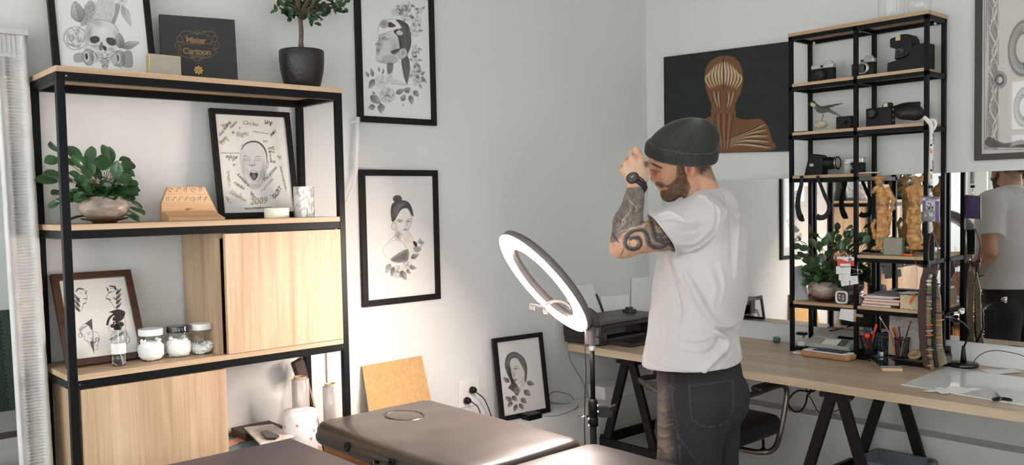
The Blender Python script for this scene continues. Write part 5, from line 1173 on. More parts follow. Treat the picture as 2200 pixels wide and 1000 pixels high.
LA = [(120,317,1),(160,331,1.05),(195,336,1.15),(228,335,1.25),(274,356,1.2),(170,348,1),(112,345,.9),(115,376,1.05),(100,389,1.15),(165,380,1),(203,372,1.1),(226,385,1.05),(250,366,1),(252,400,1.1),(272,375,.9),(280,394,.9),(240,333,.9),(188,400,1),(220,350,1.1),(180,390,1),(120,414,.6),(117,440,.8),(150,430,.7),(161,470,1.25),(290,437,.9),(296,446,.9),(285,460,.9),(298,455,.8),(280,448,.8),(287,468,.8),(232,420,.9),(265,385,1.1),(185,410,.9),(206,402,1),(150,350,.9),(190,362,1.1),(268,344,.8),(138,385,.8),(128,432,.7)]
pot_plant('leafy green plant in a round stone pot on the left side of the tall shelf', (c.x, c.y), .080, .088, ZA[1]+.0005, LA, (2.99, 3.11), 3, 'round-leaved plants in stone pots')
# small tree in the dark hammered pot on top
c = W(650, 188, Y=3.10); tz0 = ZA[0]+.0005; r = .086
t = thing('potted_tree', (c.x, c.y, tz0), 'small potted tree in a dark hammered metal pot on top of the shelf', 'plant')
M_HAMM = mat('hammered_metal', srgb(52, 49, 48), .38, .4, bump=1.0, bscale=70)
hp_ = .158
MB().lathe([(.052, 0), (.060, .003), (.072, .03), (.083, .08), (.0865, .12), (.0865, hp_-.004), (.0845, hp_), (.0815, hp_-.002), (.080, .14), (.0785, .13), (.01, .13)], (c.x, c.y, tz0), 56).build('pot', M_HAMM, t)
MB().lathe([(.079, .131), (.01, .134)], (c.x, c.y, tz0), 24, cap=False).build('soil', M_SOIL, t)
tk = MB(); tz1 = tz0+.13; top_ = Vector((c.x-.003, c.y, tz1+.175))
tk.tube(smoothpts([(c.x, c.y, tz1-.01), (c.x-.001, c.y, tz1+.05), (c.x+.002, c.y, tz1+.11), top_], 5), [.0105]*6+[.009]*5+[.0085]*5, 10)
rg = random.Random(12); fol = MB()
br_pts = [W(x, y, Y=3.10+rg.uniform(-.09, .10)) for x, y in ((598,8),(606,28),(618,20),(636,30),(684,40),(700,20),(722,10),(745,5),(735,18),(690,8),(668,12),(640,-20),(690,-30),(600,-20),(740,-25),(662,30),(620,-40),(670,-60),(720,-60),(625,5),(708,-10),(650,-80))]
for b in br_pts:
    m = (top_+b)/2+Vector((rg.uniform(-.01, .01), rg.uniform(-.01, .01), .012)); tk.tube(smoothpts([top_-Vector((0, 0, rg.uniform(0, .03))), m, b], 4), [.005]*5+[.002]*4, 6)
    for k in range(11):
        u = rg.uniform(.45, 1.05); q = top_.lerp(b, u)+Vector((rg.uniform(-.02, .02), rg.uniform(-.02, .02), rg.uniform(-.018, .018))); d = Vector((rg.uniform(-1, 1), rg.uniform(-1, 1), rg.uniform(-1, .6)))
        leaf(fol, q+d.normalized()*.016, .034, .0085, d, Vector((rg.uniform(-.6, .6), -1, rg.uniform(0, 1.2))), .2, .3)
tk.build('trunk', mat('bark', srgb(98, 82, 66), .8, noise=.3, nscale=80, bump=.6, bscale=150), t); fol.build('foliage', M_LEAF2, t)
# ---------------------------------------------------------------- boxes on the top board
M_BOXB = mat('box_black', srgb(45, 46, 46), .65); M_GOLDF = mat('foil_bronze', srgb(140, 112, 80), .45, .5); M_GOLD = mat('gold', srgb(196, 164, 104), .3, .85)
x0, x1, yb = 1.163, 1.415, 3.12; z0 = ZA[0]+.0005; z1 = z0+.253
t = thing('presentation_box', ((x0+x1)/2, yb, z0), 'square black box with ornate bronze lettering and a gold medal on its front', 'box')
rX = Vector((math.cos(math.radians(-15)), math.sin(math.radians(-15)), 0)); bk_ = Vector((-rX.y, rX.x, 0)); ln = (bk_*.03+Vector((0, 0, .248))).normalized(); nn_ = rX.cross(ln); nn_ = nn_ if nn_.y < 0 else -nn_; O_ = Vector((1.176, 3.165, z0))
MB().obox(O_+rX*.131+ln*.1265-nn_*.013, rX*.131, ln*.1265, nn_*.0125).build('box_body', M_BOXB, t, bevel=.001)
def bp(px_, py_):      # point on the front face from the traced close-up
    d = W(310+px_/6.25, 20+py_/6.25, D=1.)-Vector((0, 0, CH)); c_ = Vector((0, 0, CH)); return c_+d*((O_-c_).dot(nn_)/d.dot(nn_))+nn_*.0006
def bst(mb, pts, w):
    P = [bp(*p) for p in pts]; P = smoothpts(P, 5)
    for i in range(len(P)-1):
        d = (P[i+1]-P[i]);
        if d.length < 1e-6: continue
        s = d.normalized().cross(nn_)*w*.5; mb.quad(P[i]-s, P[i+1]-s, P[i+1]+s, P[i]+s)
b = MB()
text_mb(b, 'Mister', bp(556, 442), rX, ln, .0300, shear=.05, bold=.0009, space=.9); text_mb(b, 'Cartoon', bp(516, 594), rX, ln, .0310, shear=.05, bold=.0010, space=.9)
text_mb(b, 'FINE LINES', bp(612, 636), rX, ln, .0068, bold=.0003) if False else None
for sx in (1, -1):
    m = lambda L_: [((x if sx == 1 else 1420-x), y) for x, y in L_]
    for s_ in ([(710,330),(640,300),(560,295),(490,310),(480,360),(520,380)], [(480,350),(440,380),(450,430),(500,440),(520,410),(490,395)], [(540,450),(440,440),(410,490),(440,530),(485,510),(470,475),(445,490)], [(470,540),(455,580),(500,625),(600,650),(700,660)], [(600,290),(640,330),(700,320)], [(540,380),(560,350),(600,345)], [(700,285),(735,300),(715,340),(690,320)], [(500,470),(540,470),(600,462),(700,470)], [(480,560),(500,540),(480,525)], [(640,655),(660,680),(712,690)]): bst(b, m(s_), .0016)
bst(b, [(612,615),(715,612),(820,615)], .0012); bst(b, [(612,640),(715,644),(820,640)], .0012)
for k in range(9): bst(b, [(625+k*21,620),(627+k*21,636)], .0018)
bst(b, [(725,690),(725,735)], .0012); b.build('lettering', M_GOLDF, t)
mc = bp(728, 820); b = MB(); pts = []
for k in range(48):
    a_ = 2*PI*k/48; rr_ = .0125+.0022*abs(math.cos(4*a_))**.6*2-.002*abs(math.sin(4*a_)); pts.append(mc+rX*rr_*math.cos(a_)+ln*rr_*math.sin(a_))
b.prism(pts, nn_*.002); b.ball(mc+nn_*.003, .0048, 14, 8)
for k in range(8):
    a_ = 2*PI*(k+.5)/8; b.ball(mc+(rX*math.cos(a_)+ln*math.sin(a_))*.0092+nn_*.002, .0028, 10, 6)
b.build('medal', M_GOLD, t)
# small beige-gold box in front
rX = Vector((1, 0, 0))
q = W(320, 116, Y=3.02); zt = W(355, 118, Y=3.02).z; xg0, xg1 = 1.080, 1.188
t = thing('card_box', (xg0, 3.02, z0), 'small beige box with gilt edges standing before the black box', 'box')
MB().box((xg0, 3.02, z0), (xg1, 3.05, zt)).build('box_body', mat('gilt', srgb(196, 176, 132), .35, .5), t, bevel=.0012)
MB().box((xg0+.003, 3.0185, z0+.003), (xg1-.003, 3.0202, zt-.003)).build('front_panel', mat('beige_card', srgb(172, 164, 148), .6), t)
b = MB(); cxg, czg = (xg0+xg1)/2, (z0+zt)/2+.004; PG = lambda u, v: Vector((cxg+u, 3.0178, czg+v))
def pst(mb, pts, w, P):
    Q = smoothpts([P(*p) for p in pts], 5)
    for i in range(len(Q)-1):
        d = Q[i+1]-Q[i]; s = d.normalized().cross(Vector((0, 1, 0)))*w*.5; mb.quad(Q[i]-s, Q[i+1]-s, Q[i+1]+s, Q[i]+s)
for sx in (-1, 1):
    for s_ in ([(.0,.018),(.009,.011),(.018,.004),(.010,-.002),(.004,-.006)], [(.018,.004),(.026,.001),(.036,.004)], [(.0,.010),(.007,.004),(.0,-.004)], [(.004,-.010),(.012,-.006),(.010,.002)], [(0,-.006),(.002,-.013),(0,-.017)]): pst(b, [(u*sx, v) for u, v in s_], .0009, PG)
b.build('ornament', mat('foil_silver', srgb(206, 198, 178), .35, .6), t)
# clear slips lying on the board
for i, (xa, xb_, lab) in enumerate(((520, 570, 'low clear plastic tray lying on the top board left of the tree pot'),)):
    a, b2 = W(xa, 178, Y=3.06), W(xb_, 180, Y=3.06)
    tag(MB().box((a.x, 3.03, z0), (b2.x, 3.10, z0+.010)).build('plastic_tray', mat('clear_plastic', (.8, .85, .83), .15, trans=.6, alpha=.6), bevel=.001), lab, 'tray')
a = W(605, 183, Y=3.06); tag(MB().ball((a.x-.004, 3.0, z0+.0035), .0035).ball((a.x+.006, 3.002, z0+.003), .003).build('earring', M_CHROME), 'tiny dark metal stud at the foot of the tree pot', 'earring')
# ---------------------------------------------------------------- middle shelf
zm = ZA[1]+.0005
M_BEECH = wood('beech', srgb(196, 154, 112), srgb(212, 172, 130), srgb(222, 186, 146), 'X')
t = thing('jewellery_stand', (1.19, 3.06, zm), 'pale wooden display board with rows of metal piercings beside the plant', 'stand')
yb_ = 3.075; pb = [W(x, y, Y=yb_) for x, y in ((361,402),(440,402),(467,455))]
xl, xr = W(348, 470, Y=yb_).x, W(470, 470, Y=yb_).x
prof = [Vector((xl, yb_, zm)), Vector((xr, yb_, zm)), Vector((pb[2].x, yb_, pb[2].z)), Vector((pb[1].x, yb_+.0, pb[1].z)), Vector((pb[0].x, yb_, pb[0].z)), Vector((xl, yb_, pb[0].z-.058))]
bd = MB().prism(prof, (0, .018, 0)).build('back_board', M_BEECH, t, bevel=.001)
yw = 3.02; q = [W(x, y, Y=yw) for x, y in ((363,462),(484,469))]
b = MB(); x0_, x1_ = q[0].x, q[1].x; zh = .026
b.add([(x0_,yw,zm),(x1_,yw,zm),(x1_-.006,yw+.05,zm),(x0_,yw+.05,zm),(x0_,yw,zm+.014),(x1_,yw,zm+.008),(x1_-.02,yw+.05,zm+.034),(x0_,yw+.05,zm+.034)], [(0,3,2,1),(4,5,6,7),(0,1,5,4),(1,2,6,5),(2,3,7,6),(3,0,4,7)])
b.build('front_wedge', M_BEECH, t, bevel=.001)
st_ = MB(); rg = random.Random(8)
for row, y in enumerate((409, 428)):
    for k in range(5 if row == 0 else 7):
        q = W((368+k*16) if row == 0 else (362+k*13.5), y, Y=yb_-.002); kind = rg.choice((0, 1, 2)); a = rg.uniform(-.6, .6)
        if kind == 0: st_.tube([q+Vector((.006*math.cos(u), 0, .006*math.sin(u))) for u in np.linspace(.3+a, 5.4+a, 12)], .0012, 5)
        elif kind == 1: st_.bar(q-Vector((.004, 0, .006)), q+Vector((.004, 0, .006)), .0022); st_.ball(q+Vector((.004, 0, .006)), .0026, 8, 6)
        else: st_.bar(q+Vector((-.003, 0, -.006)), q+Vector((-.003, 0, .006)), .002); st_.bar(q+Vector((.003, 0, -.006)), q+Vector((.003, 0, .006)), .002); st_.ball(q+Vector((.003, 0, .007)), .0024, 8, 6)
st_.build('metal_jewellery', mat('jewellery_metal', (.55, .5, .45), .3, 1), t)
b = MB(); q = W(398, 452, Y=yb_-.0012); text_mb(b, 'Wildcat', q, rX, (0, 0, 1), .013, shear=.35, bold=.0003) if False else None
for s_ in ([(0,0),(.004,.006),(.007,0),(.011,.007),(.014,.001),(.02,.006),(.026,.002)], [(.003,-.006),(.010,-.002),(.014,-.008),(.022,-.004),(.024,-.008)]): pst(b, s_, .0014, lambda u, v: q+Vector((u, 0, v)))
b.build('burnt_script', mat('burnt', srgb(70, 46, 30), .8), t)
# candle and marbled cylinder
a, c2 = W(574, 468, Y=3.0), W(626, 468, Y=3.0); rc_ = (c2.x-a.x)/2*.93; hc_ = .039
t = tag(MB().lathe([(rc_-.001, 0), (rc_, .001), (rc_, hc_-.002), (rc_-.002, hc_), (rc_-.004, hc_-.004), (.001, hc_-.005)], ((a.x+c2.x)/2, 3.02, zm), 36).build('candle', mat('cream_wax', srgb(232, 228, 206), .45, spec=.4)), 'short cream candle in front of the signed portrait', 'candle')
a, c2 = W(638, 466, Y=3.03), W(681, 466, Y=3.03); rc_ = (c2.x-a.x)/2*.92
def mcol(V):
    n = vnoise(V*A((1, 1, .7)), 60, 2)+.5*vnoise(V, 150, 5); v = np.abs(np.sin(n*3.5+V[:, 2]*40)); g = np.clip(.28+.7*v, 0, 1)[:, None]
    return lin((226, 222, 216))*g+lin((120, 116, 112))*(1-g)
n_ = 64; hh = 40; th = np.arange(n_)*2*PI/n_; zz = np.linspace(0, .118, hh)
Vc = A([(( a.x+c2.x)/2+rc_*math.cos(t_), 3.05+rc_*math.sin(t_), zm+z_) for z_ in zz for t_ in th]); Fc = A([(i*n_+j, i*n_+(j+1) % n_, (i+1)*n_+(j+1) % n_, (i+1)*n_+j) for i in range(hh-1) for j in range(n_)])
t = thing('marble_tumbler', ((a.x+c2.x)/2, 3.05, zm), 'tall white and grey marbled tumbler at the right end of the shelf', 'tumbler')
npmesh('tumbler_wall', Vc, Fc, vcmat('marbled', .18, .5, coat=.4), t, color=mcol); MB().lathe([(rc_-.003, .118), (rc_-.003, .004), (.001, .003)], ((a.x+c2.x)/2, 3.05, zm), 40, cap=False).build('inner_wall', M_WHITE, t)
# ---------------------------------------------------------------- third shelf: bottle and jars
zt3 = ZA[2]+.0005; yj = 3.02
a, c2 = W(240, 785, Y=yj), W(272, 785, Y=yj); rb = (c2.x-a.x)/2*.95; cx = (a.x+c2.x)/2
t = thing('spray_bottle', (cx, yj, zt3), 'clear spray bottle with a black pump and white label before the brown frame', 'bottle')
M_PET = glassmat('clear_plastic_thin', (.93, .95, .95)); hb = .115
MB().lathe([(.001, .001), (rb*.9, 0), (rb, .004), (rb, hb-.02), (rb*.92, hb-.01), (rb*.5, hb+.002), (rb*.42, hb+.006), (rb*.42, hb+.014)], (cx, yj, zt3), 36, cap=False).build('bottle_body', M_PET, t)
MB().lathe([(.001, .003), (rb*.93, .003), (rb*.93, .042), (.001, .042)], (cx, yj, zt3), 30, cap=False).build('water', mat('water', (.9, .94, .95), 0, trans=1, ior=1.33), t)
MB().lathe([(rb*1.01, .040), (rb*1.01, .075)], (cx, yj, zt3), 36, cap=False).build('label_wrap', M_PAPER, t)
b = MB().lathe([(rb*.5, hb+.004), (rb*.52, hb+.006), (rb*.52, hb+.018), (rb*.3, hb+.022), (rb*.22, hb+.034)], (cx, yj, zt3), 24); b.bar((cx+.006, yj, zt3+hb+.038), (cx-.014, yj-.004, zt3+hb+.042), .008, .012); b.bar((cx-.010, yj, zt3+hb+.032), (cx-.016, yj-.003, zt3+hb+.012), .005, .004)
b.build('pump', M_BLACKP, t, bevel=.001)
MB().tube([(cx, yj, zt3+hb), (cx+.002, yj, zt3+.05), (cx+.010, yj, zt3+.006)], .0022, 8).build('dip_tube', M_WHITE, t)
M_JAR = glassmat('jar_glass', (.96, .98, .97)); M_CRYS = mat('white_crystals', srgb(246, 246, 245), .6, spec=.4)
def jar(px0, px1, pyb, lidmat, label, fill, tilt=0):
    yj2 = 3.04; a, c2 = W(px0, pyb, Y=yj2), W(px1, pyb, Y=yj2); r = (c2.x-a.x)/2*.95; cx = (a.x+c2.x)/2; h = .090
    t = thing('storage_jar', (cx, yj2, zt3), label, 'jar', 'glass jars on the third shelf')
    pr = [(.001, .002), (r*.72, 0), (r*.9, .006), (r, .025), (r, .052), (r*.92, .072), (r*.76, .082), (r*.76, h)]
    MB().lathe(pr, (cx, yj2, zt3), 40, cap=False).build('jar_glass', M_JAR, t)
    MB().lathe([(r*.80, h-.004), (r*.82, h-.003), (r*.82, h+.016), (r*.80, h+.018), (.002, h+.0185)], (cx, yj2, zt3), 40).build('lid', lidmat, t, bevel=.0006)
    rg = random.Random(int(px0)); b = MB()
    b.lathe([(.001, .005), (r*.66, .005), (r*.84, .018), (r*.86, min(fill-.008, .05)), (r*.6, fill-.003), (.001, fill)], (cx, yj2, zt3), 24, cap=False)
    for k in range(330):      # crystals heaped in the jar
        a_ = rg.uniform(0, 2*PI); rr_ = r*.86*rg.random()**.5; z = rg.uniform(.006, fill+.006*math.cos(a_*2)); lim = r*.9 if .015 < z < .055 else r*.72; rr_ = min(rr_, lim-.005)
        s = rg.uniform(.0035, .0065); v = [Vector((rg.uniform(-1, 1), rg.uniform(-1, 1), rg.uniform(-1, 1))).normalized() for _ in range(3)]
        b.obox((cx+rr_*math.cos(a_), yj2+rr_*math.sin(a_), zt3+z), v[0]*s*.7, v[0].cross(v[1]).normalized()*s*.5, v[0].cross(v[0].cross(v[1])).normalized()*s*.6)
    tag(b.build('contents', M_CRYS, t), kind='stuff')
M_LIDW = mat('lid_white', srgb(228, 228, 226), .35)
jar(293, 358, 776, M_LIDW, 'glass jar of white crystals with a flat white lid, nearest the spray bottle', .066)
jar(354, 415, 770, mat('lid_black', srgb(26, 25, 25), .12, spec=.7), 'glass jar of white crystals with a glossy black lid', .064)
jar(405, 462, 763, M_LIDW, 'half-filled glass jar with a white lid beside the cabinet side panel', .034)
# ---------------------------------------------------------------- bottom shelf
zb_ = ZA[3]+.0005
def quadslab(name, pts, z, th, m, label, cat, group=None, bevel=0):
    P = [W(x, y, Z=z) for x, y in pts]; return tag(MB().prism([(p.x, p.y, z) for p in P], (0, 0, th)).build(name, m, bevel=bevel), label, cat, group)
zs = zb_
M_TEAL = mat('teal_paper', srgb(112, 140, 146), .6, noise=.1, nscale=30)
tag(MB().box((1.29, 2.96, zs), (1.525, 3.24, zs+.10)).build('document_box', M_TEAL, bevel=.002), 'grey-blue flat box under the papers on the bottom shelf', 'box')
za = zs+.1005
tag(MB().box((1.42, 3.12, za), (1.58, 3.25, za+.03)).build('black_case', mat('case_dark', srgb(70, 62, 56), .6), bevel=.002), 'dark flat case lying at the back of the bottom shelf', 'case')
quadslab('magazine', ((524,922),(585,915),(632,940),(560,958)), za+.0305, .006, mat('magazine_cover', srgb(206, 196, 186), .4, noise=.3, nscale=22), 'glossy magazine with a pinkish picture on the bottom shelf', 'magazine')
quadslab('sunglasses_case', ((560,932),(572,929),(600,940),(592,946),(572,946)), za+.037, .008, mat('case_black', srgb(20, 28, 34), .25), 'small curved black case lying on the magazine', 'case', bevel=.001)
quadslab('flyer', ((488,950),(520,938),(536,944),(490,962)), za+.001, .002, mat('flyer_pink', srgb(216, 160, 140), .6), 'salmon pink flyer beside the lower cabinet door', 'flyer')
quadslab('brochure', ((488,935),(500,928),(535,940),(522,944)), za+.0035, .002, mat('brochure_brown', srgb(96, 72, 60), .6), 'dark brown brochure lying on the pink flyer', 'brochure')
# kitchen roll wrapped in printed film
ya = 3.0; a, c2 = W(610, 930, Y=ya), W(680, 930, Y=ya); r = (c2.x-a.x)/2*.96; cx = (a.x+c2.x)/2; zt_ = W(645, 882, Y=ya).z
t = thing('paper_roll', (cx, ya, zb_), 'white paper towel roll in film printed with pink spots', 'paper roll')
MB().lathe([(r*.96, 0), (r, .004), (r*.995, .06), (r, .12), (r*.99, zt_-zb_-.01), (r*.93, zt_-zb_), (r*.3, zt_-zb_+.001), (.006, zt_-zb_-.004)], (cx, ya, zb_), 40).build('roll', mat('film_white', srgb(232, 228, 226), .4, bump=.8, bscale=60, coat=.3), t)
b = MB(); rg = random.Random(5)
for k in range(15):
    a_ = -PI/2+rg.uniform(-1.5, 1.5); z = zb_+rg.uniform(.02, zt_-zb_-.03); c_ = Vector((cx+(r+.0008)*math.cos(a_), ya+(r+.0008)*math.sin(a_), z)); n_2 = Vector((math.cos(a_), math.sin(a_), 0)); s_ = Vector((-math.sin(a_), math.cos(a_), 0))
    for j in range(3): u = s_*math.cos(j*1.05)+Vector((0, 0, 1))*math.sin(j*1.05); b.obox(c_, u*.006, n_2.cross(u)*.0012, n_2*.0002)
b.build('printed_spots', mat('pink_print', srgb(214, 120, 126), .5), t)
M_FILM = mat('cling_film', srgb(216, 208, 202), .12, trans=.25, bump=.5, bscale=50, coat=.6)
def filmroll(px0, px1, pt_y, Y, label):
    a, c2 = W(px0, pt_y, Y=Y), W(px1, pt_y, Y=Y); r = (c2.x-a.x)/2*.96; cx = (a.x+c2.x)/2; zt_ = a.z; h = zt_-zb_
    t = thing('film_roll', (cx, Y, zb_), label, 'film roll', 'rolls of cling film')
    MB().lathe([(r*.9, .006), (r, .008), (r, h-.012), (r*.95, h-.010), (r*.74, h-.010)], (cx, Y, zb_), 36).build('film', M_FILM, t)
    MB().lathe([(r*.62, 0), (r*.74, 0), (r*.74, h), (r*.62, h), (r*.62, h-.03)], (cx, Y, zb_), 30, cap=False).build('cardboard_core', mat('cardboard', srgb(196, 172, 146), .8), t)
filmroll(627, 662, 812, 3.10, 'roll of cling film standing behind the paper towel roll')
filmroll(694, 724, 827, 3.04, 'roll of cling film by the right front post of the shelf')
# long-handled brush leaning
t = thing('floor_brush', (1.80, 3.12, 0), 'dark brush head on a long metal handle leaning against the wall behind the shelf', 'brush')
h0, h1 = W(650, 775, Y=3.22), W(690, 940, Y=3.12)
MB().tube([h0, h0.lerp(h1, .5), h1, h1+(h1-h0)*.9], .006, 10).build('handle', mat('handle_metal', srgb(110, 92, 78), .35, .6), t)
b = MB().obox(W(643, 793, Y=3.2), Vector((.022, 0, .008)), Vector((0, .016, 0)), Vector((-.012, 0, .036))); b.build('brush_head', mat('brush_brown', srgb(62, 50, 42), .6), t, bevel=.008, seg=3)
# white lamp arm / cable tube on the wall
t = thing('cable_conduit', (1.98, YA, 1.6), 'white plastic tube with a thin curved cable on the wall right of the shelf', 'cable')
yw2 = YA-.035
MB().tube([W(769, 252, Y=yw2), W(768, 300, Y=yw2), W(764, 375, Y=yw2)], .0095, 14).build('tube', M_WHITE, t, bevel=0)
MB().tube(smoothpts([W(764, 372, Y=yw2), W(763, 386, Y=yw2), W(757, 405, Y=yw2), W(747, 428, Y=yw2), W(738, 440, Y=YA-.01), W(735, 446, Y=YA)], 6), .0042, 8).build('cable', M_WHITE, t)
b = MB()
for y in (262, 360): q = W(767, y, Y=yw2); b.box((q.x-.006, q.y, q.z-.006), (q.x+.006, YA, q.z+.006))
b.build('wall_clip', M_WHITE, t)
# fibreboard leaning on the ledge, sockets, black adapter, cable loop
M_MDF = mat('fibreboard', srgb(186, 150, 100), .75, noise=.12, nscale=60, bump=.2, bscale=300)
P_ = [Vector((2.02, YA-.115, LZ+.0005)), Vector((2.365, YA-.115, LZ+.0005)), Vector((2.35, YA-.012, .795)), Vector((2.03, YA-.012, .792))]
t = thing('fibreboard_sheet', (2.19, YA-.1, LZ), 'tan fibreboard panel leaning on the wall behind the massage table', 'board')
MB().prism(P_, (0, .004, .0005)).build('panel', M_MDF, t)
q = P_[2]-Vector((.018, .0015, .03)); MB().lathe([(.003, 0), (.003, .002)], q, 10, (0, -1, 0)).build('hole', M_BLACKMAT, t)
a, c2 = W(984, 818, Y=YA-.002), W(1029, 868, Y=YA-.002)
t = thing('wall_socket', (a.x, YA, c2.z), 'white double wall socket with two black plugs', 'socket')
MB().box((a.x, YA-.010, c2.z), (c2.x, YA-.0005, a.z)).build('plate', M_WHITE, t, bevel=.003)
socks = []
for y in (832, 858):
    q = W(1006, y, Y=YA-.011); MB().lathe([(.024, 0), (.025, .002), (.021, .003), (.019, -.004), (.002, -.004)], q, 28, (0, -1, 0)).build('socket_face', M_WHITE, t)
for (x, y, pts, lab) in ((1018, 839, [(1026,846),(1040,858),(1052,885),(1060,910)], 'upper black plug'), (1006, 862, [(1016,866),(1028,878),(1036,905)], 'lower black plug')):
    q = W(x, y, Y=YA-.03); pl = MB().lathe([(.013, -.018), (.018, -.012), (.016, .004), (.008, .014)], q, 18, (.3, -1, 0)); pg = pl.build('plug', M_BLACKP, t)
    MB().tube(smoothpts([q+Vector((0, -.012, 0))]+[W(a_, b_, Y=YA-.05) for a_, b_ in pts], 6), .0028, 8).build('plug_cable', M_CABLE, pg)
b = tag(MB().box((2.86, LYF+.004, LZ+.0005), (2.95, LYF+.062, LZ+.028)).build('power_adapter', M_BLACKP, bevel=.003), 'black power adapter at the foot of the framed long-haired woman', 'adapter')
pts = [(1172,895),(1200,893),(1238,878),(1240,862),(1215,868),(1185,866),(1180,850),(1195,842),(1225,850),(1236,862),(1250,866),(1268,860)]
tag(MB().tube(smoothpts([W(x, y, Z=LZ+.004) if y > 866 else W(x, y, Y=YA-.02) for x, y in pts], 6), .0022, 8).build('loose_cable', mat('grey_cable', srgb(120, 118, 116), .5)), 'thin grey cable looped on the wall ledge beside the drawing', 'cable')
# ---------------------------------------------------------------- ornate white mirror leaning at the left
t = thing('ornate_mirror', (.42, 3.15, 0), 'tall mirror in an ornate whitewashed carved frame at the left edge', 'mirror')
def my(z): return 3.235-.13*(1-z/2.1)      # it leans back on the wall
M_ORN = mat('whitewash', srgb(190, 188, 183), .7, noise=.12, nscale=30, bump=.7, bscale=120, stretch=(1, 1, .3))
xo, xi, zt_ = .755, .662, 2.09
b = MB(); w_ = xo-xi; prof = [(0, .0), (0, .030), (.010, .036), (.020, .030), (.028, .022), (.060, .016), (.068, .026), (.078, .020), (.086, .028), (w_, .014), (w_, 0)]
def frame_run(b, x_out, sx, z0_, z1_, n):
    rings = []
    for i in range(n+1):
        z = z0_+(z1_-z0_)*i/n; rings.append([Vector((x_out-sx*u, my(z)-v-(.006*math.sin(z*2*PI/.0105) if .026 < u < .062 else (.0015*math.sin(z*75+math.sin(z*31)*2) if v > .024 else 0)), z)) for u, v in prof])
    b.ring_loft(rings, True)
frame_run(b, xo, 1, 0.01, zt_, 1000); b.build('side_rail', M_ORN, t)
b = MB(); frame_run(b, .05, -1, 0.01, zt_, 300); b.build('side_rail', M_ORN, t)
b = MB(); b.obox(((.05+xo)/2, my(zt_-.046)-.012, zt_-.046), Vector(((xo-.05)/2-.001, 0, 0)), Vector((0, .0625, .998)).normalized()*.047, Vector((0, -.014, .001))); b.obox(((.05+xo)/2, my(zt_)-.022, zt_-.008), Vector(((xo-.05)/2+.004, 0, 0)), Vector((0, 0, .010)), Vector((0, .022, 0)))
for k in range(50): x = .07+k*.0135; b.obox((x, my(zt_-.05)-.026, zt_-.05), Vector((.004, 0, 0)), Vector((0, .002, .03)), Vector((0, .002, 0)))
b.build('top_rail', M_ORN, t, bevel=.002)
g = MB(); g.quad((.15, my(.02)-.006, .02), (xi+.004, my(.02)-.006, .02), (xi+.004, my(zt_-.09)-.006, zt_-.09), (.15, my(zt_-.09)-.006, zt_-.09)); g.build('mirror_pane', M_MIRR, t)
# plaid armchair and dark bag behind the photographer, seen in that mirror
M_PLAID = None
def plaid(V):
    a = (np.floor(V[:, 0]/.018)+np.floor(V[:, 2]/.018)) % 2; b_ = (np.floor(V[:, 0]/.07) % 2)*.5
    return lin((52, 64, 56))*(.6+.7*a[:, None])*(1+b_[:, None])+.004
t = thing('armchair', (1.75, -2.3, 0), 'green checked high-backed armchair with wooden edges reflected in the left mirror', 'armchair')
nx, nz = 60, 80; Ug, Vg = np.meshgrid(np.linspace(1.28, 2.2, nx), np.linspace(.42, 1.32, nz)); yy = -2.42+.03*np.cos((Ug-1.74)*3)-.08*(Vg-.42)
Vp = np.stack([Ug.ravel(), yy.ravel(), Vg.ravel()], 1); a = np.arange((nx-1)*(nz-1)); r0 = a//(nx-1)*nx+a % (nx-1)
npmesh('back_cushion', Vp, np.stack([r0, r0+nx, r0+nx+1, r0+1], 1)[:, ::-1], vcmat('plaid', .9, .1), t, color=plaid)
b = MB(); b.box((1.26, -2.62, .30), (2.22, -2.47, 1.30)); b.box((1.28, -2.5, .28), (2.2, -1.85, .44)); b.build('seat', mat('chair_green', srgb(48, 56, 50), .9), t, bevel=.02)
b = MB(); b.bar((1.25, -2.5, 0), (1.25, -2.56, 1.34), .05); b.bar((2.23, -2.5, 0), (2.23, -2.56, 1.34), .05); b.bar((1.25, -1.86, 0), (1.25, -1.86, .6), .05); b.bar((2.23, -1.86, 0), (2.23, -1.86, .6), .05); b.bar((1.25, -2.5, .6), (1.25, -1.84, .6), .05); b.bar((2.23, -2.5, .6), (2.23, -1.84, .6), .05)
b.build('wooden_frame', M_DARKWOOD, t, bevel=.004)
# ---------------------------------------------------------------- things on the shelf tower
XT = 3.86
def Q(x, y, dx=0.): return W(x, y, X=XT+dx)
M_SILV = mat('camera_silver', (.62, .62, .60), .3, .9); M_CAMB = mat('camera_black', srgb(19, 19, 19), .5, bump=.3, bscale=500, spec=.35); M_LENSG = mat('lens_glass', srgb(14, 16, 20), .05, coat=1)
DY = Vector((0, -1, 0)); TOW = Vector((-1, 0, 0))
def lens(par, c, r, L, ringmat=None, ax=None):
    ax = ax or TOW
    MB().lathe([(r, 0), (r, L*.6), (r*.9, L*.62), (r*.92, L), (r*.75, L), (r*.7, L*.8), (.0005, L*.78)], c, 30, ax).build('lens', ringmat or M_CAMB, par)
    MB().lathe([(.0005, L*.80), (r*.68, L*.80)], c, 24, ax, cap=False).build('front_glass', M_LENSG, par)
def bbox(xl, yt, xr, yb, z, dep, dx=0., zb=None):
    """shelf-front box from its photo outline: returns y range, z top"""
    a, b = Q(xl, yt, dx), Q(xr, yb, dx); return a.y, b.y, (a.z if zb is None else zb)
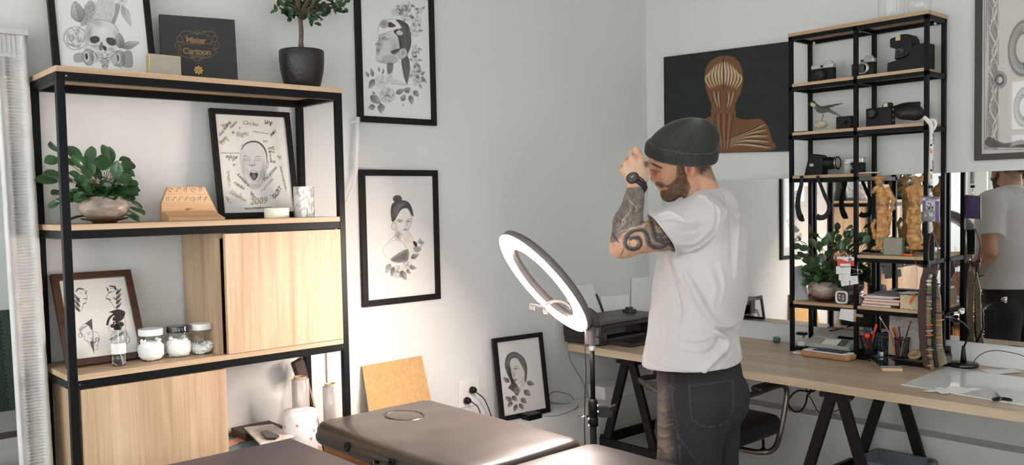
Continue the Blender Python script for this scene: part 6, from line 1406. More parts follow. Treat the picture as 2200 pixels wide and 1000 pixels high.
def compact(xl, yt, xr, z, label, dx=0., d=.030, group='old cameras on the shelf tower', lens_px=None, top=None):
    y1, y0 = Q(xl, yt, dx).y, Q(xr, yt, dx).y; h = (Q(xl, yt, dx).z+Q(xr, yt-3, dx).z)/2-z; x = XT+dx
    t = thing('film_camera', (x, (y0+y1)/2, z), label, 'camera', group)
    MB().box((x, y0, z), (x+d, y1, z+h*.66)).build('camera_body', M_CAMB, t, bevel=.003)
    b = MB().box((x+.001, y0+.001, z+h*.661), (x+d-.001, y1-.001, z+h*.84)); b.box((x+.004, y0+.012, z+h*.84), (x+d-.004, y0+(y1-y0)*.45, z+h*.97)); b.build('top_plate', M_SILV, t, bevel=.0015)
    MB().lathe([(.0045, 0), (.0045, .004)], (x+.012, y0+.010, z+h*.84), 14).lathe([(.006, 0), (.006, .004), (.002, .005)], (x+.014, y1-.014, z+h*.84), 16).build('dial', M_SILV, t)
    MB().box((x-.0006, (y0+y1)/2-.006, z+h*.70), (x+.001, (y0+y1)/2+.008, z+h*.81)).build('viewfinder', M_LENSG, t)
    return t, x, y0, y1, h
zb2 = BZ['b']+.0005; zc2 = BZ['c']+.0005; zd2 = BZ['d']+.0005; ze2 = BZ['e']+.0005; zf2 = BZ['f']+.0005
t, x, y0, y1, h = compact(1742, 133, 1790, zb2, 'small silver and black film camera, leftmost on the upper camera shelf')
lens(t, (x, (y0+y1)/2+.004, zb2+h*.34), h*.29, .022)
t, x, y0, y1, h = compact(1829, 121, 1877, zb2, 'silver-topped film camera without a lens cap, in the middle of the upper shelf', dx=.0)
lens(t, (x, (y0+y1)/2-.003, zb2+h*.40), h*.31, .016, M_SILV)
# instant camera
t = thing('instant_camera', (XT, Q(1945, 140).y, zb2), 'black folding instant camera open on the right of the upper shelf', 'camera', 'old cameras on the shelf tower')
ya, yc_ = Q(1906, 140).y, Q(1992, 130).y; yy = lambda p: Q(p, 140).y; zz_ = lambda y: Q(1945, y).z
b = MB(); b.prism([(XT-.01, yy(1907), zb2), (XT-.01, yc_, zb2), (XT-.01, yc_, zz_(98)), (XT-.01, yy(1958), zz_(100)), (XT-.01, yy(1952), zz_(122)), (XT-.01, yy(1930), zz_(127)), (XT-.01, yy(1908), zz_(131))], (.09, 0, 0)); b.build('camera_body', M_CAMB, t, bevel=.004)
b = MB(); b.prism([(XT-.012, yy(1914), zz_(80)), (XT-.012, yy(1938), zz_(73)), (XT-.012, yy(1954), zz_(75)), (XT-.012, yy(1960), zz_(86)), (XT-.012, yy(1960), zz_(104)), (XT-.012, yy(1950), zz_(122)), (XT-.012, yy(1924), zz_(126)), (XT-.012, yy(1926), zz_(103)), (XT-.012, yy(1914), zz_(98))], (.088, 0, 0)); b.build('flip_up_head', M_CAMB, t, bevel=.003)
MB().box((XT-.0145, yy(1937)-.0, zz_(75)-.0), (XT-.012, yy(1927), zz_(86))).build('flash', mat('flash_amber', srgb(190, 170, 130), .2, spec=.6), t)
MB().box((XT-.014, yy(1944), zz_(121)), (XT-.012, yy(1928), zz_(104))).build('lens_panel', M_LENSG, t)
for a_, b_ in ((1933, 110), (1940, 116), (1934, 118)): MB().lathe([(.006, 0), (.006, .004), (.004, .004), (.0005, .002)], (XT-.014, yy(a_), zz_(b_)), 18, TOW).build('lens', M_CAMB, t)
MB().lathe([(.004, 0), (.004, .006)], (XT-.01, yy(1903), zb2+.004), 10, (0, 1, 0)).build('shutter_button', M_BLACKP, t)
# bird on a rock
def img_col(c1, c2): return None
t = thing('bird_figurine', (XT, Q(1770, 260).y, zc2), 'small green-grey stuffed bird perched on a pale rock', 'figurine')
bh, bb_, bt = Q(1746, 223), Q(1764, 234), Q(1790, 240)
def f_bird(P):
    f = s_ell(P, A(Q(1768, 236)), (.016, .031, .017)); f = smin(f, s_ell(P, A(bh), (.011, .012, .0115)), .012); f = smin(f, s_cap(P, A(Q(1757, 232)), A(bh), .013, .010), .01)
    f = smin(f, s_cap(P, A(Q(1782, 238)), A(Q(1808, 251)), .008, .0025), .01); f = smin(f, s_cap(P, A(Q(1775, 230, -.012)), A(Q(1811, 222, -.004)), .008, .0018), .006)
    return smin(f, s_cap(P, A(Q(1740, 224)), A(Q(1733, 225)), .0035, .0012), .004)
lo = np.minimum.reduce([A(Q(1730, 255)), A(Q(1815, 215))])-.03; hi = np.maximum.reduce([A(Q(1730, 255)), A(Q(1815, 215))])+.03
V, F = snet(f_bird, lo, hi, .0028)
def bcol(V):
    x, y = VP(V); p = Paint(x, y, (92, 92, 74)); p.ell(1745, 226, 7, 5.5, (206, 196, 164), .95); p.poly([(1738,218),(1752,214),(1756,222),(1746,221)], (58, 48, 40), .9); p.stroke([(1733,225),(1740,224)], 3, (66, 60, 50), .9)
    p.blob(1752, 236, 5, 6, (86, 130, 124), .8); p.blob(1772, 245, 14, 5, (150, 140, 126), .8); p.stroke([(1765,230),(1790,229),(1811,222)], 5, (60, 58, 44), .8); p.stroke([(1785,239),(1808,251)], 4, (104, 116, 104), .7); p.ell(1741, 222, 1.3, 1.3, 20, 1)
    return lin(p.c)*(1+.18*vnoise(V, 300, 2)[:, None])
npmesh('bird_body', V, F, vcmat('feathers', .8, .2, bump=.4, bscale=300), t, color=bcol)
for s in (-.006, .006): MB().tube([Q(1768, 245, s), Q(1769, 252, s), Q(1764, 258, s)], .0017, 6).build('leg', mat('bird_leg', srgb(92, 72, 60), .6), t)
def f_rock(P): return s_ell(P, A(Q(1763, 268)), (.026, .034, .018))+.003*vnoise(P, 160, 3)+.0015*vnoise(P, 420, 7)
c = A(Q(1763, 268)); V, F = snet(lambda P: np.maximum(f_rock(P), zc2-P[..., 2]), c-.045, c+.045, .003); npmesh('rock', V, F, mat('pale_rock', srgb(196, 184, 164), .9, noise=.3, nscale=120), t)
# flat black thing, action camera
tag(MB().box((XT-.05, Q(1742, 270).y, zc2), (XT+.02, Q(1709, 270).y, zc2+.005)).build('notebook', M_BLACKMAT), 'thin black notebook lying flat at the left of the bird', 'notebook')
y1, y0 = Q(1796, 268, -.03).y, Q(1828, 268, -.03).y
t = thing('action_camera', (XT-.03, (y0+y1)/2, zc2), 'tiny black box camera beside the bird', 'camera', 'old cameras on the shelf tower')
MB().box((XT-.03, y0, zc2), (XT+.0, y1, Q(1810, 250, -.03).z)).build('camera_body', M_CAMB, t, bevel=.003); lens(t, (XT-.03, y0+.022, (zc2+Q(1810, 250, -.03).z)/2), .011, .006)
# SLR and leather case
y1, y0 = Q(1861, 260).y, Q(1916, 260).y; zt_ = Q(1885, 232).z
t = thing('film_camera', (XT, (y0+y1)/2, zc2), 'all-black reflex camera with its lens cap on, on the second shelf', 'camera', 'old cameras on the shelf tower')
MB().box((XT-.005, y0, zc2), (XT+.035, y1, zt_)).build('camera_body', M_CAMB, t, bevel=.004)
b = MB(); b.prism([(XT, Q(1894, 220).y, zt_-.002), (XT, Q(1914, 220).y, zt_-.002), (XT, Q(1912, 220).y, Q(1900, 221).z), (XT, Q(1897, 220).y, Q(1900, 221).z)], (.03, 0, 0)); b.build('prism_hump', M_CAMB, t, bevel=.002)
MB().box((XT-.0012, Q(1907, 230).y, Q(1900, 230).z), (XT+.001, Q(1898, 230).y, Q(1900, 222).z)).build('flash_window', mat('pale_window', srgb(200, 196, 180), .3), t)
lens(t, (XT-.005, Q(1877, 244).y, Q(1877, 244).z), .024, .022)
def f_case(P):
    f = s_ell(P, A(Q(1947, 240)), (.035, .055, .036)); f = smin(f, s_ell(P, A(Q(1968, 244)), (.03, .035, .030)), .02); f = smin(f, s_cap(P, A(Q(1915, 233)), A(Q(1975, 221)), .008, .006), .02); f = smin(f, s_ell(P, A(Q(1938, 244, -.03)), (.018, .024, .024)), .012); return smax(f, zc2-P[..., 2], .003)
c = A(Q(1948, 240)); V, F = snet(f_case, c-A((.07, .09, .06)), c+A((.06, .09, .06)), .004)
t = thing('camera_case', (XT, c[1], zc2), 'soft black leather camera case on the right of the second shelf', 'case'); npmesh('case_body', V, F, mat('black_leather', srgb(28, 27, 27), .5, bump=.3, bscale=200), t); b = MB()
for y in (235, 247, 258): b.ball(Q(1919, y, -.012), .003, 10, 6)
b.build('buckle', mat('brass', (.65, .5, .28), .3, 1), t)
# big camera with zoom lens, straps
y1, y0 = Q(1733, 370).y, Q(1768, 370).y; zt_ = Q(1750, 338).z
t = thing('digital_camera', (XT, (y0+y1)/2, zd2), 'large black camera with a zoom lens lying sideways on the third shelf', 'camera')
b = MB(); b.prism([(XT-.01, Q(1729, 370).y, zd2), (XT-.01, y0, zd2), (XT-.01, y0, zt_), (XT-.01, Q(1763, 330).y, Q(1763, 333).z), (XT-.01, Q(1742, 330).y, Q(1742, 331).z), (XT-.01, Q(1737, 340).y, Q(1737, 345).z)], (.06, 0, 0)); b.build('camera_body', M_CAMB, t, bevel=.005)
MB().lathe([(.027, 0), (.028, .02), (.030, .03), (.030, .05), (.027, .055), (.029, .075), (.031, .082), (.031, .088), (.024, .088), (.02, .08), (.0005, .078)], Q(1763, 352, .02), 32, (0, -1, .0)).build('lens', M_CAMB, t)
MB().lathe([(.0315, .083), (.0322, .084), (.0322, .086), (.0315, .087)], Q(1763, 352, .02), 32, (0, -1, 0)).build('lens_ring', M_SILV, t)
MB().box((XT-.0115, Q(1750, 350).y, Q(1745, 358).z), (XT-.009, Q(1742, 350).y, Q(1745, 352).z)).build('badge', M_SILV, t)
def strap(pts, w, label, dx=-.02):
    P = smoothpts([Q(*p, dx) for p in pts], 6); b = MB(); L = []
    for i, p in enumerate(P):
        d = (P[min(i+1, len(P)-1)]-P[max(i-1, 0)]).normalized(); s = d.cross(TOW).normalized()*w*(.5+.5*i/len(P)); L += [p-s, p+s]
    b.add(L, [(2*i, 2*i+1, 2*i+3, 2*i+2) for i in range(len(P)-1)], True); return tag(b.build('camera_strap', mat('strap_black', srgb(28, 28, 30), .8), solid=.0016), label, 'strap')
strap([(1722,378),(1722,395),(1716,420),(1714,445),(1720,468),(1727,468)], .017, 'black camera strap end hanging left below the third shelf', -.085)
strap([(1756,378),(1762,395),(1772,420),(1781,440),(1780,455),(1772,466),(1760,468),(1754,464)], .014, 'black camera strap loop hanging below the large camera', -.085)
# small jar and little silver camera
y1, y0 = Q(1816, 370).y, Q(1830, 370).y; r = (y1-y0)/2
t = thing('medicine_bottle', (XT-.01, (y0+y1)/2, zd2), 'small frosted bottle with a pale cap beside the large camera', 'bottle'); MB().lathe([(r, 0), (r, .042), (r*.8, .046)], (XT-.01, (y0+y1)/2, zd2), 20).build('bottle_body', mat('frosted', srgb(196, 198, 190), .4, trans=.2), t); MB().lathe([(r*.9, .046), (r*.9, .056), (r*.8, .057)], (XT-.01, (y0+y1)/2, zd2), 20).build('cap', M_WHITE, t)
y1, y0 = Q(1808, 340).y, Q(1847, 340).y
t = thing('film_camera', (XT+.05, (y0+y1)/2, zd2), 'little black and silver camera behind the frosted bottle', 'camera', 'old cameras on the shelf tower')
MB().box((XT+.03, y0, zd2), (XT+.06, y1, zd2+.05)).build('camera_body', M_CAMB, t, bevel=.003); MB().box((XT+.03, y0, zd2+.0505), (XT+.06, y1, zd2+.074)).build('top_plate', M_SILV, t, bevel=.003); lens(t, (XT+.03, (y0+y1)/2-.006, zd2+.03), .014, .012, M_SILV)
tag(MB().box((XT-.02, Q(1878, 368).y, zd2), (XT+.05, Q(1845, 368).y, zd2+.004)).build('leaflet', M_PAPER), 'small white leaflet at the right end of the third shelf', 'leaflet')
# glass vases on top
M_VASE = glassmat('vase_glass', (.985, .99, .99))
for (xl, xr, dx, hh_, lab) in ((1889, 1942, .04, .16, 'clear cylindrical glass vase on top of the tower, on the left'), (1950, 2000, .05, .12, 'round clear glass vase on top of the tower at the right end')):
    a, b2 = W(xl, 25, X=XT+dx), W(xr, 25, X=XT+dx); r = (a.y-b2.y)/2; cy_ = (a.y+b2.y)/2
    if 'cyl' in lab: pr = [(.001, .004), (r*.96, .0), (r, .004), (r, hh_)]
    else: pr = [(.001, 0), (r*.6, 0), (r*.9, .02), (r, .05), (r*.9, .085), (r*.6, .11), (r*.62, .13)]
    tag(MB().lathe(pr, (XT+dx, cy_, BZ['a']+.001), 40, cap=False).build('glass_vase', M_VASE), lab, 'vase', 'glass vases on top of the tower')
# carved figures
M_CARVE = mat('carved_wood', srgb(190, 142, 88), .42, noise=.5, nscale=38, bump=.8, bscale=110)
def figure(fn, box_, label):
    p0, p1 = A(Q(box_[0], box_[3])), A(Q(box_[2], box_[1])); lo, hi = np.minimum(p0, p1)-A((.07, .012, .004)), np.maximum(p0, p1)+A((.07, .012, .012))
    V, F = snet(lambda P: np.maximum(fn(P)+.0010*vnoise(P, 300, 1)+.0018*np.abs(vnoise(P, 150, 4))+.0008*np.sin(P[..., 1]*420+8*vnoise(P, 40, 2)), ze2+.0005-P[..., 2]), lo, hi, .0028)
    t = thing('carved_figurine', (XT, (p0[1]+p1[1])/2, ze2), label, 'figurine', 'carved wooden figures')
    npmesh('figure_body', V, F, M_CARVE, t)
def cc_(P, pts, r, k=.006):
    f = None
    for i in range(len(pts)-1):
        a, b2 = pts[i], pts[i+1]; g = s_cap(P, A(Q(*a)), A(Q(*b2)), r[i], r[i+1]); f = g if f is None else smin(f, g, k)
    return f
def f_fisher(P):
    f = cc_(P, [(1892,405),(1897,425),(1896,450),(1899,480),(1892,520)], [.018,.030,.026,.030,.024]); f = smin(f, s_ell(P, A(Q(1888, 392)), (.016, .015, .018)), .008)
    f = smin(f, s_ell(P, A(Q(1890, 383)), (.028, .033, .009)), .004); f = smin(f, s_cap(P, A(Q(1888, 382)), A(Q(1889, 375)), .014, .007), .006)
    f = smin(f, cc_(P, [(1908,408),(1920,430),(1918,448),(1905,462,-.02)], [.012,.010,.009,.009]), .006); f = smin(f, cc_(P, [(1880,406),(1876,412,-.02),(1884,402,-.03)], [.011,.009,.008]), .006)
    for k in range(5): f = smin(f, cc_(P, [(1881+k*3, 420+k*9, -.026), (1906-k, 424+k*10, -.024)], [.0035, .0035]), .002)
    f = smin(f, cc_(P, [(1884,430,-.03),(1885,480,-.03),(1884,528,-.02)], [.0035,.004,.004]), .003)
    f = smin(f, cc_(P, [(1908,455,-.01),(1914,470,-.01),(1904,480,-.02),(1896,468,-.03)], [.008,.007,.007,.006]), .004)
    f = smin(f, cc_(P, [(1880,475),(1874,485),(1880,510)], [.010,.008,.012]), .008); f = smin(f, cc_(P, [(1905,485),(1909,500),(1902,512)], [.012,.008,.008]), .008)
    return smin(f, s_ell(P, A(Q(1890, 534)), (.034, .038, .012)), .006)
figure(f_fisher, (1872, 372, 1926, 541), 'golden carved wooden fisherman in a wide hat, nearer the tower centre')
def f_lady(P):
    f = cc_(P, [(1971,392),(1968,412),(1967,440),(1966,475),(1962,505)], [.017,.026,.022,.026,.024]); f = smin(f, s_ell(P, A(Q(1974, 386)), (.018, .022, .014)), .006); f = smin(f, s_ell(P, A(Q(1966, 381)), (.012, .010, .008)), .004); f = smin(f, s_ell(P, A(Q(1982, 380)), (.012, .010, .008)), .004)
    f = smin(f, cc_(P, [(1960,402),(1951,408),(1955,424),(1958,445,-.02)], [.010,.009,.008,.007]), .005); f = smin(f, cc_(P, [(1982,402),(1984,425),(1976,440,-.02)], [.010,.009,.008]), .005)
    for k in range(6): f = smin(f, s_ell(P, A(Q(1956+(k % 2)*14+k, 448+k*10, -.022)), (.010, .012, .011)), .003)
    f = smin(f, cc_(P, [(1953,455),(1950,475),(1956,490)], [.010,.009,.010]), .006)
    f = smin(f, s_ell(P, A(Q(1966, 515)), (.032, .036, .034)), .012); return smin(f, s_ell(P, A(Q(1966, 533)), (.034, .043, .012)), .006)
figure(f_lady, (1944, 374, 1988, 541), 'golden carved wooden woman with raised arm, nearer the right post')
# third carving stands on the board behind, seen mainly in the mirror: left out of the tower front
y1, y0 = Q(1897, 540, -.03).y, Q(1938, 540, -.03).y; zt_ = Q(1915, 511, -.03).z
t = thing('display_box', (XT-.03, (y0+y1)/2, ze2), 'little clear box with green edges at the foot of the carved fisherman', 'box')
MB().box((XT-.03, y0, ze2), (XT+.0, y1, zt_)).build('box_body', mat('green_acrylic', srgb(96, 138, 112), .3), t, bevel=.001); MB().box((XT-.0306, y0+.003, ze2+.003), (XT-.0298, y1-.003, zt_-.003)).build('window', mat('speckled_window', srgb(150, 142, 132), .3, noise=.3, nscale=150), t)
c = Q(1949, 536, .01); tag(MB().lathe([(.013, 0), (.014, .003), (.014, .05), (.006, .062), (.006, .078), (.004, .08)], (c.x, c.y, ze2), 20).build('ink_bottle', mat('ink_black', srgb(26, 24, 26), .2)), 'small black dropper bottle between the two carved figures', 'bottle')
a, b2 = Q(1937, 533, -.055), Q(1958, 531, -.055)
t = thing('marker_pen', a, 'orange marker lying at the foot of the carved woman', 'marker'); MB().tube([(a.x, a.y, ze2+.0055), (a.x, b2.y, ze2+.0055)], .005, 12).build('marker_body', mat('marker_orange', srgb(226, 104, 50), .4), t)
tag(MB().tube(smoothpts([Q(1966, 541, -.080), Q(1967, 560, -.082), Q(1970, 590, -.082), Q(1969, 620, -.082)], 5), .0009, 6).build('red_cord', mat('red_cord', srgb(206, 72, 52), .6)), 'thin red cord hanging down the shelf front to an orange tag', 'cord')
a, b2 = Q(1962, 638, -.088), Q(1956, 650, -.088); tag(MB().tube([Q(1965, 632, -.088), a, b2, Q(1954, 655, -.088)], [.002, .006, .005, .001], 8).build('orange_tag', mat('tag_orange', srgb(216, 100, 48), .5)), 'orange plug-shaped tag at the end of the red cord', 'tag')
for i, (xx, rr_) in enumerate(((1850, .007), (1858, .006), (1866, .007), (1874, .005))): c = Q(xx, 540, -.02); tag(MB().ball((c.x, c.y, ze2+rr_*.8), rr_, 10, 8, (1, 1, .8)).build('pebble', mat('pebble', srgb(120, 110, 98), .7, noise=.3, nscale=90)), 'tiny grey-brown stone in the row left of the carved fisherman', 'stone', 'little stones beside the carved fisherman')
# lanyard with badge, tape roll
t = thing('lanyard_badge', Q(1998, 470, -.095), 'white printed lanyard with a purple badge hanging from the tower corner', 'badge')
XL = -.094
def ribbon(mb, pts, w, dx):
    P = smoothpts([Q(*p, dx) for p in pts], 5); L = []
    for i, p in enumerate(P): d = (P[min(i+1, len(P)-1)]-P[max(i-1, 0)]).normalized(); s = d.cross(TOW).normalized()*w; L += [p-s, p+s]
    mb.add(L, [(2*i, 2*i+1, 2*i+3, 2*i+2) for i in range(len(P)-1)], True)
b = MB(); ribbon(b, [(1984,252),(1992,258),(2000,270),(2001,300),(2000,340),(1999,395)], .0085, XL); ribbon(b, [(1990,262),(2005,258),(2010,268),(2004,280)], .007, XL+.004); lay = b.build('ribbon', mat('ribbon_white', srgb(218, 216, 210), .6), t, solid=.001)
b = MB(); q0 = Q(2003.3, 268, XL-.0012)
text_mb(b, 'ARTVSTA', Q(2003.0, 287, XL-.0012), (0, 0, -1), (0, -1, 0), .011, bold=.0003); text_mb(b, 'ARTVSTA', Q(2002.0, 345, XL-.0012), (0, 0, -1), (0, -1, 0), .011, bold=.0003)
for y in (312, 366): b.lathe([(.0045, 0), (.0045, .0004)], Q(2000.5, y, XL-.0006), 14, TOW)
b.build('lettering', mat('print_black', srgb(30, 30, 30), .6), lay); b = MB()
for y in (325, 380): b.obox(Q(2000.5, y, XL-.0008), Vector((.0003, 0, 0)), Vector((0, .004, 0)), Vector((0, 0, .009)))
b.build('orange_print', mat('print_orange', srgb(206, 128, 84), .6), lay)
b = MB(); b.obox(Q(2000, 402, XL), Vector((.003, 0, 0)), Vector((0, .009, 0)), Vector((0, 0, .006))); b.build('clip_slider', M_BLACKP, t)
b = MB(); b.tube([Q(2000, 407, XL), Q(1999, 418, XL), Q(1998, 426, XL)], .0025, 8); b.build('hook', M_CHROME, t)
bd_ = MB(); P4 = [Q(x, y, XL-.001) for x, y in ((1981,421),(2018,424),(2018,478),(1982,476))]; bd_.prism(P4, (.003, 0, 0)); bd = bd_.build('badge_card', mat('badge_purple', srgb(104, 84, 124), .25, coat=.4), t)
b = MB(); b.prism([Q(x, y, XL-.0016) for x, y in ((1989,432),(2009,433),(2009,476),(1989,475))], (.0004, 0, 0)); b.prism([Q(x, y, XL-.0018) for x, y in ((1982,425),(2018,428),(2018,433),(1982,431))], (.0004, 0, 0)); b.build('badge_panel', mat('badge_pale', srgb(190, 186, 196), .3), bd)
b = MB(); text_mb(b, 'ARTVSTA', Q(1987, 431, XL-.0022), DY, (0, 0, 1), .0115, bold=.0004)
for s_ in ([(1992,436),(2000,440),(1996,448),(2006,444)], [(1994,450),(2004,446),(2000,458),(2007,455)], [(1991,442),(1998,452),(2005,462)], [(1995,462),(2002,456),(2006,468)]): ribbon(b, s_, .0016, XL-.0022)
b.build('badge_print', mat('badge_ink', srgb(44, 44, 66), .5), bd)
b = MB(); q = Q(1994, 463, XL-.004); b.lathe([(.0255, 0), (.0265, .003), (.0255, .008), (.013, .009), (.011, .011), (.007, .011), (.006, .008), (.0005, .008)], q, 30, TOW); b.build('retractable_reel', mat('reel_grey', srgb(150, 150, 146), .35, .4), t)
# plant and papers on the long board
c = Q(1768, 622, .0); LB_ = [(1740,492,.9),(1750,505,1),(1722,520,1),(1712,530,1.1),(1728,535,1.2),(1745,522,1),(1760,530,1.1),(1772,520,1),(1785,510,1.2),(1800,512,1),(1815,505,.9),(1824,490,.9),(1835,500,1),(1845,508,1),(1856,506,.9),(1862,515,.9),(1852,522,1),(1840,520,1),(1735,560,1.3),(1750,565,1.3),(1722,548,1),(1765,555,1.1),(1780,545,1.1),(1795,540,1.1),(1735,580,1.2),(1755,588,1),(1808,530,1.1),(1820,520,1),(1790,525,1),(1712,555,.8),(1830,545,1.1),(1842,560,1),(1850,580,.9),(1775,570,1),(1716,512,.8),(1828,530,1),(1838,538,1),(1848,548,.9)]
pot_plant('leafy green plant in a round stone pot on the desk shelf tower', (XT+.015, c.y), .078, .094, zf2, [(x, y, k*.85) for x, y, k in LB_], (XT-.06, XT+.06), 9, 'round-leaved plants in stone pots', axis='X', extra=120, spread=(.065, .10, .13))
def sheet(name, pts, m, label, cat, dx=(0, 0), th=.0008, group=None, par=None):
    P = [Q(x, y, dx[0] if i < 2 else dx[1]) for i, (x, y) in enumerate(pts)]; b = MB().prism(P, (th, 0, 0))
    return tag(b.build(name, m, par), label, cat, group)
M_GREYPAP = mat('grey_paper', srgb(176, 178, 180), .8)
y_, z_ = Q(1700, 575, -.05), 0
P_ = [Q(1697, 576, -.045), Q(1724, 570, .02), Vector((XT+.0, Q(1738, 640, .0).y, zf2+.0006)), Vector((XT-.05, Q(1709, 642, -.05).y, zf2+.0006))]
tag(MB().prism(P_, (.0015, 0, .0)).build('paper_sheet', M_GREYPAP), 'grey-white sheet leaning beside the potted plant on the tower', 'paper')
P_ = [W(x, y, Z=zf2+.001) for x, y in ((1753,643),(1760,637),(1797,640),(1795,645))]
tag(MB().prism([(p.x, p.y, zf2+.0004) for p in P_], (0, 0, .0015)).build('paper_slip', M_PAPER), 'white slip of paper lying before the stone pot', 'paper')
# business cards held by a big clip on the middle post
t = thing('card_bundle', Q(1825, 600, -.085), 'bunch of white and red business cards held by a wire clip on the middle post', 'cards')
for i, (pts, m) in enumerate((([(1798,552),(1835,553),(1835,572),(1799,575)], mat('card_red', srgb(214, 84, 60), .5)), ([(1796,573),(1828,573),(1827,590),(1796,589)], M_PAPER), ([(1802,590),(1827,590),(1828,604),(1802,603)], M_PAPER), ([(1806,604),(1824,603),(1825,613),(1808,616)], M_PAPER), ([(1826,594),(1842,593),(1844,610),(1827,613)], M_PAPER))):
    P = [Q(x, y, -.086-.0012*i) for x, y in pts]; cd = MB().prism(P, (.0006, 0, 0)).build('card', m, t)
    if i == 0:
        b = MB(); b.prism([Q(x, y, -.0872) for x, y in ((1798,552),(1835,553),(1835,560),(1820,562),(1806,557),(1798,557))], (.0002, 0, 0)); b.prism([Q(x, y, -.0872) for x, y in ((1805,567),(1827,567),(1827,574),(1805,575))], (.0002, 0, 0)); b.build('white_print', M_PAPER, cd)
        b = MB(); b.lathe([(.0085, 0), (.0085, .0003)], Q(1826, 558.5, -.0872), 20, TOW); b.build('blue_emblem', mat('emblem_blue', srgb(110, 140, 160), .5), cd)
    if i in (2, 3, 4):
        b = MB(); x0_ = min(p[0] for p in pts); y0_ = min(p[1] for p in pts)
        for k in range(3): b.obox(Q(x0_+9, y0_+4+k*3, -.0862-.0012*i), Vector((.0001, 0, 0)), Vector((0, .008-.002*k, 0)), Vector((0, 0, .0004)))
        b.build('print', mat('print_grey', srgb(90, 90, 92), .7), cd)
b = MB(); pc = -.083
for pts in ([(1828,577),(1840,580),(1850,580),(1853,584),(1850,588),(1840,588),(1828,590)], ): b.tube(smoothpts([Q(x, y, pc) for x, y in pts], 5), .0012, 6)
b.tube([Q(1842, 572, pc), Q(1843, 592, pc)], .0016, 6); b.lathe([(.004, 0), (.004, .004)], Q(1852, 583, pc), 14, TOW); b.build('wire_clip', M_CHROME, t)
# round-faced white speaker
ya1, ya0 = Q(1795, 645, -.06).y, Q(1824, 645, -.06).y; r = (ya1-ya0)/2; cz_ = zf2+r
t = thing('mini_speaker', (XT-.06, (ya0+ya1)/2, zf2), 'small dark gadget with a white rounded-square ring face in front of the pot', 'speaker')
sqf = lambda a_, h_: 1/(abs(math.cos(a_+PI/4))**4+abs(math.sin(a_+PI/4))**4)**.25*.93
MB().lathe([(r*.9, 0), (r*.98, .004), (r, .06), (r*.94, .066)], (XT-.06+.062, (ya0+ya1)/2, cz_), 40, TOW, sq=sqf).build('housing', M_DGREYP, t)
MB().lathe([(r*.98, .066), (r*1.0, .068), (r*.98, .071), (r*.74, .071), (r*.72, .066)], (XT-.06+.062, (ya0+ya1)/2, cz_), 40, TOW, cap=False, sq=sqf).build('face_ring', M_WHITE, t)
MB().lathe([(.0005, .067), (r*.74, .067)], (XT-.06+.062, (ya0+ya1)/2, cz_), 30, TOW, cap=False).build('black_face', M_LENSG, t)
for k, (u, v) in enumerate(((.012, .010), (.012, -.006), (-.010, .009), (-.010, -.008))): MB().lathe([(.0045, 0), (.0045, .002), (.002, .003)], (XT-.06-.006, (ya0+ya1)/2+u*.8, cz_+v*.8), 14, TOW).build('bulb', M_CHROME, t)
# red ball, bulb, books, wooden box
c = Q(1861, 620, .02); tag(MB().ball((c.x, c.y, zf2+.022), .022, 24, 16, (1, 1, 1)).build('glass_ball', mat('red_glass', srgb(176, 48, 44), .1, coat=1)), 'shiny red ball between the post and the stacked books', 'ball')
c = Q(1846, 634, -.03); tag(MB().ball((c.x, c.y, zf2+.017), .0165, 24, 16, (1, .8, 1)).build('glass_bulb', mat('milky_glass', srgb(196, 200, 198), .1, trans=.4)), 'pale glass bulb in front of the red ball', 'bulb')
def book(xl, xr, z, th, dx0, dx1, mc, label, k):
    y1, y0 = Q(xl, 640, dx0).y, Q(xr, 640, dx0).y; t = thing('notebook', (XT, (y0+y1)/2, z), label, 'notebook', 'stacked notebooks on the tower')
    b = MB().box((XT+dx0, y0, z), (XT+dx1, y1, z+.0012)).box((XT+dx0, y0, z+th-.0012), (XT+dx1, y1, z+th)).box((XT+dx0, y0, z+.0012), (XT+dx1, y0+.001, z+th-.0012)); b.build('cover', mc, t)
    MB().box((XT+dx0+.001, y0+.0015, z+.0013), (XT+dx1-.001, y1-.001, z+th-.0013)).build('pages', mat('page_block', srgb(226, 206, 196), .8), t); return z+th+.0003
zq = zf2; zq = book(1850, 1914, zq, .011, -.065, .07, mat('cover_tan', srgb(150, 120, 100), .6), 'lowest notebook of the stack, with a tan cover', 0)
zq = book(1853, 1932, zq, .014, -.06, .075, mat('cover_red', srgb(172, 70, 54), .6), 'red notebook in the middle of the stack', 1)
zq = book(1856, 1934, zq, .012, -.06, .08, mat('cover_red2', srgb(188, 92, 74), .6), 'coral notebook near the top of the stack', 2)
for k, (dx0, dx1, yl, yr, lab) in enumerate(((-.055, .085, 1862, 1930, 'fanned white papers lying on the notebooks'), (-.05, .10, 1868, 1940, 'loose white sheets above the coral notebook'))):
    y1, y0 = Q(yl, 630).y, Q(yr, 630).y; tag(MB().obox((XT+(dx0+dx1)/2, (y0+y1)/2, zq+.003+.005*k), Vector(((dx1-dx0)/2, .006*k, 0)), Vector((0, (y1-y0)/2, 0)), Vector((0, 0, .002))).build('paper_sheets', M_PAPER), lab, 'paper')
y1, y0 = Q(1880, 612, .03).y, Q(1944, 612, .03).y
tag(MB().obox((XT+.035, (y0+y1)/2, zq+.017), Vector((.055, 0, .003)), Vector((0, (y1-y0)/2, 0)), Vector((0, 0, .0012))).build('grey_envelope', mat('envelope_grey', srgb(128, 118, 112), .7)), 'grey-brown envelope on top of the stacked notebooks', 'envelope')
y1, y0 = Q(1934, 650, -.068).y, Q(1972, 650, -.068).y; M_PLY = mat('plywood', srgb(206, 190, 156), .7, noise=.1, nscale=40)
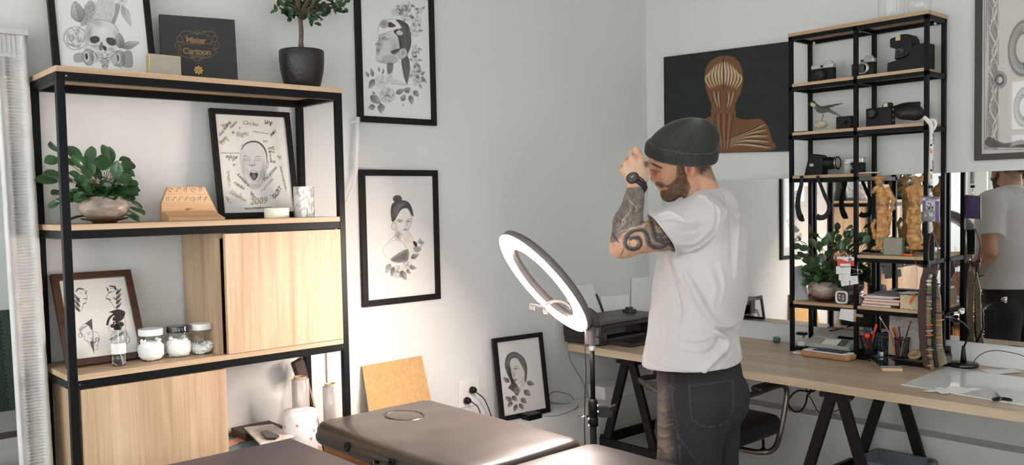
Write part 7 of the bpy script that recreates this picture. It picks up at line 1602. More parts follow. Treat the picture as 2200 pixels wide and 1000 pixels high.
for lab, ya_, yb2, dx0, hgt in (('pale plywood finger-jointed box beside the notebooks', y0, y1, -.068, .064),):
    t = thing('plywood_box', (XT, (ya_+yb2)/2, zf2), lab, 'box')
    MB().box((XT+dx0, ya_, zf2), (XT+dx0+.004, yb2, zf2+hgt)).box((XT+dx0+.004, ya_, zf2), (XT+.06, ya_+.004, zf2+hgt)).box((XT+dx0+.004, yb2-.004, zf2), (XT+.06, yb2, zf2+hgt)).box((XT+.056, ya_+.004, zf2), (XT+.06, yb2-.004, zf2+hgt)).build('box_sides', M_PLY, t)
    b = MB(); L = yb2-ya_
    for z in (zf2+.001, zf2+hgt-.003):
        for k in range(3): b.box((XT+dx0-.0008, ya_+L*(.12+.32*k), z), (XT+dx0+.0006, ya_+L*(.28+.32*k), z+.002))
        b.build('burnt_slots', M_BLACKMAT, t); b = MB()
tag(MB().box((XT-.04, Q(1972, 640).y+.001, zf2+.066), (XT+.05, Q(1940, 640).y, zf2+.068)).build('paper_sheet', M_PAPER), 'white paper lying across the plywood box', 'paper')
y1, y0 = Q(2001, 640).y, Q(2018, 640).y+.0
t = thing('plywood_box', (XT+.03, 1.655, zf2), 'taller brown plywood box holding papers behind the leather rack', 'box'); MB().box((XT-.03, 1.604, zf2), (XT+.09, 1.630, zf2+.07)).build('box_body', mat('plywood_brown', srgb(140, 122, 98), .7), t); MB().box((XT-.02, 1.61, zf2+.07), (XT+.085, 1.629, zf2+.078)).build('papers', M_PAPER, t)
# ---------------------------------------------------------------- hanging leather rack of clips on the front right post
XR = -.100
t = thing('clip_rack', Q(2003, 797, XR), 'long dark leather rack of small clips hanging on the tower front', 'rack')
M_DLEA = mat('dark_brown_leather', srgb(70, 54, 50), .32, bump=.25, bscale=60, coat=.2); M_RESIN = mat('bone_strip', srgb(132, 114, 94), .5, noise=.25, nscale=60)
def pris(pts, dx, th, name, m, bev=0):
    return MB().prism([Q(x, y, dx) for x, y in pts], (th, 0, 0)).build(name, m, t, bevel=bev)
pris([(1983,582),(1977,600),(1972,640),(1971,680),(1973,720),(1978,760),(1984,788),(1996,796),(1994,760),(1989,720),(1987,680),(1988,640),(1992,600),(1996,584),(1990,576)], XR, .022, 'leather_panel', M_DLEA, .002)
pris([(1993,600),(2002,596),(2003,640),(2001,690),(2001,740),(2006,780),(2009,793),(1999,796),(1993,760),(1990,700),(1990,640)], XR+.004, .010, 'bone_strip', M_RESIN, .001)
pris([(2012,600),(2020,640),(2022,700),(2024,745),(2034,782),(2016,790),(2011,740),(2009,680),(2009,620)], XR+.010, .010, 'bone_strip', M_RESIN, .001)
sp = [(2008,590),(2007,630),(2006,670),(2006,710),(2007,750),(2013,790)]; b = MB(); S_ = smoothpts([Q(x, y, XR) for x, y in sp], 8); b.tube(S_, .008, 10)
for i in range(0, len(S_)-1, 1): b.ball(S_[i]+Vector((-.004, rnd.uniform(-.004, .004), 0)), .0075, 8, 6, (1, 1.3, .55))
b.build('ribbed_spine', mat('spine_black', srgb(30, 26, 24), .5), t)
b = MB(); b.obox(Q(1999, 583, XR), Vector((.010, 0, 0)), Vector((0, .028, .006)), Vector((0, -.002, .012))); b.obox(Q(2009, 578, XR), Vector((.008, 0, 0)), Vector((0, .014, -.010)), Vector((0, 0, .010))); b.build('top_buckle', M_DLEA, t, bevel=.003)
for pts in ([(1998,578),(1995,550),(1997,520),(2001,500)], [(2012,570),(2016,540),(2011,518),(2004,500)]): MB().tube(smoothpts([Q(x, y, XR+.003) for x, y in pts], 6), .0035, 8).build('hanging_loop', M_DLEA, t)
pris([(1988,502),(2006,502),(2007,524),(2006,560),(1990,560)], XR+.006, .010, 'black_pouch', M_BLACKP, .002)
rg = random.Random(21); CL = [(604, 'w'), (612, 'w'), (622, 'g'), (634, 'd'), (648, 's'), (656, 's'), (664, 's'), (699, 'o'), (705, 'r'), (711, 's'), (721, 'o'), (727, 'd'), (745, 'd'), (752, 's'), (764, 'y'), (772, 'd'), (786, 'y')]
CM = dict(w=mat('clip_white', srgb(206, 202, 190), .4), g=mat('clip_green', srgb(66, 120, 74), .4), d=mat('clip_dark', srgb(50, 42, 38), .4), s=mat('clip_steel', srgb(170, 164, 154), .3, .5), o=mat('clip_orange', srgb(190, 110, 66), .5), r=mat('clip_red', srgb(160, 66, 44), .5), y=mat('clip_amber', srgb(196, 148, 74), .4))
for y, k in CL:
    xc_ = 1996+(y-600)*.012; L = rg.uniform(5, 9); q0, q1 = Q(xc_-L, y+rg.uniform(-1.5, 1.5), XR-.012), Q(xc_+L*.8, y, XR-.012)
    if k in 'wg' : MB().ball((q0+q1)/2, .0085, 14, 8, (.8, 1.3, .75)).build('clip', CM[k], t)
    else: MB().tube([q0, q0.lerp(q1, .35), q1], [.0022, .0036, .0032], 8).build('clip', CM[k], t)
for y in (612, 640, 655, 672, 690, 698, 718, 726, 742, 750):
    k = rg.choice('sodsyd'); q0, q1 = Q(2011, y, XR-.004), Q(2011+rg.uniform(8, 17), y+rg.uniform(-3, 3), XR-.002); MB().tube([q0, q1], [.0034, .0022], 8).build('pick', CM[k], t)
# ---------------------------------------------------------------- desk items
zd = DZ+.0006
def D_(x, y): return W(x, y, Z=DZ)
# desk calculator / register
t = thing('cash_register', (3.84, 2.08, zd), 'pale grey desk cash register with a dark display in the tower base', 'cash register')
x0, x1, y0, y1 = 3.815, 3.96, 1.945, 2.165
zr = .776
M_GREYC = mat('register_grey', srgb(166, 163, 155), .5)
b = MB(); b.prism([(x0, y1, zr), (x1, y1, zr), (x1, y1, zr+.075), (x0+.085, y1, zr+.055), (x0, y1, zr+.018)], (0, y0-y1, 0)); b.build('register_body', M_GREYC, t, bevel=.004)
sl = Vector((.085, 0, .037)).normalized(); up_ = Vector((-.037, 0, .085)).normalized()
def on_slope(u, v): return Vector((x0, y1-v, zr+.018))+sl*u+up_*.0012
MB().prism([on_slope(.066, .130), on_slope(.066, .205), on_slope(.086, .205), on_slope(.086, .130)], up_*.0015).build('display', M_LENSG, t)
b = MB(); b2_ = MB()
for i in range(5):
    for j in range(9): (b if j < 6 else b2_).obox(on_slope(.010+i*.011, .085+j*.013), sl*.0042, DY*.0052, up_*.0015)
b.build('keys', mat('keys_white', srgb(236, 236, 230), .5), t); b2_.build('keys', mat('keys_grey', srgb(96, 104, 98), .5), t)
MB().prism([on_slope(.05, .02), on_slope(.05, .11), on_slope(.088, .11), on_slope(.088, .02)], up_*.010).build('paper_cover', M_GREYC, t, bevel=.003)
MB().bar((x0+.09, 2.09, zr+.072), (x0+.095, 2.02, zr+.092), .003, .006).build('printer_slot', M_BLACKP, t)

MB().box((3.80, 1.94, .772), (3.97, 2.21, .7745)).build('rubber_mat', M_BLACKMAT, t)
tag(MB().box((3.81, 2.17, .7750), (3.93, 2.205, .800)).build('battery_pack', mat('pale_pack', srgb(204, 202, 194), .5), bevel=.004), 'pale block at the left end of the cash register', 'box')
c = Q(1722, 722, .04); t = thing('desk_punch', (c.x, c.y, .8005), 'small black-topped hole punch on the pale block', 'hole punch'); MB().box((c.x-.015, c.y-.022, .815), (c.x+.02, c.y+.022, .828)).build('handle', M_BLACKP, t, bevel=.002); MB().box((c.x-.012, c.y-.012, .8005), (c.x+.015, c.y+.012, .815)).build('base', M_CHROME, t, bevel=.001)
# wooden tray in front
a, b2 = D_(1736, 768), D_(1836, 777); yc0, yc1 = 1.885, 2.125; xc0, xc1 = 3.69, 3.775
t = thing('wooden_tray', ((xc0+xc1)/2, (yc0+yc1)/2, zd), 'rounded light wooden tray of papers in front of the cash register', 'tray')
def f_tray(P):
    q = np.abs(P-A(((xc0+xc1)/2, (yc0+yc1)/2, zd+.017)))-A(((xc1-xc0)/2, (yc1-yc0)/2, .017))+.016; o = np.sqrt((np.maximum(q, 0)**2).sum(-1))+np.minimum(q.max(-1), 0)-.016
    q2 = np.abs(P-A(((xc0+xc1)/2, (yc0+yc1)/2, zd+.030)))-A(((xc1-xc0)/2-.007, (yc1-yc0)/2-.007, .022))+.012; i_ = np.sqrt((np.maximum(q2, 0)**2).sum(-1))+np.minimum(q2.max(-1), 0)-.012
    return np.maximum(o, -i_)
V, F = snet(f_tray, (xc0-.01, yc0-.01, zd-.008), (xc1+.01, yc1+.01, zd+.045), .003); npmesh('tray_body', V, F, M_OAKZ if False else wood('tray_wood', srgb(150, 110, 72), srgb(170, 130, 90), srgb(184, 145, 104), 'Y'), t)
for k, (m, lab) in enumerate(((M_PAPER, 'white papers filling the wooden tray'), (mat('card_navy', srgb(52, 66, 84), .5), 'dark blue card on top of the papers in the wooden tray'))):
    tag(MB().box((xc0+.010, yc0+.012+.02*k, zd+.010+.024*k), (xc1-.010, yc1-.012-.05*k, zd+.033+.004*k)).build('paper_stack' if k == 0 else 'card', m), lab, 'paper' if k == 0 else 'card')
tag(MB().box((3.74, 2.135, zd), (3.785, 2.19, zd+.008)).build('paper_block', M_PAPER, bevel=.001), 'little white paper block at the left of the wooden tray', 'paper')
c = D_(1668, 735); def_ = MB().lathe([(.012, -.014), (.0155, -.013), (.0155, .012), (.012, .014)], (3.955, 2.405, zd+.0155), 24, (0, 1, 0)); tag(def_.build('tape_reel', mat('teal_plastic', srgb(70, 120, 118), .4)), 'small teal plastic reel lying against the back of the desk', 'reel')
# clipped notes on posts
t = thing('note_pad', Q(1820, 680, -.085), 'white note pad held by a metal bulldog clip below the long board', 'note')
MB().prism([Q(x, y, -.084) for x, y in ((1806,664),(1835,666),(1833,692),(1802,686))], (.002, 0, 0)).build('paper', M_PAPER, t)
b = MB(); b.prism([Q(x, y, -.086) for x, y in ((1834,666),(1839,666),(1838,692),(1833,692))], (.006, 0, 0)); b.bar(Q(1838, 677, -.084), Q(1848, 679, -.084), .005, .012); b.lathe([(.0075, 0), (.0075, .003), (.004, .003), (.004, 0)], Q(1851, 679, -.084), 16, TOW); b.build('bulldog_clip', mat('clip_gold', srgb(190, 172, 150), .3, .7), t)
P_ = [Q(1912, 672, .06), Q(1975, 678, .06), Vector((XT+.03, Q(1975, 740, .03).y, .7705)), Vector((XT+.03, Q(1908, 740, .03).y, .7705))]
t = thing('handwritten_note', (XT+.05, Q(1940, 700).y, .77), 'grey paper with handwritten scribbles leaning behind the brush cup', 'note'); MB().prism(P_, (.0012, 0, 0)).build('paper', mat('note_grey', srgb(182, 176, 168), .8), t)
b = MB()
for pts in ([(1920,686),(1926,678),(1926,690),(1932,680),(1934,688),(1940,680),(1944,686)], [(1922,692),(1930,690),(1936,695)], [(1940,698),(1950,690),(1958,696),(1966,688)], [(1932,704),(1945,702),(1960,704)], [(1950,712),(1965,706),(1970,714)]): b.tube(smoothpts([Q(x, y, .052-.0004*(y-672)) for x, y in pts], 4), .0007, 4)
b.build('handwriting', mat('pencil', srgb(70, 66, 66), .8), t)
# dark gridded bag behind the cups
def bagc(V): g = ((np.abs((V[:, 1]*70) % 1-.5) > .42) | (np.abs((V[:, 2]*70) % 1-.5) > .42)).astype(float)[:, None]; return lin((44, 50, 54))*(1-g)+lin((98, 106, 110))*g
def f_bag(P): return smax(s_ell(P, (3.945, 1.79, .815), (.026, .13, .048))+.002*vnoise(P, 60, 2), .7695-P[..., 2], .004)
V, F = snet(f_bag, (3.90, 1.63, .76), (3.99, 1.94, .88), .0045); t = thing('cloth_pouch', (3.945, 1.79, .77), 'dark checked cloth pouch lying behind the pen cups', 'pouch'); npmesh('pouch_body', V, F, vcmat('checked_cloth', .85, .1), t, color=bagc)
# mesh cups with pens and brushes: every pen its own thing
M_MESH = mat('mesh_black', srgb(34, 34, 34), .4, .3)
def cup(c, r, h, lean, label):
    t = thing('pen_cup', c, label, 'cup', 'black pen cups in the tower'); ax = Vector((lean[0], lean[1], 1)).normalized(); b = MB(); c = Vector(c); a = ax.orthogonal().normalized(); d = ax.cross(a)
    for k in range(28):
        u = 2*PI*k/28; p = a*math.cos(u)+d*math.sin(u); q = a*math.cos(u+.9)+d*math.sin(u+.9); b.tube([c+p*r*.92, c+q*r+ax*h], .0008, 4); q = a*math.cos(u-.9)+d*math.sin(u-.9); b.tube([c+p*r*.92, c+q*r+ax*h], .0008, 4)
    b.lathe([(r*.93, 0), (r*.95, .004), (.001, .004)], c, 28, ax); b.lathe([(r, h-.004), (r*1.04, h-.002), (r, h)], c, 28, ax, cap=False); b.build('mesh_wall', M_MESH, t); return ax
def pen(c, tip, r, m, label, cat='pen', name='pen', capm=None, brush=None, group='pens and brushes in the cups'):
    c, tip = Vector(c), Vector(tip); t = thing(name, c, label, cat, group)
    MB().tube([c, c.lerp(tip, .02), c.lerp(tip, .97), tip], [r*.4, r, r, r*.7], 8).build('barrel', m, t)
    if capm: MB().tube([c.lerp(tip, .74), c.lerp(tip, .755), c.lerp(tip, 1.0), c.lerp(tip, 1.02)], [r, r*1.15, r*1.15, r*.6], 8).build('cap', capm, t)
    if brush: d = (tip-c).normalized(); MB().tube([tip, tip+d*.006, tip+d*.018, tip+d*.026], [r*.9, r*1.1, r*1.6, r*.3], 8).build('bristles', brush, t)
z7 = .7705
c1 = Vector((XT-.01, Q(1868, 760, -.01).y, z7)); cup(c1, .030, .088, (0, .18), 'tilted black mesh cup of pens, left of the brush cup')
c2 = Vector((XT-.015, Q(1938, 768, -.015).y, z7)); cup(c2, .032, .090, (0, 0), 'upright black mesh cup of brushes and pencils beside the clip rack')
pm = lambda n, c: mat('pen_'+n, c, .4)
PEN1 = [((1856,705), 'dark blue', (40, 50, 90)), ((1861,704), 'navy', (36, 40, 66)), ((1868,706), 'black', (28, 28, 30)), ((1852,716), 'salmon', (214, 120, 90)), ((1874,712), 'grey', (120, 120, 124)), ((1866,715), 'purple', (90, 60, 110)), ((1883,698), 'red-capped', (206, 52, 44)), ((1879,716), 'brown', (110, 70, 50))]
for k, ((x, y), n, col) in enumerate(PEN1):
    tp = Q(x, y, -.015+.006*(k % 3)); pen(c1+Vector((rnd.uniform(-.012, .012), rnd.uniform(-.012, .012), .006)), tp, .0038 if n != 'red-capped' else .0048, pm(n, srgb(*col)), n+' pen in the tilted cup', capm=pm(n+'_cap', srgb(*[min(255, v+20) for v in col])))
tp = Q(1863, 722, -.04); tag(MB().ball(tp, .0135, 18, 12).tube([tp, c1+Vector((-.012, 0, .03))], .002, 6).build('ball_topped_pin', mat('red_orange', srgb(226, 70, 44), .35)), 'orange-red ball on a stick at the front of the tilted cup', 'ball')
PEN2 = [((1905,706), 'violet', (140, 96, 150)), ((1911,700), 'yellow', (206, 160, 60)), ((1916,706), 'maroon', (120, 44, 44)), ((1921,704), 'red', (170, 62, 48)), ((1931,702), 'thin black', (30, 34, 34)), ((1926,712), 'orange', (190, 110, 60)), ((1950,716), 'green', (120, 150, 110)), ((1944,724), 'cream', (206, 190, 150))]
for k, ((x, y), n, col) in enumerate(PEN2):
    tp = Q(x, y, -.02+.007*(k % 3)); pen(c2+Vector((rnd.uniform(-.014, .014), rnd.uniform(-.014, .014), .006)), tp, .0034, pm(n, srgb(*col)), n+' pencil in the upright cup', 'pencil', 'pencil')
pen(c2+Vector((.0, .01, .006)), Q(1954, 700, -.03), .0028, pm('brush_handle', srgb(60, 44, 40)), 'brush with reddish bristles rising highest to the right from the upright cup', 'brush', 'paint_brush', brush=mat('bristle', srgb(150, 78, 50), .8))
pen(c2+Vector((.0, -.012, .006)), Q(1895, 690, -.02), .003, pm('silver_handle', srgb(150, 146, 140)), 'long silver spatula leaning left from the upright cup', 'spatula', 'spatula', brush=M_CHROME)
pen(c2+Vector((-.01, .02, .0)), Q(1910, 720, -.045), .0036, pm('pencil_yellow', srgb(196, 132, 60)), 'yellow pencil leaning against the front of the upright cup', 'pencil', 'pencil')
# blue/white bits, ink cups
for k, (x, y, col, h_, lab) in enumerate(((1890, 760, (62, 120, 140), .022, 'small teal cap between the pen cups'), (1895, 767, (206, 200, 196), .020, 'small white cap with a red rim between the pen cups'), (1903, 764, (30, 30, 32), .03, 'short black marker stub between the pen cups'))):
    c = Q(x, y, -.03); tag(MB().lathe([(.009, 0), (.009, h_*.8), (.007, h_), (.001, h_)], (c.x, c.y, z7), 16).build('ink_pot', mat('cap_%d' % k, srgb(*col), .4)), lab, 'pot')
# rolls, black bottle
c = Vector((3.84, Q(1967, 778, -.02).y, z7)); tag(MB().lathe([(.024, -.006), (.027, -.005), (.027, .006), (.024, .007), (.014, .007), (.013, -.006)], c+Vector((0, .004, .022)), 36, (-.5, .1, .75)).build('tape_roll', mat('masking_tape', srgb(176, 146, 108), .6)), 'roll of tan masking tape beside the leather rack', 'tape')
t = thing('black_bottle', (3.90, 1.548, zd), 'short black bottle behind the leather rack by the lamp', 'bottle'); MB().lathe([(.020, 0), (.021, .003), (.021, .055), (.016, .062)], (3.90, 1.548, zd), 24).build('bottle_body', M_BLACKP, t); MB().lathe([(.018, .062), (.018, .082), (.016, .084)], (3.90, 1.548, zd), 24).build('cap', M_BLACKMAT, t); MB().lathe([(.0214, .015), (.0214, .045)], (3.90, 1.548, zd), 24, cap=False).build('label_wrap', mat('label_dark', srgb(90, 90, 88), .6), t)
# phone on a wooden block
P_ = [D_(x, y) for x, y in ((1866,781),(1898,797),(1940,793),(1908,778))]
P_ = [Vector((3.735, 1.80, 0)), Vector((3.600, 1.690, 0)), Vector((3.650, 1.625, 0)), Vector((3.785, 1.735, 0))]
tag(MB().prism([(p.x, p.y, zd) for p in P_], (0, 0, .013)).build('wooden_block', mat('pale_wood', srgb(204, 178, 134), .6, noise=.15, nscale=30), bevel=.002), 'pale wooden block lying on the desk under the phone', 'block')
Pc = sum(P_, Vector())/4; Pq = [Pc+(p-Pc)*1.06+Vector((.006, .01, 0)) for p in P_]
t = thing('mobile_phone', (Pc.x, Pc.y, zd+.0135), 'black phone resting on the pale wooden block', 'phone'); MB().prism([(p.x, p.y, zd+.0135) for p in Pq], (0, 0, .008)).build('phone_body', mat('phone_edge', srgb(120, 120, 120), .3, .6), t, bevel=.002); Ps = [Pc+(p-Pc)*1.02+Vector((.006, .01, 0)) for p in P_]; MB().prism([(p.x, p.y, zd+.0215) for p in Ps], (0, 0, .0006)).build('screen', M_LENSG, t)
# gooseneck lamp
lb = Vector((3.925, 1.487, zd)); t = thing('gooseneck_lamp', lb, 'black gooseneck desk lamp with a round base and small chrome head', 'lamp')
bs = MB().lathe([(.058, 0), (.060, .002), (.060, .014), (.056, .018), (.02, .021), (.001, .021)], lb, 44).build('base', mat('lamp_black', srgb(24, 24, 25), .2, spec=.6), t)
MB().lathe([(.006, 0), (.006, .0015), (.004, .002)], lb+Vector((-.045, -.035, .008)), 14, (-.79, -.61, 0)).build('button', M_CHROME, bs)
MB().lathe([(.013, .02), (.010, .05), (.0065, .085), (.006, .09)], lb, 20).build('stem', M_BLACKP, t)
nk = [lb+Vector((0, 0, .08)), W(2082, 716, X=3.92), W(2074, 700, X=3.90), W(2060, 690, X=3.86), W(2044, 684, X=3.82), W(2032, 681, X=3.76), W(2034, 676, X=3.74), W(2046, 670, X=3.745), W(2058, 667, X=3.75)]
MB().tube(smoothpts(nk, 8), .0042, 10).build('gooseneck', M_BLACKP, t)
MB().lathe([(.005, 0), (.010, .006), (.0135, .016), (.0135, .022), (.011, .023), (.010, .018), (.0005, .017)], W(2058, 667, X=3.75), 24, (-.25, -.95, -.1)).build('lamp_head', M_CHROME, t)
MB().tube(smoothpts([lb+Vector((.05, -.02, .010)), W(2100, 768, X=3.93), W(2118, 757, X=3.93), W(2145, 754, X=3.92), W(2180, 760, X=3.92), W(2205, 768, X=3.92), W(2260, 790, X=3.90)], 6), .0016, 6).build('power_cable', M_CABLE, t)
# sheets on the desk
M_MAT = mat('white_acrylic', srgb(232, 235, 234), .12, spec=.5, coat=.5)
P_ = [D_(x, y) for x, y in ((1937,828),(2034,790),(2215,819),(2260,876),(2200,866))]
P_ = [(3.39, 1.515), (3.862, 1.53), (3.80, .90), (3.31, .86)]
tag(MB().prism([(x, y, zd) for x, y in P_], (0, 0, .003)).build('cutting_board', M_MAT, bevel=.001), 'glossy white acrylic board lying on the desk at the right', 'board')
def scrap(pts, label, z, seed):
    rg = random.Random(seed); P = [W(x, y, Z=z) for x, y in pts]; return tag(MB().prism([(p.x+rg.uniform(-.002, .002), p.y, z) for p in P], (0, 0, .0006)).build('paper_scrap', M_PAPER), label, 'paper', 'cut-out paper scraps')
scrap([(1983,841),(1996,838),(2012,838),(2008,834),(2022,833),(2030,836),(2040,830),(2055,831),(2066,833),(2076,835),(2092,834),(2113,837),(2085,840),(2075,844),(2062,846),(2046,843),(2038,846),(2022,847),(2012,842),(1998,843)], 'ragged white paper cut-out near the desk edge', zd+.0034, 1)
scrap([(2107,796),(2125,794),(2150,795),(2172,793),(2190,797),(2200,800),(2175,802),(2150,804),(2128,806),(2118,800)], 'white paper cut-out by the lamp base', zd+.0034, 2)
# scissors
t = thing('scissors', W(2150, 862, Z=DZ), 'small scissors with black handles on the white board', 'scissors'); zsx = zd+.0055
pv = W(2146, 858, Z=DZ); tp_ = W(2133, 845, Z=DZ); tp2 = W(2139, 847, Z=DZ)
for k, (tt, hx) in enumerate(((tp_, (2162, 862)), (tp2, (2141, 863)))):
    hc_ = W(*hx, Z=DZ); d = (tt-pv); s = Vector((-d.y, d.x, 0)).normalized(); z_ = zsx+.002*k
    MB().prism([(pv+s*.004).xy.to_3d()+Vector((0, 0, z_)), (pv-s*.004).xy.to_3d()+Vector((0, 0, z_)), tt.xy.to_3d()+Vector((0, 0, z_))], (0, 0, .0015)).build('blade', M_CHROME, t)
    dd = (hc_-pv).normalized(); s2 = Vector((-dd.y, dd.x, 0)); ring = [Vector((hc_.x, hc_.y, z_))+dd*.020*math.cos(u)+s2*.012*math.sin(u) for u in np.linspace(0, 2*PI, 20)[:-1]]
    b = MB().tube(ring, .0036, 8, closed=True); b.tube([Vector((pv.x, pv.y, z_)), Vector((hc_.x, hc_.y, z_))-dd*.019], .0034, 8); b.build('handle_loop', M_BLACKP, t)
# ---------------------------------------------------------------- printer corner
t = thing('printer', (3.5, 3.1, zd), 'dark grey inkjet printer on the left end of the desk', 'printer')
M_PRN = mat('printer_grey', srgb(84, 80, 78), .45); M_PRN2 = mat('printer_dark', srgb(52, 49, 48), .4)
px0, px1, py0, py1, pzt = 3.262, 3.74, 2.975, 3.25, .880
b = MB(); b.box((px0+.005, py0+.03, zd), (px1-.005, py1, zd+.03)); b.box((px0, py0+.10, zd+.03), (px1, py1, pzt-.022)); b.box((px0, py0+.01, zd+.03), (px0+.055, py0+.10, pzt-.022)); b.box((px1-.055, py0+.01, zd+.03), (px1, py0+.10, pzt-.022)); b.box((px0+.055, py0+.015, pzt-.045), (px1-.055, py0+.10, pzt-.022)); b.build('printer_body', M_PRN2, t, bevel=.006)
MB().box((px0-.004, py0, pzt-.0215), (px1+.004, py1, pzt)).build('scanner_lid', M_PRN, t, bevel=.010, seg=3)
MB().box((px0+.08, py0+.06, zd+.045), (px0+.25, py0+.095, zd+.078)).build('paper_gate', M_PRN, t, bevel=.003)
MB().box((px0+.09, py0-.11, zd+.003), (px1-.10, py0+.09, zd+.012)).box((px0+.09, py0-.11, zd+.012), (px0+.10, py0+.06, zd+.022)).box((px1-.11, py0-.11, zd+.012), (px1-.10, py0+.06, zd+.022)).build('output_tray', M_PRN2, t, bevel=.002)
MB().lathe([(.018, 0), (.018, .001), (.015, .0015)], ((px0+px1)/2, (py0+py1)/2, pzt), 24).build('emblem', M_PRN2, t)
YB_ = YA-.004
for pts, m, lab, cat in ((((1216,616),(1273,611),(1297,672),(1218,700)), M_PAPER, 'white sheet leaning on the wall behind the printer, left of the dark edge', 'paper'), (((1290,638),(1352,634),(1354,674),(1300,674)), mat('paper_dim', srgb(236, 237, 236), .8), 'wide white sheet on the wall behind the printer lid', 'paper'), (((1357,598),(1410,594),(1410,676),(1356,672)), mat('paper_dim2', srgb(240, 241, 240), .8), 'taller white drawing sheet standing behind the printer near the corner', 'paper')):
    P = [W(x, y, Y=YB_-.004) for x, y in pts]; P[2].z -= .03; P[3].z -= .03; tag(MB().prism(P, (0, .0015, 0)).build('paper_sheet', m), lab, cat, 'sheets behind the printer')
P = [W(x, y, Y=YB_-.012) for x, y in ((1280,632),(1283,632),(1299,672),(1295,672))]; tag(MB().prism(P, (0, .004, 0)).build('ruler', mat('edge_black', srgb(50, 50, 50), .5)), 'thin black ruler leaning behind the printer', 'ruler')
c = W(1388, 668, Y=3.0); tag(MB().box((3.60, 3.08, pzt+.0005), (3.66, 3.13, pzt+.02)).box((3.61, 3.09, pzt+.02), (3.645, 3.12, pzt+.032)).build('tape_dispenser', M_PRN2, bevel=.003), 'small dark tape dispenser on the printer lid', 'tape dispenser')
tag(MB().tube(smoothpts([W(1224, 690, Y=YA-.02), W(1221, 740, Y=YA-.02), W(1224, 770, Y=YA-.02), W(1236, 795, Y=YA-.02), W(1250, 818, Y=YA-.02), W(1262, 850, Y=YA-.02), (3.42, 3.24, LZ+.003)], 6), .0028, 8).build('wall_cable', mat('cable_pale', srgb(150, 148, 144), .5)), 'pale cable running down the wall behind the desk end', 'cable')
# under the desk
tag(MB().box((3.44, 3.12, LZ+.0005), (3.78, 3.24, LZ+.07)).build('white_box', M_WHITE, bevel=.002), 'long white box on the ledge under the printer', 'box')
def f_bag2(P):
    f = smin(s_ell(P, (3.62, 2.80, .13), (.10, .17, .13)), s_ell(P, (3.58, 2.72, .26), (.06, .09, .07)), .05)+.012*vnoise(P, 22, 2)+.004*vnoise(P, 60, 5); return smax(f, .002-P[..., 2], .004)
V, F = snet(f_bag2, (3.45, 2.55, -.02), (3.80, 3.04, .40), .009); tag(npmesh('duffel_bag', V, F, mat('bag_black', srgb(34, 33, 33), .8, bump=.3, bscale=90)), 'crumpled black bag on the floor between the trestle legs', 'bag')
tag(MB().tube(smoothpts([(3.72, W(1756, 836, X=3.72).y, .713), W(1752, 838, X=3.72), W(1715, 840, X=3.74), W(1697, 855, X=3.76), W(1694, 870, X=3.76), W(1705, 884, X=3.76), W(1720, 884, X=3.76), W(1730, 870, X=3.75), W(1735, 850, X=3.74), W(1742, 838, X=3.72), (3.72, W(1742, 838, X=3.72).y-.01, .713)], 6), .0045, 8).build('hanging_cable', M_CABLE), 'thick black cable looped under the desk left of the trestle', 'cable')
tag(MB().tube(smoothpts([(3.79, W(1730, 838, X=3.8).y, .713), W(1733, 838, X=3.8), W(1745, 862, X=3.85), W(1758, 885, X=3.88), W(1775, 888, X=3.88), W(1800, 882, X=3.88), W(1820, 868, X=3.87), W(1838, 846, X=3.85), (3.85, W(1845, 840, X=3.85).y, .713)], 6), .0025, 8).build('hanging_cable', M_CABLE), 'thinner black cable sagging behind the middle trestle', 'cable')
# ---------------------------------------------------------------- waste bin
bx_a, bx_b, by_a, by_b, bzt = 3.585, 3.80, 1.545, 1.80, .355
t = thing('waste_bin', ((bx_a+bx_b)/2, (by_a+by_b)/2, 0), 'dark grey waste bin with a translucent liner under the desk', 'bin')
def rrect(x0, x1, y0, y1, z, r=.03, n=6, wob=0, seed=0):
    out = []; rg = random.Random(seed)
    for cx_, cy_, a0 in ((x1-r, y1-r, 0), (x0+r, y1-r, PI/2), (x0+r, y0+r, PI), (x1-r, y0+r, 3*PI/2)):
        for k in range(n+1): a_ = a0+PI/2*k/n; out.append(Vector((cx_+r*math.cos(a_)+rg.uniform(-wob, wob), cy_+r*math.sin(a_)+rg.uniform(-wob, wob), z+rg.uniform(-wob, wob))))
    return out
M_BIN = mat('bin_grey', srgb(70, 80, 86), .45)
MB().ring_loft([rrect(bx_a+.03, bx_b-.03, by_a+.03, by_b-.03, .003), rrect(bx_a, bx_b, by_a, by_b, bzt-.01), rrect(bx_a-.006, bx_b+.006, by_a-.006, by_b+.006, bzt-.006), rrect(bx_a-.006, bx_b+.006, by_a-.006, by_b+.006, bzt), rrect(bx_a+.004, bx_b-.004, by_a+.004, by_b-.004, bzt), rrect(bx_a+.034, bx_b-.034, by_a+.034, by_b-.034, .008)], True).build('bin_body', M_BIN, t)
MB().ring_loft([rrect(bx_a-.010, bx_b+.010, by_a-.010, by_b+.010, bzt-.06, wob=.004, seed=1, n=10), rrect(bx_a-.009, bx_b+.009, by_a-.009, by_b+.009, bzt-.01, wob=.002, seed=2, n=10), rrect(bx_a-.007, bx_b+.007, by_a-.007, by_b+.007, bzt+.003, wob=.001, seed=3, n=10), rrect(bx_a+.010, bx_b-.010, by_a+.010, by_b-.010, bzt+.001, wob=.003, seed=4, n=10), rrect(bx_a+.02, bx_b-.02, by_a+.02, by_b-.02, bzt-.12, wob=.008, seed=5, n=10)], False).build('bin_liner', mat('liner', srgb(150, 164, 170), .25, trans=.2, alpha=.6), t)
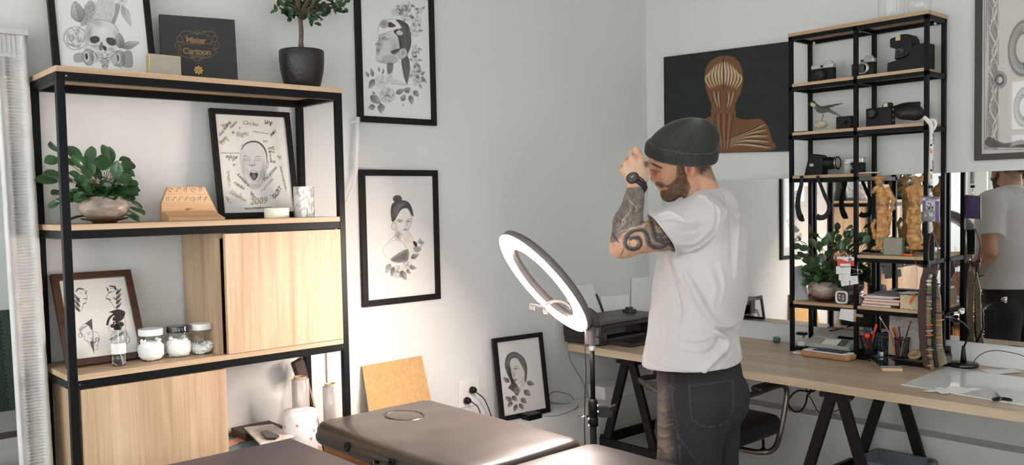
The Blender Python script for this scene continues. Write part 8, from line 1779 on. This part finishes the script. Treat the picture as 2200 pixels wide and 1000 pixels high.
# ---------------------------------------------------------------- office chair between the person and the desk
M_CHL = mat('chair_leather', srgb(32, 31, 31), .42, bump=.15, bscale=120); M_TUBE = mat('tube_bronze', srgb(120, 112, 104), .28, .9)
def rbox(name, c, half, r, par, m, ax=None, h=.009, cr=.012):
    c = A(c); half = A(half); R_ = np.eye(3) if ax is None else A(ax).T
    def fn(P): q = (P-c)@R_; w = np.abs(q)-half+r; return np.sqrt((np.maximum(w, 0)**2).sum(-1))+np.minimum(w.max(-1), 0)-r-cr*np.clip(1-(q[..., 0]/half[0])**2, 0, 1)*np.clip(1-(q[..., 1]/half[1])**2, 0, 1)
    e = np.abs(R_)@half+.03; V, F = snet(fn, c-e, c+e, h); return npmesh(name, V, F, m, par)
cx_, cy_ = 3.40, 2.40
t = thing('office_chair', (cx_, cy_, 0), 'black padded office chair with curved metal arms, half hidden behind the person', 'chair')
rbox('seat', (cx_, cy_-.02, .435), (.22, .215, .048), .04, t, M_CHL)
rbox('backrest', (3.15, cy_-.06, .72), (.03, .15, .16), .03, t, M_CHL)
for s in (-1, 1):
    yy_ = cy_+s*.275
    MB().tube(smoothpts([(3.13, cy_-.06+s*.13, .60), (3.20, yy_, .635), (3.34, yy_, .635), (3.52, yy_, .640), (3.575, yy_, .615), (3.57, yy_, .55), (3.52, yy_, .42), (3.47, yy_, .36), (3.42, cy_+s*.24, .345), (3.40, cy_+s*.12, .345), (3.40, cy_, .345)], 8), .0125, 12).build('arm_tube', M_TUBE, t)
    rbox('arm_pad', (3.44, yy_, .652), (.12, .028, .016), .014, t, M_CHL, h=.006, cr=0)
    MB().lathe([(.018, -.01), (.020, -.004), (.016, .006), (.006, .012), (.006, .05)], (3.50, cy_+s*.20, .33), 16).build('adjust_knob', M_BLACKP, t)
MB().tube([(cx_, cy_, .10), (cx_, cy_, .38)], .028, 20).build('gas_column', M_BLACKM, t)
for k in range(5):
    a_ = 2*PI*k/5+.3; e_ = Vector((cx_+.28*math.cos(a_), cy_+.28*math.sin(a_), .075)); MB().bar((cx_, cy_, .11), e_, .04, .025).build('base_arm', M_BLACKM, t, bevel=.004); MB().lathe([(.022, -.012), (.026, -.010), (.026, .010), (.022, .012)], (e_.x, e_.y, .0265), 18, (math.cos(a_+.5), math.sin(a_+.5), 0)).build('castor', M_BLACKP, t)
# foreground chair, only the top of its back in view
t = thing('office_chair', (2.9, .8, 0), 'black leather chair whose rounded back rises at the bottom right corner', 'chair')
fx, fy = 2.90, .80; ang = math.radians(38); e1_ = A((math.cos(ang+PI/2), math.sin(ang+PI/2), 0)); e0_ = A((math.cos(ang), math.sin(ang), 0))
ax3 = [e0_, e1_, A((0, 0, 1.))]
def f_bk(P):
    q = (P-A((fx, fy, .41)))@A(ax3).T; q = q.copy(); q[..., 0] += .35*q[..., 1]**2
    w = np.abs(q)-A((.03, .245, .275)); w2 = w[..., 1:]+.10; d2 = np.sqrt((np.maximum(w2, 0)**2).sum(-1))+np.minimum(w2.max(-1), 0)-.10
    ww = np.stack([d2+.026, w[..., 0]+.026], -1); f = np.sqrt((np.maximum(ww, 0)**2).sum(-1))+np.minimum(ww.max(-1), 0)-.026
    return f+.006*np.exp(-((d2+.035)/.006)**2)
V, F = snet(f_bk, (fx-.3, fy-.32, .12), (fx+.3, fy+.32, .74), .0065); npmesh('backrest', V, F, M_CHL, t)
rbox('seat', (fx-.25*e0_[0], fy-.25*e0_[1], .34), (.22, .22, .04), .04, t, M_CHL, ax=ax3)
cb_ = A((fx, fy, 0))-e0_*.25
MB().tube([(cb_[0], cb_[1], .1), (cb_[0], cb_[1], .31)], .028, 20).build('gas_column', M_BLACKM, t)
for k in range(5):
    a_ = 2*PI*k/5; q = (cb_[0]+.28*math.cos(a_), cb_[1]+.28*math.sin(a_), .075); MB().bar((cb_[0], cb_[1], .11), q, .04, .025).build('base_arm', M_BLACKM, t); MB().lathe([(.026, -.010), (.026, .010)], (q[0], q[1], .0265), 18, (math.cos(a_+.5), math.sin(a_+.5), 0)).build('castor', M_BLACKP, t)
print('objects', len(bpy.data.objects))
